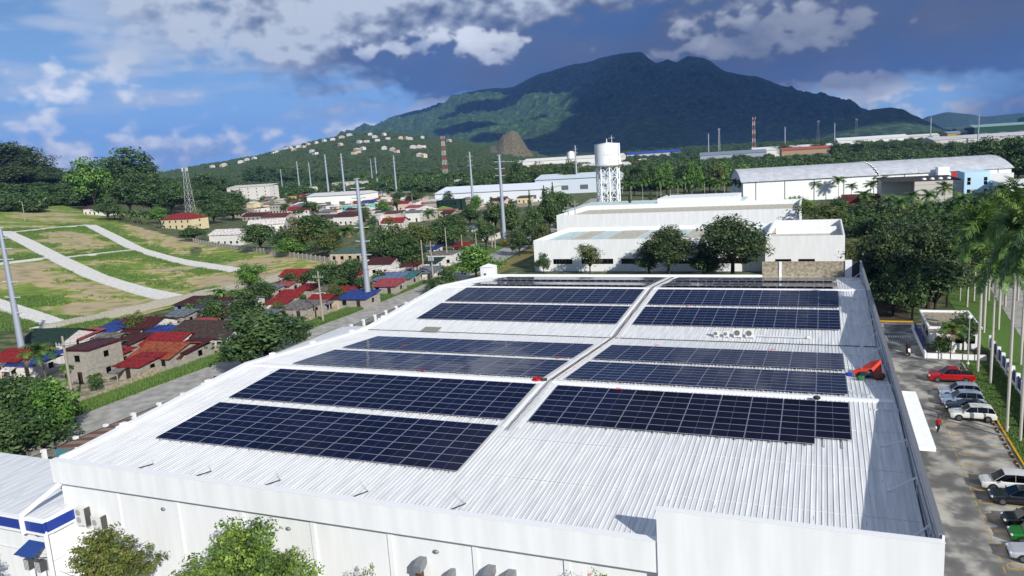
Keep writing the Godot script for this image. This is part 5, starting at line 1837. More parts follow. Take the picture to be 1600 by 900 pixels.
	for h in 2:
		b = MB.new()
		var x0 := -65.0 if h == 0 else 0.3
		var x1 := -0.3 if h == 0 else 61.0
		for k in 14:
			var u0 := -26.5 + 51.5 * k / 14
			var u1 := -26.5 + 51.5 * (k + 1) / 14
			var y0 := 10.6 + 5.8 * (1.0 - pow((u0 + 0.75) / 25.75, 2.0))
			var y1 := 10.6 + 5.8 * (1.0 - pow((u1 + 0.75) / 25.75, 2.0))
			b.quad(Vector3(x0, y0, u0), Vector3(x1, y0, u0), Vector3(x1, y1, u1), Vector3(x0, y1, u1))
		bit(aw, "roof_shell", b, shell)
	for s in [-64.0, 59.8]:
		b = MB.new()
		var pts := PackedVector2Array()
		for k in 15:
			var u := -26.0 + 50.0 * k / 14
			pts.append(Vector2(u, 10.6 + 5.7 * (1.0 - pow((u + 1.0) / 25.0, 2.0))))
		b.prism(Vector3(s, 0, 0), Vector3(0, 0, 1), Vector3.UP, Vector3(0.2, 0, 0), pts)
		bit(aw, "gable", b, white)
	b = MB.new()
	for k in 15:
		var u := -26.5 + 51.5 * k / 14.0
		b.box(Vector3(0, 10.7 + 5.8 * (1.0 - pow((u + 0.75) / 25.75, 2.0)), u), Vector3(0.7, 0.35, 3.9))
	bit(aw, "roof_joint", b, cap)
	for k in 9:
		b = MB.new()
		b.box2(Vector3(-58 + k * 14.0, 0, 24.0), Vector3(-57.6 + k * 14.0, 10.9, 24.15))
		bit(aw, "wall_joint", b, mat("plate_grey", Color.WHITE))
	b = MB.new()
	b.box2(Vector3(33.5, 6.5, 24.1), Vector3(43.5, 10.2, 24.4))
	var sg := bit(aw, "sign_board", b, mat("sign_red", Color(0.62, 0.09, 0.11), 0.6))
	b = MB.new()
	b.box2(Vector3(26.0, 7.5, 24.1), Vector3(31.0, 13.0, 28.0))
	b.box2(Vector3(24.0, 6.0, 24.1), Vector3(28.0, 9.0, 27.0))
	bit(aw, "roof_plant", b, cap)
	# grey tiled building with dark roof
	var gb := thing("tiled_building", "pale grey tiled building with dark flat roof in front of the arched warehouse", "building", Vector3(38, 0, -362))
	var o2 := gb.position
	var tile := mat("tile_grey", Color(0.76, 0.74, 0.71), 0.7)
	b = MB.new()
	b.box2(Vector3(23, 0, -382) - o2, Vector3(34.5, 11.0, -356) - o2)
	bit(gb, "wall", b, tile)
	b = MB.new()
	b.box2(Vector3(34.6, 0, -382) - o2, Vector3(51.5, 11.0, -347) - o2)
	bit(gb, "wall", b, tile)
	b = MB.new()
	b.box2(Vector3(23.3, 11.05, -381.7) - o2, Vector3(51.0, 11.3, -347.4) - o2)
	bit(gb, "roof", b, mat("bitumen", Color(0.17, 0.155, 0.15), 0.9))
	for k in 4:
		b = MB.new()
		b.ball(Vector3(38.5 + k * 3.0, 11.4, -353 - k * 0.3) - o2, Vector3(0.9, 0.7, 0.9), 8, 6)
		bit(gb, "vent", b, cap)
	for k in 5:
		b = MB.new()
		b.box2(Vector3(34.7, 1.6 + k * 2.0, -346.98) - o2, Vector3(51.4, 1.66 + k * 2.0, -346.93) - o2)
		bit(gb, "tile_joint", b, mat("plate_grey", Color.WHITE))
	b = MB.new()
	b.box2(Vector3(8, 0, -372) - o2, Vector3(22.9, 5.0, -358) - o2)
	bit(gb, "red_annex", b, mat("annex_red", Color(0.35, 0.05, 0.07), 0.7))
	var bb := thing("blue_building", "pale sky blue block with four tall windows", "building", Vector3(56, 0, -350))
	o2 = bb.position
	var sky_b := mat("sky_paint", Color(0.74, 0.86, 0.93), 0.7)
	b = MB.new()
	b.box2(Vector3(51.6, 0, -362) - o2, Vector3(60.4, 14.0, -344) - o2)
	bit(bb, "wall", b, sky_b)
	b = MB.new()
	b.box2(Vector3(60.5, 0, -360) - o2, Vector3(66.5, 9.6, -343) - o2)
	bit(bb, "wing", b, mat("blue_paint", Color(0.56, 0.70, 0.86), 0.7))
	for x in [52.6, 58.2]:
		for y in [4.6, 9.2]:
			b = MB.new()
			b.box2(Vector3(x, y, -344.05) - o2, Vector3(x + 1.1, y + 2.8, -343.93) - o2)
			var w := bit(bb, "window", b, dark)
			b = MB.new()
			b.box2(Vector3(x, y + 1.3, -343.92) - o2, Vector3(x + 1.1, y + 1.4, -343.88) - o2)
			bit(w, "transom", b, cap)
	var wb := thing("white_office", "white office block at the end of the blue building", "building", Vector3(72, 0, -322))
	o2 = wb.position
	b = MB.new()
	b.box2(Vector3(61.0, 0, -345) - o2, Vector3(88, 10.2, -318) - o2)
	bit(wb, "wall", b, white)
	b = MB.new()
	b.box2(Vector3(60.6, 10.21, -345.4) - o2, Vector3(88.4, 10.7, -317.6) - o2)
	bit(wb, "roof", b, cap)
	b = MB.new()
	b.box2(Vector3(60.96, 2.0, -340) - o2, Vector3(61.02, 4.2, -322) - o2)
	bit(wb, "window", b, dark)
	b = MB.new()
	b.box2(Vector3(66, 0, -445), Vector3(84, 8.5, -425))
	single("white_shed", b.mesh(white), "plain white shed behind the blue building", "shed")
	# mid distance sheds and factories: x, z, width, depth, height, turn, wall, roof, label
	for q in [
		[-208, -490, 78, 44, 8, 4, Color(0.84, 0.86, 0.88), Color(0.86, 0.88, 0.90), "long pale factory roof behind the town"],
		[-172, -565, 60, 40, 11, 4, Color(0.78, 0.82, 0.86), Color(0.78, 0.82, 0.85), "blue grey factory beside the road trees"],
		[-620, -1500, 300, 60, 10, 6, Color(0.60, 0.60, 0.58), Color(0.74, 0.74, 0.72), "very long low grey roof under the foothill"],
		[-420, -1350, 180, 60, 14, 6, Color(0.87, 0.87, 0.84), Color(0.88, 0.87, 0.84), "long cream factory roof under the foothill"],
		[-268, -1000, 60, 40, 8, 0, Color(0.82, 0.82, 0.80), Color(0.84, 0.84, 0.82), "low pale shed beyond the palm grove"],
		[-335, -1650, 110, 60, 12, 8, Color(0.72, 0.72, 0.72), Color(0.12, 0.28, 0.62), "far shed with bright blue roof"],
		[-120, -1150, 90, 50, 11, 8, Color(0.58, 0.60, 0.64), Color(0.48, 0.52, 0.58), "grey blue warehouse with long ridge in the plain"],
		[-40, -1230, 120, 60, 12, 10, Color(0.82, 0.82, 0.80), Color(0.84, 0.85, 0.86), "long white factory roof in the plain"],
		[-20, -1080, 62, 40, 13, 6, Color(0.62, 0.52, 0.40), Color(0.62, 0.33, 0.25), "peach and orange factory in the plain"],
		[90, -1750, 130, 70, 14, 6, Color(0.86, 0.86, 0.84), Color(0.88, 0.88, 0.87), "white far warehouse below the small wooded hill"],
		[330, -1750, 130, 60, 24, 8, Color(0.06, 0.25, 0.18), Color(0.50, 0.62, 0.60), "large dark green clad factory with pale roof"],
		[255, -1760, 60, 40, 16, 8, Color(0.66, 0.50, 0.14), Color(0.45, 0.60, 0.72), "yellow fronted factory with pale blue roof"],
		[470, -2100, 90, 60, 36, 8, Color(0.30, 0.55, 0.56), Color(0.40, 0.60, 0.62), "tall teal factory block on the plain"],
		[240, -1350, 190, 60, 11, 12, Color(0.74, 0.73, 0.72), Color(0.74, 0.74, 0.74), "long low grey factory roof above the village"],
		[400, -1500, 150, 60, 13, 12, Color(0.82, 0.82, 0.82), Color(0.86, 0.87, 0.88), "white factory roof at the edge of the plain"],
		[530, -1800, 170, 60, 14, 12, Color(0.82, 0.82, 0.82), Color(0.78, 0.79, 0.80), "bright white roof far out on the plain"],
		[170, -1900, 120, 50, 12, 6, Color(0.78, 0.78, 0.74), Color(0.84, 0.83, 0.80), "pale shed in a row below the wooded hill"],
		[-330, -480, 46, 24, 10, 5, Color(0.90, 0.90, 0.88), Color(0.80, 0.80, 0.80), "plain white hall above the town roofs"]]:
		var s := thing("distant_factory", q[8], "factory", Vector3(q[0], 0, q[1]))
		s.rotation.y = deg_to_rad(q[5])
		var wmat := mat("fw_" + q[6].to_html(), q[6], 0.8)
		var rmat := mat("fr_" + q[7].to_html(), q[7], 0.6)
		var hx: float = q[2] * 0.5
		var hz: float = q[3] * 0.5
		b = MB.new()
		b.box2(Vector3(-hx, 0, -hz), Vector3(hx, q[4], hz))
		bit(s, "wall", b, wmat)
		b = MB.new()
		b.prism(Vector3(-hx - 0.6, 0, 0), Vector3(0, 0, 1), Vector3.UP, Vector3(hx * 2 + 1.2, 0, 0), PackedVector2Array([Vector2(-hz - 0.8, q[4] + 0.02), Vector2(0, q[4] + hz * 0.16), Vector2(hz + 0.8, q[4] + 0.02)]))
		bit(s, "roof", b, rmat)
		for k in 4:
			b = MB.new()
			b.box(Vector3(lerpf(-hx, hx, (k + 0.5) / 4.0), q[4] * 0.4, hz + 0.05), Vector3(hx * 0.2, q[4] * 0.3, 0.12))
			bit(s, "door", b, mat("shed_door", Color(0.36, 0.38, 0.40), 0.7))

const ROOFS := {"green": Color(0.100, 0.228, 0.180), "red": Color(0.546, 0.122, 0.122), "blue": Color(0.155, 0.267, 0.571), "maroon": Color(0.288, 0.104, 0.112), "pink": Color(0.623, 0.287, 0.319), "teal": Color(0.264, 0.408, 0.376), "orange": Color(0.585, 0.305, 0.193), "brown": Color(0.279, 0.223, 0.207), "slate": Color(0.248, 0.280, 0.320), "greyroof": Color(0.478, 0.470, 0.454), "lightblue": Color(0.404, 0.500, 0.644), "tealroof": Color(0.214, 0.454, 0.494), "greyblue": Color(0.431, 0.479, 0.527), "white": Color(0.880, 0.880, 0.872), "rust": Color(0.381, 0.165, 0.141), "crimson": Color(0.564, 0.124, 0.148), "yellow": Color(0.790, 0.694, 0.438), "mint": Color(0.408, 0.584, 0.520), "rosy": Color(0.502, 0.278, 0.294), "greenglass": Color(0.089, 0.209, 0.177), "lime": Color(0.474, 0.610, 0.210)}
const WALLS := {"white": Color(0.89, 0.88, 0.86), "pink": Color(0.82, 0.64, 0.56), "grey": Color(0.66, 0.64, 0.60), "greyblock": Color(0.72, 0.70, 0.66), "sky": Color(0.42, 0.58, 0.72), "blue": Color(0.25, 0.40, 0.62), "beige": Color(0.80, 0.73, 0.63), "yellow": Color(0.80, 0.70, 0.42), "pinkish": Color(0.86, 0.76, 0.71), "turquoise": Color(0.46, 0.80, 0.75), "greenglass": Color(0.05, 0.20, 0.16), "cream": Color(0.88, 0.82, 0.66)}

func house(p: Vector3, w: float, d: float, h: float, roof: String, rc: String, wc: String, rot: float, label: String, group := "", turned := true) -> Node3D:
	var t := thing("house", label, "house", p, group, deg_to_rad(rot))
	var wm := mat("hw_" + wc, WALLS[wc], 0.85, 0.0, noise_tex("hwall", 61, 0.02, 0.80, 1.0), 0.11)
	var rm := mat("hr_" + rc, ROOFS[rc], 0.7, 0.0, ramp_tex("hroof", 62, 0.02, [[0.0, Color(0.50, 0.40, 0.34)], [0.38, Color(0.72, 0.64, 0.58)], [0.52, Color(0.95, 0.93, 0.92)], [0.8, Color(1, 1, 1)], [1.0, Color(0.8, 0.78, 0.76)]], 5), 0.10)
	var gl := mat("dark_glass", Color.BLACK)
	var b := MB.new()
	b.box2(Vector3(-w / 2, -1.0, -d), Vector3(w / 2, h, 0))
	bit(t, "wall", b, wm)
	var ov := 0.5
	var rise := minf(d, w) * 0.18
	b = MB.new()
	match roof:
		"gable":
			b.prism(Vector3(-w / 2 - ov, 0, 0), Vector3(0, 0, 1), Vector3.UP, Vector3(w + ov * 2, 0, 0), PackedVector2Array([Vector2(ov, h - 0.05), Vector2(ov, h + 0.06), Vector2(-d / 2, h + rise + 0.1), Vector2(-d - ov, h + 0.06), Vector2(-d - ov, h - 0.05), Vector2(-d / 2, h + rise - 0.02)]))
		"shed", "mono":
			b.prism(Vector3(-w / 2 - ov, 0, 0), Vector3(0, 0, 1), Vector3.UP, Vector3(w + ov * 2, 0, 0), PackedVector2Array([Vector2(ov, h + 0.02), Vector2(ov, h + 0.14), Vector2(-d - ov, h + d * 0.10 + 0.14), Vector2(-d - ov, h + d * 0.10 + 0.02)]))
		"hip":
			var e := [Vector3(-w / 2 - ov, h, ov), Vector3(w / 2 + ov, h, ov), Vector3(w / 2 + ov, h, -d - ov), Vector3(-w / 2 - ov, h, -d - ov)]
			var k := minf(w, d) * 0.45
			var r0 := Vector3(-w / 2 + k, h + rise * 1.3, -d / 2)
			var r1 := Vector3(w / 2 - k, h + rise * 1.3, -d / 2)
			if r0.x > r1.x:
				r0.x = 0; r1.x = 0
			b.quad(e[0], r0, r1, e[1]); b.quad(e[2], r1, r0, e[3]); b.tri(e[1], r1, e[2]); b.tri(e[3], r0, e[0])
			b.quad(e[0], e[1], e[2], e[3])
		_:
			b.box2(Vector3(-w / 2 - 0.25, h + 0.005, -d - 0.25), Vector3(w / 2 + 0.25, h + 0.3, 0.25))
	var near := p.length() < 330.0
	if near and roof in ["gable", "shed", "mono"]:
		# raised corrugations of the sheets
		var x := -w / 2 - ov + 0.3
		while x < w / 2 + ov - 0.1:
			if roof == "gable":
				b.bar(Vector3(x, h + 0.10, ov), Vector3(x, h + rise + 0.14, -d / 2), 0.10, 0.08)
				b.bar(Vector3(x, h + rise + 0.14, -d / 2), Vector3(x, h + 0.10, -d - ov), 0.10, 0.08)
			else:
				b.bar(Vector3(x, h + 0.17, ov), Vector3(x, h + d * 0.10 + 0.17, -d - ov), 0.10, 0.08)
			x += 0.62
	bit(t, "roof", b, rm)
	if near and rng.randf() < 0.6:
		# lean-to porch in odd sheets
		var pw := w * rng.randf_range(0.4, 0.8)
		var px := rng.randf_range(-0.5, 0.5) * (w - pw)
		var pd := rng.randf_range(1.4, 2.6)
		b = MB.new()
		b.prism(Vector3(px - pw / 2, 0, 0), Vector3(0, 0, 1), Vector3.UP, Vector3(pw, 0, 0), PackedVector2Array([Vector2(0.06, minf(h - 0.1, 2.6)), Vector2(pd, minf(h - 0.1, 2.6) - 0.45), Vector2(pd, minf(h - 0.1, 2.6) - 0.4), Vector2(0.06, minf(h - 0.1, 2.6) + 0.05)]))
		var pc: String = ["greyroof", "rust", "greyblue", "white", "maroon"][rng.randi() % 5]
		bit(t, "porch_roof", b, mat("hr_" + pc, ROOFS[pc], 0.7, 0.0, tex["hroof"], 0.10))
		for s in [-1.0, 1.0]:
			b = MB.new()
			b.box2(Vector3(px + s * (pw / 2 - 0.15) - 0.06, 0, pd - 0.2), Vector3(px + s * (pw / 2 - 0.15) + 0.06, minf(h - 0.1, 2.6) - 0.42, pd - 0.08))
			bit(t, "porch_post", b, wm)
	if roof == "gable":
		for s in [-1.0, 1.0]:
			b = MB.new()
			b.prism(Vector3(s * (w / 2 - 0.12) - 0.1, 0, 0), Vector3(0, 0, 1), Vector3.UP, Vector3(0.2, 0, 0), PackedVector2Array([Vector2(0, h - 0.02), Vector2(-d / 2, h + rise - 0.03), Vector2(-d, h - 0.02)]))
			bit(t, "gable", b, wm)
	# openings on the front and the two ends
	var storeys := maxi(1, int(h / 2.7))
	for f in storeys:
		var y := f * (h / storeys) + 0.95
		var nw := clampi(int(w / 2.6), 1, 5)
		for k in nw:
			var x := lerpf(-w / 2, w / 2, (k + 0.5) / nw)
			if f == 0 and k == nw / 2:
				b = MB.new()
				b.box2(Vector3(x - 0.45, 0, -0.02), Vector3(x + 0.45, minf(2.0, h - 0.15), 0.04))
				bit(t, "door", b, mat("house_door", Color(0.20, 0.13, 0.09), 0.7))
				continue
			b = MB.new()
			b.box2(Vector3(x - 0.5, y, -0.02), Vector3(x + 0.5, minf(y + 1.05, h - 0.1), 0.05))
			var wo := bit(t, "window", b, gl)
			b = MB.new()
			b.box2(Vector3(x - 0.6, y - 0.1, 0.0), Vector3(x + 0.6, y - 0.01, 0.14))
			bit(wo, "sill", b, wm)
		for s in [-1.0, 1.0]:
			b = MB.new()
			b.box2(Vector3(s * (w / 2) - 0.04, y, -d * 0.5 - 0.5), Vector3(s * (w / 2) + 0.04, minf(y + 1.0, h - 0.1), -d * 0.5 + 0.5))
			bit(t, "window", b, gl)
	return t

func mast(called: String, label: String, at: Vector3, h: float, w0: float, w1: float, cols: Array) -> void:
	var t := thing(called, label, "mast", at)
	var n := 9
	var sides := 4
	for f in n:
		var y0 := h * f / n
		var y1 := h * (f + 1) / n
		var r0 := lerpf(w0, w1, float(f) / n)
		var r1 := lerpf(w0, w1, float(f + 1) / n)
		var m := mat("mast_" + cols[f % cols.size()].to_html(), cols[f % cols.size()], 0.6)
		var b := MB.new()
		for k in sides:
			var a := TAU * (k + 0.5) / sides
			var c := TAU * (k + 1.5) / sides
			var p0 := Vector3(cos(a) * r0, y0, sin(a) * r0)
			var p1 := Vector3(cos(a) * r1, y1, sin(a) * r1)
			var q0 := Vector3(cos(c) * r0, y0, sin(c) * r0)
			var q1 := Vector3(cos(c) * r1, y1, sin(c) * r1)
			var th := h * 0.0023
			b.tube(p0, p1, th * 1.3, th * 1.3, 5)
			b.tube(p0, q1, th * 0.8, th * 0.8, 4)
			b.tube(q0, p1, th * 0.8, th * 0.8, 4)
			b.tube(p1, q1, th * 0.8, th * 0.8, 4)
		bit(t, "lattice_section", b, m)
	for k in 3:
		var a := TAU * k / 3
		var b := MB.new()
		b.box(Vector3(cos(a) * (w1 + 0.5), h - 1.2, sin(a) * (w1 + 0.5)), Vector3(0.5, h * 0.06, 0.5))
		bit(t, "antenna", b, mat("antenna_white", Color(0.78, 0.79, 0.8), 0.5))

func steel_pole(label: String, at: Vector3, h: float, yellow: bool, arms: int) -> void:
	var t := thing("transmission_pole", label, "pole", at, "steel transmission poles")
	var gm := mat("pole_steel", Color(0.62, 0.65, 0.70), 0.5, 0.25)
	var b := MB.new()
	b.tube(Vector3.ZERO, Vector3(0, h, 0), h * 0.026, h * 0.0125, 12)
	bit(t, "shaft", b, gm)
	if yellow:
		b = MB.new()
		b.tube(Vector3(0, 0.1, 0), Vector3(0, 2.2, 0), h * 0.027, h * 0.0265, 12)
		bit(t, "painted_base", b, mat("yellow_paint", Color.YELLOW))
	b = MB.new()
	b.bar(Vector3(-0.7, h + 0.15, 0), Vector3(0.7, h + 0.25, 0), 0.14, 0.16)
	bit(t, "top_cap", b, mat("antenna_white", Color(0.78, 0.79, 0.8), 0.5))
	for k in arms:
		for s in [-1.0, 1.0]:
			b = MB.new()
			var y := h * (0.93 - 0.075 * k) if arms < 6 else h * (0.62 - 0.11 * (k % 3)) if k < 3 else h * (0.93 - 0.075 * (k - 3))
			b.tube(Vector3(s * 0.3, y, 0), Vector3(s * 1.9, y + 0.12, 0.0), 0.13, 0.13, 6)
			bit(t, "insulator", b, mat("insulator", Color(0.72, 0.73, 0.74), 0.4))

func utility_pole(label: String, at: Vector3, h: float, cross: bool, double := false) -> void:
	var t := thing("utility_pole", label, "pole", at, "concrete utility poles")
	var cm := mat("pole_concrete", Color(0.58, 0.55, 0.50), 0.85)
	var b := MB.new()
	b.tube(Vector3.ZERO, Vector3(0, h, 0), 0.26, 0.15, 10)
	bit(t, "shaft", b, cm)
	if cross:
		b = MB.new()
		b.box(Vector3(0, h - 1.3, 0.18), Vector3(2.6, 0.16, 0.12))
		bit(t, "crossarm", b, mat("crossarm", Color(0.55, 0.55, 0.54), 0.6))
		for x in [-1.2, -0.6, 0.6, 1.2]:
			b = MB.new()
			b.tube(Vector3(x, h - 1.22, 0.18), Vector3(x, h - 0.92, 0.18), 0.07, 0.05, 6)
			bit(t, "insulator", b, mat("insulator", Color(0.72, 0.73, 0.74), 0.4))
	if double:
		for x in [-0.6, 0.0, 0.6]:
			b = MB.new()
			b.tube(Vector3(x, h * 0.52, 0.4), Vector3(x, h * 0.62, 0.4), 0.28, 0.28, 8)
			bit(t, "transformer", b, mat("pole_steel", Color.GRAY))

const HOUSES := [
	[-137.2,-95.9,8.9,9.0,2.6,"gable","green","white",10,"white walled house with dark green gable roof behind coconut palm"],
	[-129.4,-83.6,5.8,8.0,2.7,"gable","red","pink",8,"pink walled house with bright red roof beside tall grey steel pole"],
	[-125.6,-83.6,5.7,7.0,1.3,"shed","blue","white",8,"low lean-to with bright blue sheet roof beside steel pole"],
	[-111.9,-84.0,4.8,7.0,5.6,"flat","maroon","grey",6,"narrow three storey bare grey concrete house by the roadside utility pole"],
	[-135.5,-101.0,4.3,6.0,1.2,"shed","pink","white",6,"small lean-to with faded pink roof behind the bare concrete house"],
	[-134.6,-107.3,5.3,7.0,1.3,"shed","blue","white",6,"white house with light blue sheet roof under the field edge"],
	[-130.3,-111.0,8.5,8.0,1.3,"gable","maroon","white",6,"long white row house with dark maroon roof below the field road"],
	[-120.5,-95.5,4.0,6.0,1.2,"gable","teal","grey",20,"small hut with pale green pitched roof beside the concrete house"],
	[-120.6,-99.4,4.3,6.0,0.8,"shed","maroon","grey",6,"low hut with dark maroon roof between green hut and blue roof"],
	[-119.0,-104.2,6.3,7.0,1.0,"shed","blue","white",6,"low house with vivid blue sheet roof in front of the long row house"],
	[-112.0,-100.3,7.3,8.0,1.0,"gable","red","white",6,"house with red pitched roof behind the orange roofed house"],
	[-105.7,-92.4,8.0,10.0,1.3,"gable","orange","grey",6,"grey walled house with broad orange rust roof near the verge"],
	[-103.4,-95.9,4.4,7.0,1.1,"shed","maroon","grey",6,"lean-to with dark rust red roof beside the orange roofed house"],
	[-105.0,-87.3,4.5,6.0,0.8,"shed","red","grey",6,"low shack with crimson roof right against the verge wall"],
	[-114.3,-90.9,2.5,5.0,1.0,"shed","red","grey",6,"tiny shack with red roof next to the banana plants"],
	[-107.7,-105.0,13.0,11.0,2.6,"gable","brown","white",4,"wide white house with weathered brown roof facing the road"],
	[-103.2,-111.8,4.5,9.0,3.4,"flat","green","greyblock",4,"grey block house with thin green roof beside the wide white house"],
	[-128.3,-126.9,6.8,7.0,0.9,"shed","slate","grey",6,"low house with dark slate roof behind the wide white house"],
	[-138.6,-133.1,5.6,7.0,1.5,"shed","maroon","sky",6,"small light blue hut with maroon roof under the field wall"],
	[-138.5,-172.9,7.5,8.0,2.1,"gable","red","white",10,"white house with vermilion roof at the edge of the grass field"],
	[-118.3,-144.9,5.4,7.0,1.3,"gable","red","grey",6,"open shed with scarlet roof among the yard trees"],
	[-106.4,-140.3,4.8,7.0,1.5,"gable","red","blue",6,"shed with red roof and blue door beside the utility pole"],
	[-106.5,-131.2,7.2,9.0,1.3,"flat","greyroof","grey",6,"flat grey roofed shed patched with rusty red sheets"],
	[-104.0,-141.9,3.9,7.0,2.0,"flat","maroon","beige",6,"beige block hut with maroon roof edge beside the red roofed shed"],
	[-98.9,-143.0,7.2,7.0,0.9,"shed","blue","grey",4,"low shacks roofed with blue and pink sheets by the steel pole"],
	[-134.9,-194.7,10.9,9.0,5.6,"flat","teal","beige",6,"two storey beige block house with teal roofed terrace"],
	[-117.8,-185.9,7.1,8.0,3.7,"gable","maroon","white",6,"white two storey house with dark red roof beside steel pole"],
	[-104.6,-166.8,6.4,8.0,1.5,"shed","lightblue","grey",6,"low house with light blue roof beside the green hedge"],
	[-101.1,-168.8,5.0,7.0,1.3,"shed","tealroof","grey",6,"low house with turquoise sheet roof against the hedge"],
	[-100.0,-158.6,6.4,7.0,1.0,"shed","pink","grey",6,"low shack with faded pinkish roof by the hedge"],
	[-101.4,-174.3,4.1,6.0,1.2,"gable","maroon","grey",6,"small hut with dark red roof behind the hedge"],
	[-99.0,-178.2,5.2,7.0,1.4,"shed","greyblue","white",6,"low hut with blue grey roof behind the hedge"],
	[-107.7,-204.2,7.9,8.0,3.5,"flat","greyroof","white",6,"bare grey two storey block house with one dark window"],
	[-107.1,-194.8,5.3,7.0,1.5,"shed","green","white",6,"low house with dark green roof beside bare grey block house"],
	[-113.9,-231.5,5.3,7.0,1.8,"shed","red","white",6,"small house with crimson sheet roof behind grey block house"],
	[-123.4,-226.1,5.7,6.0,1.7,"shed","blue","white",6,"small hut with cobalt blue roof beside grey block house"],
	[-244.9,-262.9,15.8,11.0,4.9,"gable","white","white",6,"open fronted white house with pale grey roof above the boundary wall"],
	[-243.8,-289.7,16.6,12.0,6.4,"gable","white","white",30,"white gabled hall with pale roof behind the round tree"],
	[-501.6,-576.9,45.1,16.0,15.5,"mono","white","white",8,"long white two storey house with slanting pale roof"],
	[-597.9,-674.6,30.4,9.0,4.6,"hip","red","white",6,"house with bright red roof below the long white house"],
	[-337.1,-389.3,17.4,10.0,3.0,"gable","maroon","grey",0,"old house with long dark red rusty roof, west end of the row"],
	[-313.3,-379.9,18.3,10.0,2.9,"gable","rust","grey",0,"old house with rust red roof, middle of the row"],
	[-304.5,-393.0,15.1,10.0,5.5,"gable","crimson","white",5,"white house with pinkish crimson porch roof"],
	[-451.2,-571.1,6.7,7.0,5.5,"flat","yellow","yellow",0,"small plain yellow block house"],
	[-450.9,-544.2,10.7,8.0,4.2,"gable","mint","white",0,"small house with mint green front"],
	[-360.7,-442.5,13.5,9.0,6.3,"flat","greyroof","greyblock",0,"bare grey block house among the red roofs"],
	[-258.0,-353.8,14.8,10.0,3.0,"gable","brown","white",4,"house with long mossy brown roof"],
	[-237.2,-343.1,12.0,10.0,4.6,"hip","maroon","white",4,"white house with dark maroon hipped roof and black window"],
	[-541.9,-700.5,25.4,10.0,6.0,"gable","rust","pink",0,"pinkish house with rusty red roof"],
	[-486.8,-656.0,11.0,9.0,8.9,"gable","white","white",60,"narrow white gabled house"],
	[-412.6,-569.3,17.8,10.0,7.7,"flat","red","pinkish",0,"tall pinkish house edged with red roof"],
	[-379.6,-555.6,21.6,11.0,4.5,"hip","crimson","white",0,"house with large bright crimson hipped roof"],
	[-274.3,-409.0,17.5,12.0,5.8,"flat","white","turquoise",0,"turquoise painted block building with small windows"],
	[-359.4,-504.4,16.7,10.0,3.7,"shed","lightblue","grey",0,"grey house with light blue sheet roof"],
	[-351.7,-557.1,21.1,11.0,5.6,"flat","greyroof","white",0,"long white house with dark open windows"],
	[-344.1,-581.4,19.4,12.0,2.8,"gable","mint","white",0,"building with long pale green roof"],
	[-219.9,-358.4,16.3,12.0,3.2,"gable","slate","greyblock",6,"large house with broad slate grey roof"],
	[-178.2,-294.9,9.9,10.0,5.2,"gable","crimson","white",14,"white two storey house with bright crimson roof"],
	[-209.6,-372.8,7.2,9.0,3.6,"gable","crimson","white",14,"white gabled house with small scarlet roof"],
	[-248.6,-386.5,6.2,7.0,2.3,"shed","blue","grey",0,"small shelter covered with blue tarpaulin"],
	[-276.8,-435.6,7.8,9.0,6.1,"gable","blue","white",60,"white gabled house with cobalt blue roof edge"],
	[-267.8,-451.3,18.6,10.0,2.7,"gable","rosy","grey",0,"long low building with dusty rose roof"],
	[-211.2,-415.0,14.1,12.0,6.3,"flat","greenglass","greenglass",0,"dark green glazed block with upright bars"],
	[-207.2,-397.8,7.6,9.0,1.9,"hip","lime","grey",0,"small house with lime green roof"],
	[-189.6,-371.2,6.3,8.0,2.1,"gable","maroon","grey",0,"small house with dark maroon roof beside lime roof"],
	[-375.9,-747.7,9.9,10.0,5.6,"hip","pink","pinkish",0,"pale pink villa among the palms"],
	[-340.3,-714.9,25.3,14.0,8.0,"flat","white","white",0,"white grey flat roofed villa among palms"],
	[-483.2,-708.7,33.2,22.0,11.6,"flat","white","white",0,"plain white industrial block behind the red roofs"],
	[-137.0,-288.8,4.3,8.0,1.9,"hip","lightblue","white",0,"small house with pale blue hipped roof"],
	[-119.0,-265.9,4.4,8.0,2.0,"shed","green","white",0,"small house with dark green roof beside road trees"],
	[-132.0,-252.5,5.3,8.0,1.4,"gable","maroon","grey",0,"small house with brown maroon roof under the trees"],
	[-331.3,-320.4,21.8,13.0,5.4,"hip","red","cream",0,"cream house with red hipped roof beside lattice mast"],
	[-429.2,-350.5,15.9,10.0,4.2,"gable","maroon","white",10,"white house with dark maroon roof above the grass field"],
	[-507.9,-406.4,7.7,7.0,4.9,"flat","yellow","yellow",10,"small yellow block house above the grass field"],
	[-647.5,-505.4,18.0,12.0,4.8,"hip","red","white",0,"red roofed villa half hidden in the hill trees"],
	[-643.9,-674.6,36.1,12.0,4.7,"gable","rust","grey",0,"long rust red roof between the trees and lattice mast"],
	[-377.1,-416.7,14.2,9.0,2.4,"gable","orange","grey",0,"house with rusty orange roof sunk among trees"],
]

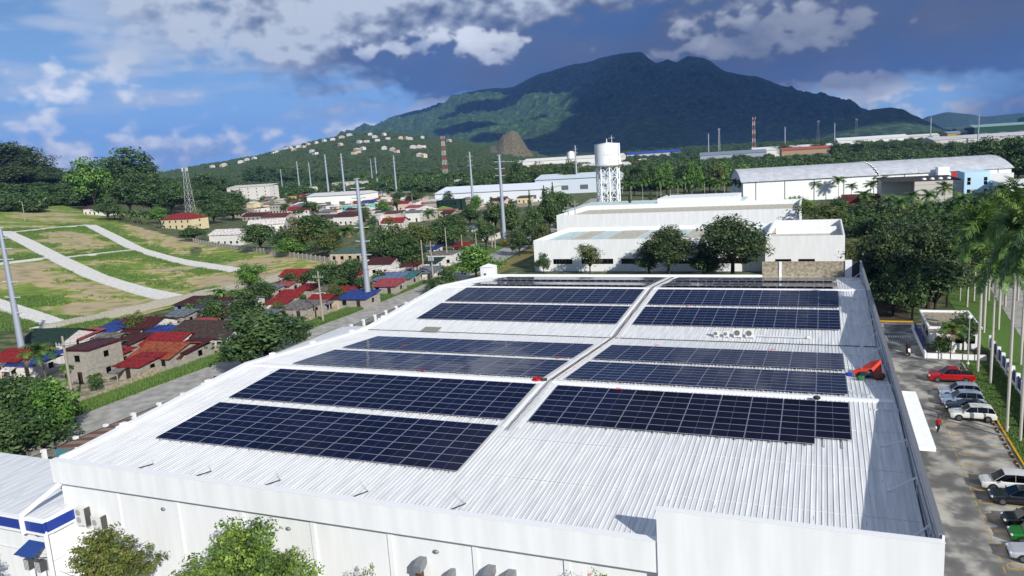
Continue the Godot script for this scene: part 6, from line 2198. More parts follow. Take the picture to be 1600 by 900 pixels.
const TINTS := {"rust": "rust red", "greyroof": "plain grey", "greyblue": "blue grey", "lightblue": "light blue", "greyblock": "bare grey", "pinkish": "pale pink"}
const FORMS := {"gable": "pitched", "hip": "hipped", "shed": "lean-to", "flat": "flat"}
var shacks: Array = []
func town() -> void:
	for q in HOUSES:
		var p := G(q[0], q[1])
		house(p, maxf(q[2], 3.4), q[3], maxf(q[4], 2.3), q[5], q[6], q[7], q[8], q[9])
	# poles
	var k := 0
	for q in [
		[-132.1, -88.9, 25.0, true, 6, "towering grey steel pole among the shanties by the coconut palm"],
		[-98.1, -148.8, 28.9, true, 6, "thick steel pole with yellow base on the street verge"],
		[-105.3, -250.1, 32.0, true, 3, "steel pole with yellow base where the street bends"],
		[-190.6, -408.6, 34.3, false, 3, "steel pole in front of the pale factory roof"],
		[-330.0, -558.0, 36.0, false, 3, "steel pole beside the palm grove"],
		[-352.0, -515.0, 40.0, false, 3, "tallest steel pole rising out of the red roofs"],
		[-410.0, -575.0, 41.0, false, 3, "steel pole behind the white industrial block"],
		[-560.0, -730.0, 38.0, false, 3, "slim far steel pole of the pair behind the town trees"],
		[-560.0, -740.0 - 12.0, 36.0, false, 3, "shorter far steel pole of the pair behind the town trees"],
		[-640.0, -800.0, 30.0, false, 2, "faint steel pole at the foot of the hill"],
		[-172.4, -557.9, 34.5, false, 3, "steel pole left of the water tower among the trees"],
		[-600, -950, 36, false, 2, "distant steel pole in front of the long grey roof"],
		[-480, -770, 37, false, 2, "distant steel pole between white block and foothill"],
		[-55, -1300, 45, false, 2, "distant slim pole over the plain near the cone hill"],
		[20, -1500, 48, false, 2, "distant slim pole over the plain near the white sheds"],
		[-160, -1200, 42, false, 2, "distant slim pole near the blue roofed shed"],
		[160, -1400, 46, false, 2, "distant slim pole beside the village roofs"],
		[210, -1300, 44, false, 2, "distant slim pole beside the grey factory roof"]]:
		steel_pole(q[5], G(q[0], q[1]), q[2], q[3], q[4])
	for q in [
		[-98.2, -72.0, 11.5, true, false, "leaning concrete pole with small crossarm beside the street fence"],
		[-97.3, -129.8, 11.0, true, false, "concrete pole with crossarm at the big roadside tree"],
		[-96.4, -178.0, 11.0, true, true, "concrete pole with three transformers beside the bright tree"],
		[-103.0, -185.0, 10.5, false, false, "plain concrete pole beside the grey block house"],
		[-106.6, -207.0, 11.5, false, false, "plain concrete pole behind the grey block house"],
		[-108.5, -246.0, 9.5, true, false, "concrete pole with crossarm, first of the pair by the street bend"],
		[-106.0, -243.0, 9.0, false, false, "concrete pole without crossarm, second of the pair by the street bend"],
		[-113.5, -232.0, 6.5, false, false, "short concrete post near the crimson roof"],
		[-110.0, -236.0, 6.5, false, false, "short concrete post near the dark green roof"],
		[-232.0, -410.0, 12.0, false, false, "plain pole beside the slate roofed house"],
		[-402.0, -285.0, 11.0, false, false, "thin pole on the wooded hill above the field"],
		[-81.5, -252.0, 14.0, true, false, "pole with crossarm, nearer of the two left of the factory"],
		[-84.0, -268.0, 14.0, true, false, "pole with crossarm, farther of the two left of the factory"]]:
		utility_pole(q[5], G(q[0], q[1]), q[2], q[3], q[4])
	var gal := Color(0.66, 0.67, 0.68)
	mast("lattice_mast", "grey lattice phone mast beside the cream house", G(-346, -347), 34.0, 3.4, 1.1, [gal])
	mast("lattice_mast", "red and white lattice mast under the foothill", G(-520, -1025), 62.0, 4.4, 2.2, [Color(0.66, 0.32, 0.28), Color(0.80, 0.80, 0.80)])
	mast("lattice_mast", "red and white lattice mast on the plain near the cone hill", G(-118, -1500), 68.0, 3.8, 2.6, [Color(0.66, 0.34, 0.28), Color(0.80, 0.80, 0.78)])
	mast("lattice_mast", "thin grey lattice mast left of the cone hill mast", G(-178, -1480), 52.0, 2.6, 1.2, [gal])
	mast("lattice_mast", "grey power pylon over the white sheds", G(70, -1900), 58.0, 6.0, 1.5, [Color(0.45, 0.47, 0.5)])
	mast("lattice_mast", "grey power pylon near the orange factory", G(-8, -1650), 56.0, 5.0, 1.4, [Color(0.45, 0.47, 0.5)])
	# houses scattered over the foothill
	var r := RandomNumberGenerator.new()
	r.seed = 63
	var hill_w := ["white", "white", "cream", "pinkish", "white"]
	for q in FARHOUSES:
		var a := deg_to_rad(q[0])
		var hy := ridge_h(FOOT, q[0], q[1], FOOT_R0, FOOT_R1, 3500.0, 22.0, 1.0)
		var o := house(Vector3(sin(a) * q[1], hy, -cos(a) * q[1]), q[2] * 1.1, 10.0, 6.5, "hip", ["white", "rust", "white", "white"][r.randi() % 4], hill_w[r.randi() % 5], r.randf_range(-30, 30), "small pale house on the green foothill", "houses on the foothill")
	# village on the plain, too far off to tell its houses apart
	var vw := MB.new()
	var vr: Array = [MB.new(), MB.new(), MB.new()]
	for i in 60:
		var x := r.randf_range(110, 340)
		var z := r.randf_range(-1180, -860) - x * 0.2
		var q := Basis(Vector3.UP, r.randf_range(-0.7, 0.7))
		var sz := Vector3(r.randf_range(8, 13), r.randf_range(4, 6), 9.0)
		vw.box(Vector3(x, sz.y * 0.5, z), sz, q)
		vr[i % 3].prism(Vector3(x, sz.y, z) + q * Vector3(-sz.x * 0.55, 0, 0), q * Vector3(0, 0, 1), Vector3.UP, q * Vector3(sz.x * 1.1, 0, 0), PackedVector2Array([Vector2(-5.2, 0.02), Vector2(0, 2.2), Vector2(5.2, 0.02)]))
	var vm := vw.mesh(mat("hw_white", WALLS["white"]))
	for k3 in 3:
		vr[k3].put(vm, mat("hr_" + ["red", "rust", "white"][k3], ROOFS[["red", "rust", "white"][k3]]))
	single("village", vm, "far village of red and white roofs on the plain", "village", "", "stuff")
	vw = MB.new()
	vr = [MB.new(), MB.new(), MB.new()]
	for i in 60:
		var x := r.randf_range(-560, -230)
		var z := r.randf_range(-1250, -800)
		var q := Basis(Vector3.UP, r.randf_range(-0.7, 0.7))
		var sz := Vector3(r.randf_range(8, 16), r.randf_range(4, 8), 9.0)
		vw.box(Vector3(x, sz.y * 0.5, z), sz, q)
		vr[i % 3].prism(Vector3(x, sz.y, z) + q * Vector3(-sz.x * 0.55, 0, 0), q * Vector3(0, 0, 1), Vector3.UP, q * Vector3(sz.x * 1.1, 0, 0), PackedVector2Array([Vector2(-5.2, 0.02), Vector2(0, 2.2), Vector2(5.2, 0.02)]))
	vm = vw.mesh(mat("hw_white", WALLS["white"]))
	for k3 in 3:
		vr[k3].put(vm, mat("hr_" + ["red", "rust", "white"][k3], ROOFS[["red", "rust", "white"][k3]]))
	single("village", vm, "scattered pale houses under the foothill beyond the palm grove", "village", "", "stuff")
	# shacks squeezed between the roadside houses
	var put := 0
	for i in 160:
		var x := r.randf_range(-136, -104)
		var z := r.randf_range(-205, -82)
		var w := r.randf_range(3.2, 5.5)
		var ok := x < -104.0 - w * 0.5 + 1.0
		for q in HOUSES:
			if absf(q[0] - x) < q[2] * 0.5 + w * 0.5 + 0.6 and z - q[1] < 5.6 and z - q[1] > -q[3] - 0.8:
				ok = false
		for q in shacks:
			if absf(q.x - x) < 5.6 and absf(q.y - z) < 5.8:
				ok = false
		if not ok or put >= 34:
			continue
		shacks.append(Vector2(x, z))
		put += 1
		var rcol: String = ["rust", "greyroof", "red", "brown", "lightblue", "greyblue", "maroon", "white", "pink"][r.randi() % 9]
		house(G(x, z), w, 4.6, r.randf_range(2.2, 3.0), ["shed", "gable", "shed"][i % 3], rcol, ["grey", "white", "greyblock", "beige"][r.randi() % 4], r.randf_range(-5, 12), "tiny shack with %s sheet roof squeezed between the roadside houses" % TINTS.get(rcol, rcol), "roadside shacks with %s roof" % TINTS.get(rcol, rcol))
	# rows of small roofs filling the old town
	for i in 185:
		var u := r.randf()
		var x := lerpf(-470, -190, u) + r.randf_range(-25, 25)
		var z := lerpf(-590, -390, u) + r.randf_range(-70, 70)
		var ok := true
		for q in HOUSES:
			if Vector2(q[0] - x, q[1] - 4 - z).length() < q[2] * 0.5 + 6.0:
				ok = false
		if not ok:
			continue
		var form: String = ["gable", "hip", "shed", "flat"][r.randi() % 4]
		var rcol: String = ["red", "rust", "maroon", "greyroof", "brown", "white", "pink", "white", "crimson", "greyblue"][r.randi() % 10]
		var wcol: String = ["white", "white", "cream", "pinkish", "greyblock"][r.randi() % 5]
		house(G(x, z), r.randf_range(6, 11), r.randf_range(6, 9), r.randf_range(2.8, 5.6), form, rcol, wcol, r.randf_range(-14, 14), "old town house with %s %s roof and %s walls" % [TINTS.get(rcol, rcol), FORMS[form], TINTS.get(wcol, wcol)], "old town houses with %s %s roof and %s walls" % [TINTS.get(rcol, rcol), FORMS[form], TINTS.get(wcol, wcol)])

func power_lines() -> void:
	var P := [Vector3(-98.2, 10.2, -72.0), Vector3(-97.3, 9.7, -129.8), Vector3(-96.4, 9.7, -178.0), Vector3(-108.5, 8.2, -246.0)]
	for i in 3:
		var t := thing("power_line", "three sagging power wires between " + ["the fence pole and the roadside tree pole", "the roadside tree pole and the transformer pole", "the transformer pole and the pair at the bend"][i], "wires", P[i])
		for x in [-1.2, 0.6, 1.2]:
			var b := MB.new()
			for k in 12:
				var u := k / 12.0
				var v := (k + 1) / 12.0
				var a: Vector3 = P[i].lerp(P[i + 1], u) - P[i] + Vector3(x, -5.0 * u * (1.0 - u), 0.18)
				var c: Vector3 = P[i].lerp(P[i + 1], v) - P[i] + Vector3(x, -5.0 * v * (1.0 - v), 0.18)
				b.tube(a, c, 0.022, 0.022, 4, false)
			bit(t, "wire", b, mat("wire_black", Color(0.05, 0.05, 0.05), 0.6))

const FARHOUSES := [
	[-39.11,2600,15.0],
	[-38.79,2610,10.0],
	[-38.20,2690,11.0],
	[-37.89,2650,12.0],
	[-37.64,2465,12.0],
	[-37.27,2590,14.0],
	[-37.01,2495,14.0],
	[-36.64,2580,10.0],
	[-36.09,2550,10.0],
	[-35.50,2595,11.0],
	[-34.82,2560,14.0],
	[-34.22,2575,15.0],
	[-33.66,2635,15.0],
	[-32.15,2595,12.0],
	[-31.85,2440,13.0],
	[-31.65,2255,12.0],
	[-31.24,2550,14.0],
	[-30.90,2330,10.0],
	[-30.70,1875,10.0],
	[-30.43,1840,10.0],
	[-29.97,2420,12.0],
	[-29.64,2440,13.0],
	[-29.32,2430,14.0],
	[-28.38,2590,10.0],
	[-33.31,1925,13.0],
	[-33.10,1880,12.0],
	[-33.47,1850,10.0],
	[-32.85,1955,11.0],
	[-31.24,1910,10.0],
	[-29.15,1995,13.0],
	[-28.68,2015,11.0],
	[-28.35,2050,12.0],
	[-28.73,1730,11.0],
	[-28.50,1715,10.0],
	[-36.26,2040,14.0],
	[-36.43,2140,10.0],
	[-34.41,2215,12.0],
	[-33.03,2220,12.0],
	[-32.48,2230,12.0],
	[-26.53,2565,14.0],
	[-42.61,2315,13.0],
	[-42.39,2370,12.0],
	[-43.24,2375,10.0],
	[-40.88,2490,11.0],
	[-40.44,2510,15.0],
	[-41.28,2370,14.0],
]

# ---------------------------------------------------------------- trees
var protos := {}

# crown of leaf blades gathered in clumps; unit size: 1 high, 1 wide
func crown_mesh(seed_: int, clumps: int, leaves: int, leaf: float, cols: Array, c0: float, ry: float, spread: float, key: String) -> ArrayMesh:
	var r := RandomNumberGenerator.new()
	r.seed = seed_
	var b := MB.new()
	b.use_col = true
	# a few uneven lobes make up the crown
	var lobes: Array = []
	for i in 7:
		var a := TAU * i / 7 + r.randf_range(-0.4, 0.4)
		var up := r.randf_range(-0.55, 0.75)
		var ro := r.randf_range(0.12, 0.30) * (1.0 - maxf(up, 0) * 0.5)
		lobes.append([Vector3(cos(a) * ro, c0 + up * ry * 0.62, sin(a) * ro), r.randf_range(0.17, 0.27)])
	lobes.append([Vector3(r.randfn(0, 0.05), c0 + ry * 0.55, r.randfn(0, 0.05)), 0.25])
	for i in clumps:
		var d := Vector3(r.randfn(0, 1), r.randfn(0.15, 0.9), r.randfn(0, 1)).normalized()
		var f := r.randf_range(0.45, 1.0)
		if d.y < -0.3:
			f *= 0.8
		var rc := r.randf_range(0.085, 0.17) * spread
		var lb: Array = lobes[r.randi() % lobes.size()]
		var lr: float = lb[1]
		var o: Vector3 = lb[0] + Vector3(d.x * lr, d.y * lr * ry / 0.5, d.z * lr) * f
		var cc: Color = cols[r.randi() % cols.size()].lerp(cols[r.randi() % cols.size()], r.randf())
		for k in leaves:
			var e := Vector3(r.randfn(0, 1), r.randfn(0, 1), r.randfn(0, 1)).normalized()
			var p := o + e * rc * pow(r.randf(), 0.45) * Vector3(1.15, 0.72, 1.15)
			var nn := (e + Vector3(0, 0.5, 0) + Vector3(r.randfn(0, 0.5), r.randfn(0, 0.5), r.randfn(0, 0.5))).normalized()
			var u := nn.cross(Vector3(r.randfn(0, 1), r.randfn(0, 1), r.randfn(0, 1))).normalized()
			var w := nn.cross(u)
			var s := leaf * r.randf_range(0.6, 1.4)
			b.col = cc * r.randf_range(0.75, 1.25)
			b.quad(p - u * s, p + w * s * 0.55, p + u * s, p - w * s * 0.55)
	return b.mesh(leaf_mat(key))

func trunk_mesh(seed_: int, c0: float, ry: float, thick: float, limbs: int, pale: bool) -> ArrayMesh:
	var r := RandomNumberGenerator.new()
	r.seed = seed_ + 100
	var b := MB.new()
	var fork := maxf(c0 - ry * 0.75, 0.12)
	b.tube(Vector3(0, -0.03, 0), Vector3(0.005, fork, 0.004), thick, thick * 0.75, 8, false)
	for i in limbs:
		var a := TAU * i / limbs + r.randf_range(-0.3, 0.3)
		var p := Vector3(0.005, fork, 0.004)
		var q := Vector3(cos(a) * 0.17, c0 - ry * 0.1 + r.randf_range(-0.08, 0.1), sin(a) * 0.17)
		var e := Vector3(cos(a + 0.2) * 0.38, c0 + r.randf_range(0.0, ry * 0.5), sin(a + 0.2) * 0.38)
		b.tube(p, q, thick * 0.6, thick * 0.36, 6, false)
		b.tube(q, e, thick * 0.36, thick * 0.1, 5, false)
	b.tube(Vector3(0.005, fork, 0.004), Vector3(0, c0 + ry * 0.7, 0), thick * 0.7, thick * 0.12, 6, false)
	return b.mesh(mat("bark_pale", Color(0.50, 0.46, 0.40), 0.9, 0.0, noise_tex("bark", 71, 0.05, 0.6, 1.0), 0.8) if pale else mat("bark", Color(0.24, 0.18, 0.13), 0.9, 0.0, noise_tex("bark", 71, 0.05, 0.6, 1.0), 0.8))

func palm_meshes(seed_: int, royal: bool) -> Array:
	var r := RandomNumberGenerator.new()
	r.seed = seed_
	var tb := MB.new()
	var top := 0.72 if royal else 0.70
	var lean := 0.0 if royal else 0.05
	var prev := Vector3(0, -0.02, 0)
	for k in 8:
		var t := float(k + 1) / 8.0
		var p := Vector3(lean * t * t, top * t, lean * 0.4 * t * t)
		var w0 := lerpf(0.0125, 0.0085, float(k) / 8.0) + (0.002 if royal and k in [2, 3, 4] else 0.0)
		var w1 := lerpf(0.0125, 0.0085, t) + (0.002 if royal and k + 1 in [2, 3, 4] else 0.0)
		tb.tube(prev, p, w0, w1, 9, false)
		prev = p
	var trunk := tb.mesh(mat("palm_bark", Color(0.76, 0.74, 0.70), 0.9, 0.0, noise_tex("palmbark", 72, 0.05, 0.78, 1.0), 0.7) if royal else mat("coco_bark", Color(0.38, 0.33, 0.27), 0.9))
	var b := MB.new()
	b.use_col = true
	var cols := [Color(0.035, 0.085, 0.017), Color(0.055, 0.125, 0.02), Color(0.085, 0.165, 0.028), Color(0.12, 0.19, 0.035)]
	if royal:
		b.col = Color(0.16, 0.24, 0.06)
		b.tube(prev, prev + Vector3(0, 0.085, 0), 0.015, 0.010, 8)
		prev += Vector3(0, 0.08, 0)
	var fr := 18 if royal else 18
	for i in fr:
		var a := TAU * i / fr * 2.4 + r.randf_range(-0.2, 0.2)
		var e := lerpf(1.25, -0.25, pow(float(i) / fr, 0.9))
		var L := r.randf_range(0.27, 0.33)
		var dir := Vector3(cos(a), 0, sin(a))
		var side := Vector3(-sin(a), 0, cos(a))
		var p := prev
		var n := 16
		var ang := e
		var cc: Color = cols[r.randi() % 4]
		if not royal and i > fr - 3:
			cc = Color(0.20, 0.14, 0.06)
		for k in n:
			var t := float(k) / n
			var st := (dir * cos(ang) + Vector3.UP * sin(ang)) * L / n
			var q := p + st
			b.col = cc * 1.1
			b.quad(p - side * 0.0028, q - side * 0.002, q + side * 0.002, p + side * 0.0028)
			var ll := 0.092 * sin(PI * clampf(0.12 + t * 0.84, 0, 1)) + 0.014
			for s in [-1.0, 1.0]:
				for m in 3:
					b.col = cc * r.randf_range(0.75, 1.3)
					var base := p.lerp(q, m * 0.333)
					var tip: Vector3 = base + (side * s * r.randf_range(0.75, 1.0) + st.normalized() * 0.55 + Vector3(0, r.randf_range(-0.75, 0.25), 0)).normalized() * ll
					var wd := st.normalized() * 0.0068
					b.tri(base - wd, tip, base + wd)
			p = q
			ang -= (1.5 if royal else 1.7) / n * (0.5 + t)
	return [trunk, b.mesh(leaf_mat("leaf_palm", 0.22))]

func banana_meshes(seed_: int) -> Array:
	var r := RandomNumberGenerator.new()
	r.seed = seed_
	var tb := MB.new()
	var b := MB.new()
	b.use_col = true
	for s in 5:
		var o := Vector3(r.randfn(0, 0.16), 0, r.randfn(0, 0.16))
		var h := r.randf_range(0.35, 0.55)
		tb.tube(o, o + Vector3(0, h, 0), 0.03, 0.02, 7)
		for i in 8:
			var a := TAU * i / 8 + r.randf()
			var e := r.randf_range(0.3, 1.3)
			var p := o + Vector3(0, h, 0)
			var d := Vector3(cos(a), 0, sin(a))
			var sd := Vector3(-sin(a), 0, cos(a))
			b.col = Color(0.07, 0.15, 0.03).lerp(Color(0.16, 0.24, 0.05), r.randf())
			for k in 6:
				var q := p + (d * cos(e) + Vector3.UP * sin(e)) * 0.075
				var w0 := 0.055 * sin(PI * (k + 0.3) / 6.6)
				var w1 := 0.055 * sin(PI * (k + 1.3) / 6.6)
				b.quad(p - sd * w0, q - sd * w1, q, p)
				b.quad(p, q, q + sd * w1, p + sd * w0)
				p = q
				e -= 0.28
	return [tb.mesh(mat("banana_stem", Color(0.30, 0.33, 0.16), 0.8)), b.mesh(leaf_mat("leaf_palm", 0.22))]

func conifer_meshes(seed_: int) -> Array:
	var r := RandomNumberGenerator.new()
	r.seed = seed_
	var tb := MB.new()
	tb.tube(Vector3(0, -0.02, 0), Vector3(0, 0.98, 0), 0.022, 0.004, 7, false)
	var b := MB.new()
	b.use_col = true
	for i in 2600:
		var t := r.randf_range(0.06, 1.0)
		var rad := 0.5 * pow(1.0 - t, 0.75) * (0.7 + 0.3 * sin(t * 42.0))
		var a := r.randf() * TAU
		var q := pow(r.randf(), 0.5)
		var p := Vector3(cos(a) * rad * q, t - q * 0.05, sin(a) * rad * q)
		var u := Vector3(cos(a), -0.5, sin(a)) * 0.085
		var w := Vector3(-sin(a), r.randf_range(-0.3, 0.3), cos(a)) * 0.04
		b.col = Color(0.018, 0.045, 0.015).lerp(Color(0.05, 0.09, 0.03), r.randf())
		b.quad(p - u, p + w * 0.6, p + u, p - w * 0.6)
	return [tb.mesh(mat("bark", Color(0.24, 0.18, 0.13))), b.mesh(leaf_mat("leaf_a"))]

func make_protos() -> void:
	var dark := [Color(0.022, 0.055, 0.014), Color(0.035, 0.078, 0.018), Color(0.05, 0.10, 0.022), Color(0.075, 0.125, 0.03)]
	var deep := [Color(0.018, 0.042, 0.012), Color(0.03, 0.06, 0.016), Color(0.045, 0.078, 0.02), Color(0.07, 0.095, 0.024)]
	var bright := [Color(0.06, 0.15, 0.018), Color(0.09, 0.20, 0.025), Color(0.13, 0.24, 0.04), Color(0.05, 0.12, 0.018)]
	var olive := [Color(0.05, 0.085, 0.016), Color(0.085, 0.115, 0.022), Color(0.12, 0.13, 0.03), Color(0.04, 0.07, 0.015)]
	# kinds: 0 dense round, 1 spreading, 2 bright, 3 olive, 4 columnar, 5 coconut, 6 royal palm, 7 shrub, 8 banana
	protos[0] = []
	protos[1] = []
	protos[2] = []
	protos[3] = []
	protos[7] = []
	for i in 4:
		protos[0].append([trunk_mesh(i, 0.55, 0.44, 0.03, 5, false), crown_mesh(10 + i, 95, 60, 0.026, dark, 0.55, 0.45, 1.1, "leaf_a")])
	for i in 3:
		protos[1].append([trunk_mesh(20 + i, 0.60, 0.38, 0.026, 6, false), crown_mesh(30 + i, 190, 80, 0.016, deep, 0.58, 0.42, 0.85, "leaf_a")])
	for i in 2:
		protos[2].append([trunk_mesh(40 + i, 0.55, 0.42, 0.025, 5, false), crown_mesh(50 + i, 85, 55, 0.026, bright, 0.55, 0.45, 1.1, "leaf_b")])
	for i in 3:
		protos[3].append([trunk_mesh(60 + i, 0.56, 0.40, 0.022, 6, false), crown_mesh(70 + i, 75, 50, 0.022, olive, 0.57, 0.43, 1.0, "leaf_a")])
	for i in 2:
		protos[7].append([trunk_mesh(80 + i, 0.5, 0.42, 0.02, 5, false), crown_mesh(90 + i, 45, 55, 0.036, dark, 0.47, 0.5, 1.4, "leaf_b")])
	protos[4] = [conifer_meshes(1), conifer_meshes(2)]
	protos[5] = [palm_meshes(3, false), palm_meshes(4, false), palm_meshes(5, false)]
	protos[6] = [palm_meshes(6, true), palm_meshes(7, true), palm_meshes(8, true)]
	protos[8] = [banana_meshes(1)]

const KINDS := {0: ["tree", "tree"], 1: ["rain_tree", "tree"], 2: ["tree", "tree"], 3: ["tree", "tree"], 4: ["conifer", "tree"], 5: ["coconut_palm", "palm"], 6: ["royal_palm", "palm"], 7: ["shrub", "shrub"], 8: ["banana_plant", "plant"]}
const TREE_LABELS := {
	"hilltop": "huge dark spreading tree on the hilltop above the grass field",
	"bigdark": "giant dark domed tree behind the maroon roofed house",
	"hillbright": "lighter green tall tree beside the giant domed tree",
	"hillwood": "dark tree in the wood along the top wall of the field",
	"hillwood2": "dense tree of the wood behind the banana plants",
	"behindtower": "bushy tree behind the lattice phone mast",
	"behindtower2": "light green tree beside the cream house",
	"banana": "banana clump at the upper edge of the grass field",
	"palmhouse": "small palm in front of the cream house",
	"palmhill": "palm standing out of the hilltop wood",
	"wallbush": "dark bush where the boundary wall begins",
	"roundwall": "round dark tree just behind the boundary wall",
	"wallmix": "leafy tree in the thicket behind the boundary wall",
	"wallpalm": "coconut palm in the thicket behind the boundary wall",
	"midround": "round tree beside the brown roofed house in the town",
	"treesmid": "leafy tree in the green belt between the town and the shanties",
	"treesmid_palm": "coconut palm in the green belt below the crimson roofs",
	"townround": "round dark tree in front of the pale factory roof",
	"roadtrees": "dark tree along the street bend",
	"brightroad": "bright green broad tree beside the transformer pole",
	"roadbush": "bush at the foot of the bright tree by the street",
	"yardtree": "dark yard tree between the red roofed sheds",
	"yardbush": "low bush between the red roofed sheds",
	"brightfield": "vivid green round tree at the corner of the grass field",
	"yardtree2": "dark tree above the wide white house",
	"yardbanana": "banana clump above the wide white house",
	"bigroad": "large dense tree between the street and the hall",
	"leftmass": "dense dark tree of the thicket beside the street fence",
	"leftbush": "thick undergrowth bush of the thicket beside the street fence",
	"leftmass2": "creeper covered bright tree of the thicket beside the street fence",
	"leftpalm": "coconut palm with brown hanging fronds among the shanties",
	"leftpalm2": "small palm beside the bare concrete house",
	"yardpalm": "small palm in front of the long row house",
	"fieldedge": "bush on the stone wall below the field",
	"yardbanana2": "banana plants beside the roadside utility pole",
	"housebush": "round bush in front of the wide white house",
	"bbsmall": "small dense tree at the corner of the strip windowed factory",
	"bbthin": "thin open tree in front of the factory strip windows",
	"bbdark": "dark round tree in front of the strip windowed factory",
	"bbgap": "lower tree beside the dark trees at the factory front",
	"bbdarkbig": "big black green tree in front of the factory corner",
	"bbright": "bushy tree before the factory wing's end",
	"tiertree": "olive tree showing above the factory's front roof",
	"tanktree": "leafy tree left of the factory",
	"column": "slim dark columnar tree near the water tower",
	"lotrain": "massive spreading tree behind the guard house",
	"lotrain2": "dense tree at the edge of the massive spreading trees",
	"lotrain3": "green tree between the factory wing and the arched warehouse",
	"eaststreet": "street tree behind the blue fence palms",
	"whpalm": "palm in front of the arched warehouse",
	"midpalm": "palm standing among the massive spreading trees",
	"bluepalm": "palm in front of the pale blue building",
	"lotpalm": "tall pale trunked royal palm beside the parking lot",
	"guardtree": "leafy tree in front of the guard house windows",
	"guardbush": "low shrub in the guard house garden",
	"guardpalm": "palm leaning over the guard house porch",
	"belt": "green tree of the belt right of the water tower",
	"beltpalm": "palm of the row in front of the green belt",
	"groveplam": "palm of the grove behind the town",
	"belt2": "green tree of the belt left of the water tower",
	"beltpalm2": "palm of the row left of the water tower",
	"farbelt": "tree of the belt beyond the arched warehouse",
	"eastwood": "dark tree of the wood behind the blue building",
	"townback": "dark tree behind the old town roofs"}

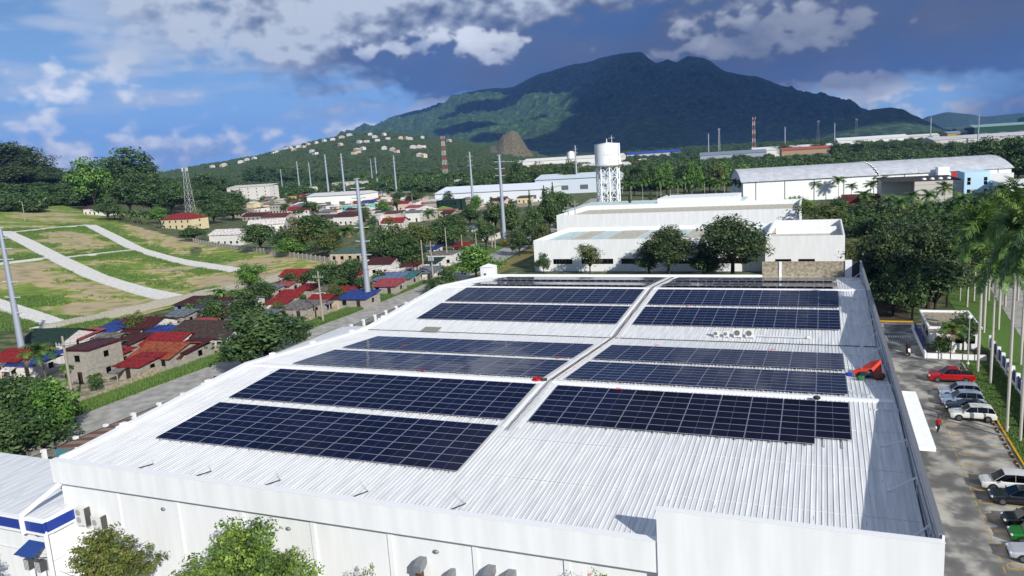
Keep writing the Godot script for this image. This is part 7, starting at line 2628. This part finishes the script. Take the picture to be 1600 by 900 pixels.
const TREES := [
	["hilltop", 1, [[-782.7,-543.6,46.9,88.2], [-747.0,-538.6,36.3,69.8], [-646.2,-483.4,20.9,54.4], [-588.3,-410.0,26.6,48.3], [-709.0,-544.6,20.2,45.2]]],
	["bigdark", 0, [[-566.3,-508.1,41.4,58.9], [-544.7,-466.0,32.9,42.2]]],
	["hillbright", 2, [[-457.0,-374.6,33.3,29.8]]],
	["hillwood", 0, [[-569.1,-450.3,21.8,25.7], [-577.5,-423.2,14.0,30.1], [-535.2,-379.6,12.7,30.4], [-528.2,-406.8,14.2,22.4], [-526.7,-359.7,15.3,24.2], [-501.2,-406.2,18.6,24.4], [-529.9,-395.3,12.1,22.3]]],
	["hillwood2", 0, [[-427.2,-376.4,21.0,28.8], [-409.4,-378.1,20.8,25.8], [-418.9,-403.5,19.8,29.4], [-390.3,-327.5,12.3,17.2], [-474.1,-445.0,24.3,27.4], [-441.9,-435.2,21.6,25.1], [-494.6,-448.9,25.7,28.1]]],
	["behindtower", 0, [[-562.2,-583.9,22.9,34.1], [-560.6,-603.7,21.5,31.2], [-410.3,-427.4,15.9,24.9], [-381.9,-412.1,14.8,21.3], [-414.9,-463.2,15.5,20.9], [-345.8,-364.4,12.4,16.9], [-355.9,-392.3,12.4,17.8], [-538.1,-542.9,17.4,19.3], [-469.7,-466.2,15.1,16.7]]],
	["behindtower2", 2, [[-345.2,-348.2,8.3,16.5], [-361.3,-337.5,9.3,12.5]]],
	["banana", 8, [[-378.4,-332.6,10.1,11.0], [-395.3,-340.8,9.6,10.5], [-365.8,-327.9,10.3,9.9]]],
	["palmhouse", 5, [[-335.6,-313.0,8.0,10.0]]],
	["palmhill", 5, [[-634.3,-499.4,24.7,16.3], [-630.3,-511.3,23.9,16.4]]],
	["wallbush", 0, [[-274.6,-274.8,7.2,13.1]]],
	["roundwall", 0, [[-206.4,-240.6,11.1,16.5]]],
	["wallmix", 3, [[-180.9,-232.2,12.6,17.8], [-162.8,-225.0,9.6,14.0]]],
	["wallmix", 0, [[-178.4,-238.8,14.1,17.6], [-190.1,-232.7,9.2,9.1]]],
	["wallmix", 2, [[-180.3,-225.8,7.0,12.2]]],
	["wallpalm", 5, [[-158.0,-227.8,11.4,9.3]]],
	["midround", 0, [[-300.9,-400.0,9.7,17.7]]],
	["treesmid", 0, [[-124.8,-199.5,11.4,11.9], [-112.5,-193.6,10.4,11.7], [-122.3,-233.6,11.1,13.3], [-124.2,-250.1,9.4,10.6], [-154.4,-326.3,9.1,13.7], [-147.9,-292.7,8.2,12.4]]],
	["treesmid_palm", 5, [[-150.3,-230.6,12.1,9.3], [-166.1,-307.5,10.2,11.8]]],
	["treesmid", 3, [[-137.6,-226.8,12.2,12.3], [-121.9,-218.9,11.6,12.7]]],
	["townround", 0, [[-270.2,-482.4,10.0,16.8], [-323.5,-551.5,5.2,19.4]]],
	["roadtrees", 0, [[-130.6,-301.5,12.4,13.3], [-108.3,-240.5,10.0,8.9], [-111.6,-272.7,13.4,10.9]]],
	["brightroad", 2, [[-83.8,-178.6,9.3,13.0]]],
	["roadbush", 0, [[-85.6,-165.2,5.6,7.0]]],
	["roadbush", 7, [[-87.0,-161.1,4.4,5.9]]],
	["yardtree", 0, [[-114.4,-157.7,8.1,10.2], [-114.0,-166.4,7.9,8.5], [-125.8,-165.8,5.5,7.9]]],
	["yardbush", 7, [[-131.3,-162.8,5.1,6.2]]],
	["yardtree", 3, [[-130.7,-177.2,4.6,7.4]]],
	["brightfield", 2, [[-148.1,-166.6,6.5,9.8]]],
	["yardtree2", 0, [[-113.0,-124.4,7.1,9.9], [-125.4,-144.3,5.9,7.2]]],
	["yardbanana", 8, [[-141.8,-149.3,4.9,6.9]]],
	["bigroad", 0, [[-85.2,-97.8,9.2,15.3], [-86.5,-93.9,6.3,8.6], [-88.5,-109.7,5.9,7.1]]],
	["leftmass", 0, [[-96.0,-62.1,8.3,10.6], [-100.8,-63.3,6.0,6.0], [-103.5,-70.3,5.5,7.4], [-90.2,-57.2,6.2,7.2]]],
	["leftmass2", 2, [[-91.0,-63.3,7.5,7.0]]],
	["leftbush", 7, [[-91.9,-58.4,5.7,9.2], [-90.1,-61.3,5.5,7.3], [-91.7,-65.4,5.3,4.7], [-97.1,-64.2,6.0,7.8], [-98.8,-61.5,5.9,6.9]]],
	["leftpalm", 5, [[-114.5,-80.1,8.4,7.3]]],
	["leftpalm2", 5, [[-113.7,-83.6,3.7,3.6]]],
	["yardpalm", 5, [[-129.8,-106.0,2.8,3.7]]],
	["fieldedge", 7, [[-142.3,-120.9,2.6,4.7], [-129.3,-116.7,4.1,3.8], [-144.5,-119.4,2.3,3.2], [-133.5,-134.9,4.2,4.8]]],
	["yardbanana2", 8, [[-109.2,-84.5,2.6,3.0]]],
	["housebush", 7, [[-103.4,-100.8,2.9,4.1]]],
	["bbsmall", 0, [[-69.4,-190.7,5.4,4.4]]],
	["bbthin", 3, [[-55.9,-188.8,8.1,8.3]]],
	["bbdark", 1, [[-34.5,-183.6,11.9,14.5]]],
	["bbdarkbig", 1, [[-19.3,-182.2,14.0,18.5]]],
	["bbright", 3, [[8.6,-194.0,8.0,11.4]]],
	["bbgap", 0, [[-26.1,-183.8,7.9,9.4], [-39.6,-185.3,7.9,8.0]]],
	["tiertree", 3, [[-71.7,-291.4,8.5,15.7], [-53.2,-292.4,6.6,12.5], [-36.6,-293.6,6.5,15.4]]],
	["tanktree", 0, [[-95.1,-270.6,17.3,12.1], [-89.9,-239.1,12.9,9.9], [-104.9,-316.2,14.5,12.3], [-89.6,-224.4,8.2,8.1]]],
	["tanktree", 3, [[-81.2,-224.0,10.1,9.0]]],
	["column", 4, [[-113.2,-298.5,16.6,4.3], [-121.0,-338.6,16.5,4.2], [-116.2,-337.4,17.8,4.8], [-77.8,-328.4,12.6,4.5], [-71.0,-340.4,12.3,5.3], [-55.0,-336.3,12.0,5.7], [-60.0,-324.2,11.6,5.0]]],
	["lotrain", 1, [[13.0,-155.9,15.2,14.5], [18.1,-154.1,14.6,15.7], [9.2,-161.7,11.4,9.5], [17.1,-170.7,14.7,15.9]]],
	["lotrain2", 0, [[23.6,-181.8,15.0,15.4], [11.8,-146.5,8.6,7.4], [14.6,-144.3,8.4,6.1], [18.4,-147.2,9.6,8.7], [11.2,-160.6,8.8,9.5], [21.4,-155.5,9.5,7.9], [15.7,-174.1,9.4,11.8]]],
	["lotrain3", 3, [[1.1,-246.0,11.9,18.6], [25.3,-266.2,9.4,18.0]]],
	["lotrain3", 0, [[14.1,-259.7,10.9,19.7], [5.5,-293.8,9.1,14.8], [23.3,-213.4,10.8,16.3], [16.9,-224.9,10.5,15.2], [11.0,-231.5,8.9,11.7], [32.6,-229.9,8.9,15.6]]],
	["lotrain3", 2, [[-7.5,-300.7,9.5,15.2]]],
	["eaststreet", 0, [[32.2,-198.5,13.2,13.5], [44.7,-217.7,15.7,16.8], [53.3,-287.8,8.3,14.8], [51.3,-308.8,9.0,13.2]]],
	["eaststreet", 2, [[39.1,-290.8,8.2,14.8]]],
	["whpalm", 6, [[-21.8,-427.6,10.8,8.7], [-15.0,-416.2,11.7,9.1], [-10.1,-430.9,11.4,8.7], [1.7,-416.9,9.6,9.1], [7.5,-406.3,10.6,8.9], [24.1,-377.7,11.4,9.6], [20.8,-389.4,8.8,8.5], [28.6,-369.4,8.9,7.5], [-2.8,-410.8,8.9,7.6], [12.8,-392.8,8.1,7.3], [-42.1,-486.4,14.7,9.0], [-31.3,-480.5,9.5,8.9]]],
	["midpalm", 6, [[21.7,-255.6,12.0,7.3], [26.8,-246.1,11.1,7.5], [27.5,-218.6,11.4,8.2], [28.3,-198.5,11.9,8.4], [33.8,-218.3,12.1,8.6], [13.9,-296.1,11.3,8.0], [19.7,-275.8,10.9,7.4]]],
	["bluepalm", 6, [[39.4,-300.9,12.6,7.7], [58.7,-318.1,10.3,9.8], [33.5,-292.0,10.8,7.4], [42.2,-286.3,9.9,8.3], [58.5,-296.4,7.9,9.2], [29.7,-303.2,9.8,7.2]]],
	["lotpalm", 6, [[24.6,-155.8,11.1,9.3], [19.5,-113.6,21.6,8.7], [20.1,-108.6,16.5,7.8], [18.6,-91.1,24.5,7.0], [19.3,-88.5,23.6,7.6], [26.4,-138.7,17.5,9.5], [24.7,-121.4,15.0,8.3], [24.0,-136.3,18.3,8.9], [25.3,-118.2,16.3,8.6], [24.3,-161.5,14.5,8.3], [26.6,-161.7,16.8,9.1], [29.0,-161.9,14.4,9.1], [30.6,-156.3,16.1,9.4], [33.7,-162.2,15.4,9.8]]],
	["guardpalm", 5, [[17.2,-120.2,5.8,6.3]]],
	["guardtree", 0, [[19.4,-124.7,5.4,4.9]]],
	["guardbush", 7, [[16.1,-121.4,3.4,3.1]]],
	["belt", 0, [[-113.2,-490.9,18.1,12.7], [-106.7,-485.4,20.2,12.6], [-112.3,-535.3,17.6,13.8], [-109.0,-534.3,18.5,13.8], [-95.2,-534.1,15.1,13.7], [-75.9,-459.4,19.9,11.8], [-73.0,-457.9,18.4,11.7], [-69.8,-494.0,18.3,12.6], [-65.5,-493.7,15.5,12.6], [-52.4,-497.0,16.9,12.6]]],
	["belt", 2, [[-102.1,-524.3,15.8,13.5], [-89.1,-475.5,20.1,12.2], [-68.8,-455.6,19.5,11.6], [-53.4,-477.5,17.5,12.1], [-45.2,-481.0,16.6,12.2]]],
	["belt", 3, [[-56.7,-465.2,19.0,11.8]]],
	["beltpalm", 6, [[-108.2,-425.1,14.8,7.4], [-107.6,-437.0,11.3,7.6], [-97.7,-415.9,12.2,7.2], [-93.5,-426.3,13.1,7.3], [-87.3,-411.5,14.3,7.1], [-81.9,-408.9,12.2,7.0], [-78.8,-403.6,14.4,6.9], [-75.3,-411.5,11.6,7.0], [-69.4,-400.8,12.9,6.8], [-68.2,-417.1,13.0,7.1], [-65.3,-420.8,11.2,7.2], [-58.2,-417.5,12.8,7.1], [-52.6,-404.9,12.3,6.9], [-50.4,-402.4,11.3,6.8], [-46.4,-405.5,12.9,6.9], [-42.3,-414.7,11.1,7.0], [-38.2,-410.3,10.5,6.9]]],
	["groveplam", 6, [[-456.4,-703.6,17.1,12.0], [-469.6,-731.0,20.7,12.4], [-462.4,-743.3,17.7,12.5], [-410.8,-676.0,15.2,11.3], [-430.7,-719.1,15.5,12.0], [-434.4,-742.3,16.7,12.3], [-421.1,-732.2,12.6,12.1], [-387.3,-697.5,16.1,11.4], [-419.0,-765.6,15.8,12.5], [-356.5,-671.1,16.8,10.9], [-352.5,-680.0,14.1,11.0], [-345.4,-681.4,15.8,10.9], [-362.5,-734.1,13.2,11.7], [-330.3,-686.5,15.3,10.9], [-322.2,-689.3,13.0,10.9], [-325.8,-704.0,14.5,11.1], [-315.8,-709.1,10.1,11.1], [-292.0,-673.2,13.8,10.5], [-286.3,-678.5,10.3,10.5], [-275.8,-668.7,10.1,10.4]]],
	["belt2", 3, [[-241.5,-598.7,19.3,15.2], [-256.3,-674.7,19.0,17.0], [-253.2,-681.8,19.2,17.1], [-213.1,-587.6,23.0,14.7], [-177.5,-564.2,20.8,13.9], [-193.9,-636.1,19.7,15.7]]],
	["belt2", 0, [[-236.3,-595.3,24.7,15.1], [-220.4,-629.6,18.7,15.7], [-218.6,-635.3,19.2,15.8], [-204.9,-613.8,19.2,15.3], [-179.5,-564.0,23.0,14.0], [-199.6,-677.7,15.8,16.7]]],
	["beltpalm2", 6, [[-248.1,-631.2,15.7,10.3], [-237.9,-625.2,15.5,10.1], [-228.0,-619.4,15.2,10.0], [-218.4,-613.7,15.0,9.9], [-209.1,-608.1,14.8,9.7], [-200.0,-602.7,14.7,9.6]]],
	["farbelt", 0, [[-86.6,-1315.9,22.1,32.6], [-24.1,-1325.1,17.9,34.1], [-4.1,-1109.7,19.7,35.6], [15.1,-997.1,19.9,25.0], [27.4,-1109.5,15.7,27.0], [40.3,-952.1,19.6,31.1], [77.1,-1037.0,18.3,27.0], [93.9,-1072.6,14.2,36.1], [120.5,-1123.7,13.1,32.6], [117.8,-1047.0,13.6,34.1], [119.9,-873.4,15.5,25.4], [138.8,-944.4,12.1,22.1], [159.7,-924.5,12.5,18.1], [154.0,-800.0,12.4,23.7], [190.7,-965.4,10.0,30.5]]],
	["farbelt", 3, [[-60.1,-1214.1,16.7,32.6], [-51.5,-1204.6,21.1,32.9], [-32.4,-1222.4,16.3,34.6], [3.3,-1205.5,14.1,32.2], [41.9,-1168.2,12.2,30.4], [65.8,-1183.9,13.3,29.9], [73.3,-1166.6,14.8,30.2], [103.6,-1117.6,14.5,32.8], [110.4,-903.4,15.9,24.8], [146.2,-942.8,14.3,29.0], [149.2,-926.9,13.0,24.5], [179.6,-996.8,13.2,33.2]]],
	["eastwood", 0, [[79.1,-471.3,23.1,24.1], [90.4,-512.9,18.5,26.3], [97.2,-526.5,19.2,27.0], [95.5,-493.7,21.7,25.4], [95.0,-470.1,22.4,24.2], [109.6,-521.6,19.6,26.9]]],
	["townback", 0, [[-960.0,-1113.0,27.7,37.1], [-843.5,-1003.0,33.0,33.1], [-930.1,-1123.0,29.3,36.8], [-833.6,-1025.3,32.1,33.4], [-857.8,-1069.6,33.5,34.6], [-843.6,-1079.9,26.7,34.6], [-795.0,-1036.3,30.8,33.0], [-779.8,-1029.5,16.7,23.9], [-765.5,-1031.8,19.6,23.8], [-664.0,-912.0,20.8,20.9], [-641.8,-904.8,20.7,20.5], [-678.5,-977.7,18.8,22.0], [-636.5,-936.6,13.9,21.0], [-604.8,-908.6,14.4,20.2]]],
]

func tree(kind: int, called: String, label: String, category: String, group: String, at: Vector3, h: float, w: float) -> Node3D:
	var t := thing(called, label, category, at, group, rng.randf() * TAU)
	var set_: Array = protos[kind][rng.randi() % protos[kind].size()]
	var tr := part(t, "trunk", set_[0])
	var cr := part(t, "crown", set_[1])
	t.scale = Vector3(w, h, w)
	return t

func trees() -> void:
	for g in TREES:
		var kind: int = g[1]
		for q in g[2]:
			var h: float = q[2]
			var w: float = q[3]
			if kind == 6 or kind == 5:
				h *= 1.12
				w = clampf(w * 1.6, 9.0, 15.5) if kind == 6 else clampf(w * 1.6, h * 0.8, h * 1.25)
			if kind in [0, 1, 2, 3, 7]:
				w *= 1.12
				h *= 1.05
			tree(kind, KINDS[kind][0], TREE_LABELS[g[0]], KINDS[kind][1], "alike: " + TREE_LABELS[g[0]], G(q[0], q[1]), h, w)

# trees between the roofs of the old town and the roadside yards
func town_trees() -> void:
	var r := RandomNumberGenerator.new()
	r.seed = 404
	for i in 36:
		var u := r.randf()
		var x := lerpf(-500, -180, u) + r.randf_range(-30, 30)
		var z := lerpf(-600, -380, u) + r.randf_range(-95, 95)
		if absf(x + 208) < 46 and absf(z + 490) < 30:
			continue
		var k: int = [0, 0, 2, 3, 0, 5][r.randi() % 6]
		var h := r.randf_range(6, 11)
		tree(k, KINDS[k][0], ["round dark tree", "", "bright green tree", "olive tree", "", "coconut palm"][k] + " between the old town roofs", KINDS[k][1], "trees between the old town roofs", G(x, z), h, h * r.randf_range(0.8, 1.25))
	for i in 26:
		var k: int = [0, 3, 7, 8, 5, 7][r.randi() % 6]
		var h := r.randf_range(2.5, 6.5)
		var x := r.randf_range(-138, -104)
		var z := r.randf_range(-205, -78)
		tree(k, KINDS[k][0], ["dark yard tree", "", "", "olive yard tree", "", "young palm", "", "leafy shrub", "banana plant"][k] + " between the roadside shacks", KINDS[k][1], "plants between the roadside shacks", G(x, z), h, h * r.randf_range(0.9, 1.2))

# the two trees under the front wall, close enough to show single leaves
func near_trees() -> void:
	var olive := [Color(0.07, 0.10, 0.016), Color(0.11, 0.14, 0.022), Color(0.16, 0.17, 0.035), Color(0.05, 0.075, 0.013)]
	var bright := [Color(0.09, 0.16, 0.02), Color(0.14, 0.23, 0.03), Color(0.20, 0.28, 0.045), Color(0.06, 0.11, 0.018)]
	for q in [
		["tree", "olive leaved tree in front of the condensers on the hall's front wall", Vector3(-47.6, 0, -35.6), 8.0, 8.2, olive, 1, 150, 110],
		["tree", "bright green feathery tree against the hall's front wall", Vector3(-35.0, 0, -35.2), 10.2, 9.6, bright, 2, 190, 130],
		["tree", "olive bush tree rising beside the rusty vent duct", Vector3(-26.4, 0, -36.6), 7.7, 3.4, olive, 3, 60, 90],
		["tree", "small dark leaved tree at the annex corner", Vector3(-62.5, 0, -34.8), 4.4, 5.4, bright, 4, 60, 90]]:
		var t := thing(q[0], q[1], "tree", q[2])
		part(t, "trunk", trunk_mesh(200 + q[6], 0.6, 0.36, 0.016, 7, true))
		part(t, "crown", crown_mesh(210 + q[6], q[7] + 60, q[8] - 45, 0.0125, q[5], 0.6, 0.42, 0.50, "leaf_b"))
		t.scale = Vector3(q[4], q[3], q[4])
	var t := thing("flowering_shrub", "flowering shrub with red blossoms below the front fascia", "shrub", Vector3(-11.6, 0, -38.0))
	part(t, "trunk", trunk_mesh(230, 0.8, 0.2, 0.012, 6, true))
	part(t, "crown", crown_mesh(231, 40, 70, 0.014, bright, 0.86, 0.13, 0.7, "leaf_b"))
	part(t, "blossoms", crown_mesh(232, 8, 22, 0.012, [Color(0.55, 0.06, 0.05), Color(0.6, 0.25, 0.2)], 0.9, 0.11, 0.35, "leaf_b"))
	t.scale = Vector3(3.4, 9.2, 3.4)

func far_woods() -> void:
	var r := RandomNumberGenerator.new()
	r.seed = 91
	var dark := [Color(0.022, 0.055, 0.014), Color(0.035, 0.078, 0.018), Color(0.05, 0.10, 0.022), Color(0.08, 0.13, 0.03)]
	var mesh := crown_mesh(301, 30, 26, 0.07, dark, 0.5, 0.5, 1.7, "leaf_a")
	var hill := [Color(0.04, 0.085, 0.025), Color(0.06, 0.11, 0.03), Color(0.09, 0.14, 0.045), Color(0.12, 0.16, 0.06)]
	var hill_mesh := crown_mesh(302, 26, 22, 0.075, hill, 0.5, 0.5, 1.6, "leaf_a")
	var xs: Array = []
	# the foothill
	var tries := 0
	while xs.size() < 16000 and tries < 90000:
		tries += 1
		var az := r.randf_range(-50, -20)
		var rad := lerpf(FOOT_R0, FOOT_R1, sqrt(r.randf()))
		var a := deg_to_rad(az)
		var p := Vector3(sin(a) * rad, 0, -cos(a) * rad)
		if rnoise.get_noise_2d(p.x * 2.0, p.z * 2.0) < -0.35:
			continue
		var near := false
		for q in FARHOUSES:
			if absf(q[0] - az) < 0.5 and q[1] - rad < 110.0 and q[1] - rad > -40.0:
				near = true
		if near:
			continue
		p.y = ridge_h(FOOT, az, rad, FOOT_R0, FOOT_R1, 3500.0, 22.0, 1.0) - 1.0
		var s := r.randf_range(5, 11)
		xs.append(Transform3D(Basis(Vector3.UP, r.randf() * TAU).scaled(Vector3(s, s * r.randf_range(0.6, 0.9), s)), p))
	scatter("foothill_wood", hill_mesh, xs, "wood covering the long foothill", "wood")
	# the plain
	xs = []
	tries = 0
	while xs.size() < 9000 and tries < 80000:
		tries += 1
		var az := r.randf_range(-58, 16)
		var rad := 560.0 * pow(6.0, r.randf())
		var a := deg_to_rad(az)
		var p := Vector3(sin(a) * rad, 0, -cos(a) * rad)
		p.y = ter(p.x, p.z)
		if az < -20 and rad > 1300:
			continue
		if rnoise.get_noise_2d(p.x * 4.0 + 900.0, p.z * 4.0) < -0.12:
			continue
		# keep clear of the town, the sheds and the village
		if p.x > -500 and p.x < -180 and p.z > -640 and p.z < -340:
			continue
		var near := false
		for q in SHEDS:
			if absf(p.x - q[0]) < q[2] * 0.5 + 10.0 and p.z - q[1] > -q[3] * 0.5 - 8.0 and p.z - q[1] < q[3] * 0.5 + 75.0 + rad * 0.03:
				near = true
		if near or (p.x > 115 and p.x < 335 and p.z > -1260 and p.z < -860 and r.randf() < 0.8):
			continue
		var s := r.randf_range(8, 16) * (1.0 if rad < 1500 else 1.25)
		xs.append(Transform3D(Basis(Vector3.UP, r.randf() * TAU).scaled(Vector3(s, s * r.randf_range(0.6, 0.85), s)), p))
	scatter("plain_wood", mesh, xs, "far woods spread over the plain", "wood")

const SHEDS := [[-208, -490, 78, 44], [-172, -565, 60, 40], [-620, -1500, 300, 60], [-420, -1350, 180, 60], [-268, -1000, 60, 40], [-335, -1650, 110, 60], [-120, -1150, 90, 50], [-40, -1230, 120, 60], [-20, -1080, 62, 40], [90, -1750, 130, 70], [330, -1750, 130, 60], [255, -1760, 60, 40], [470, -2100, 90, 60], [240, -1350, 190, 60], [400, -1500, 150, 60], [530, -1800, 170, 60], [170, -1900, 120, 50], [0, -440, 150, 70], [-262, -830, 10, 10]]

func _ready() -> void:
	rng.seed = 2024
	set_view()
	land()
	far_land()
	hall()
	solar()
	roof_gear()
	annexes()
	parking()
	people()
	buildings()
	town()
	make_protos()
	trees()
	town_trees()
	power_lines()
	near_trees()
	far_woods()
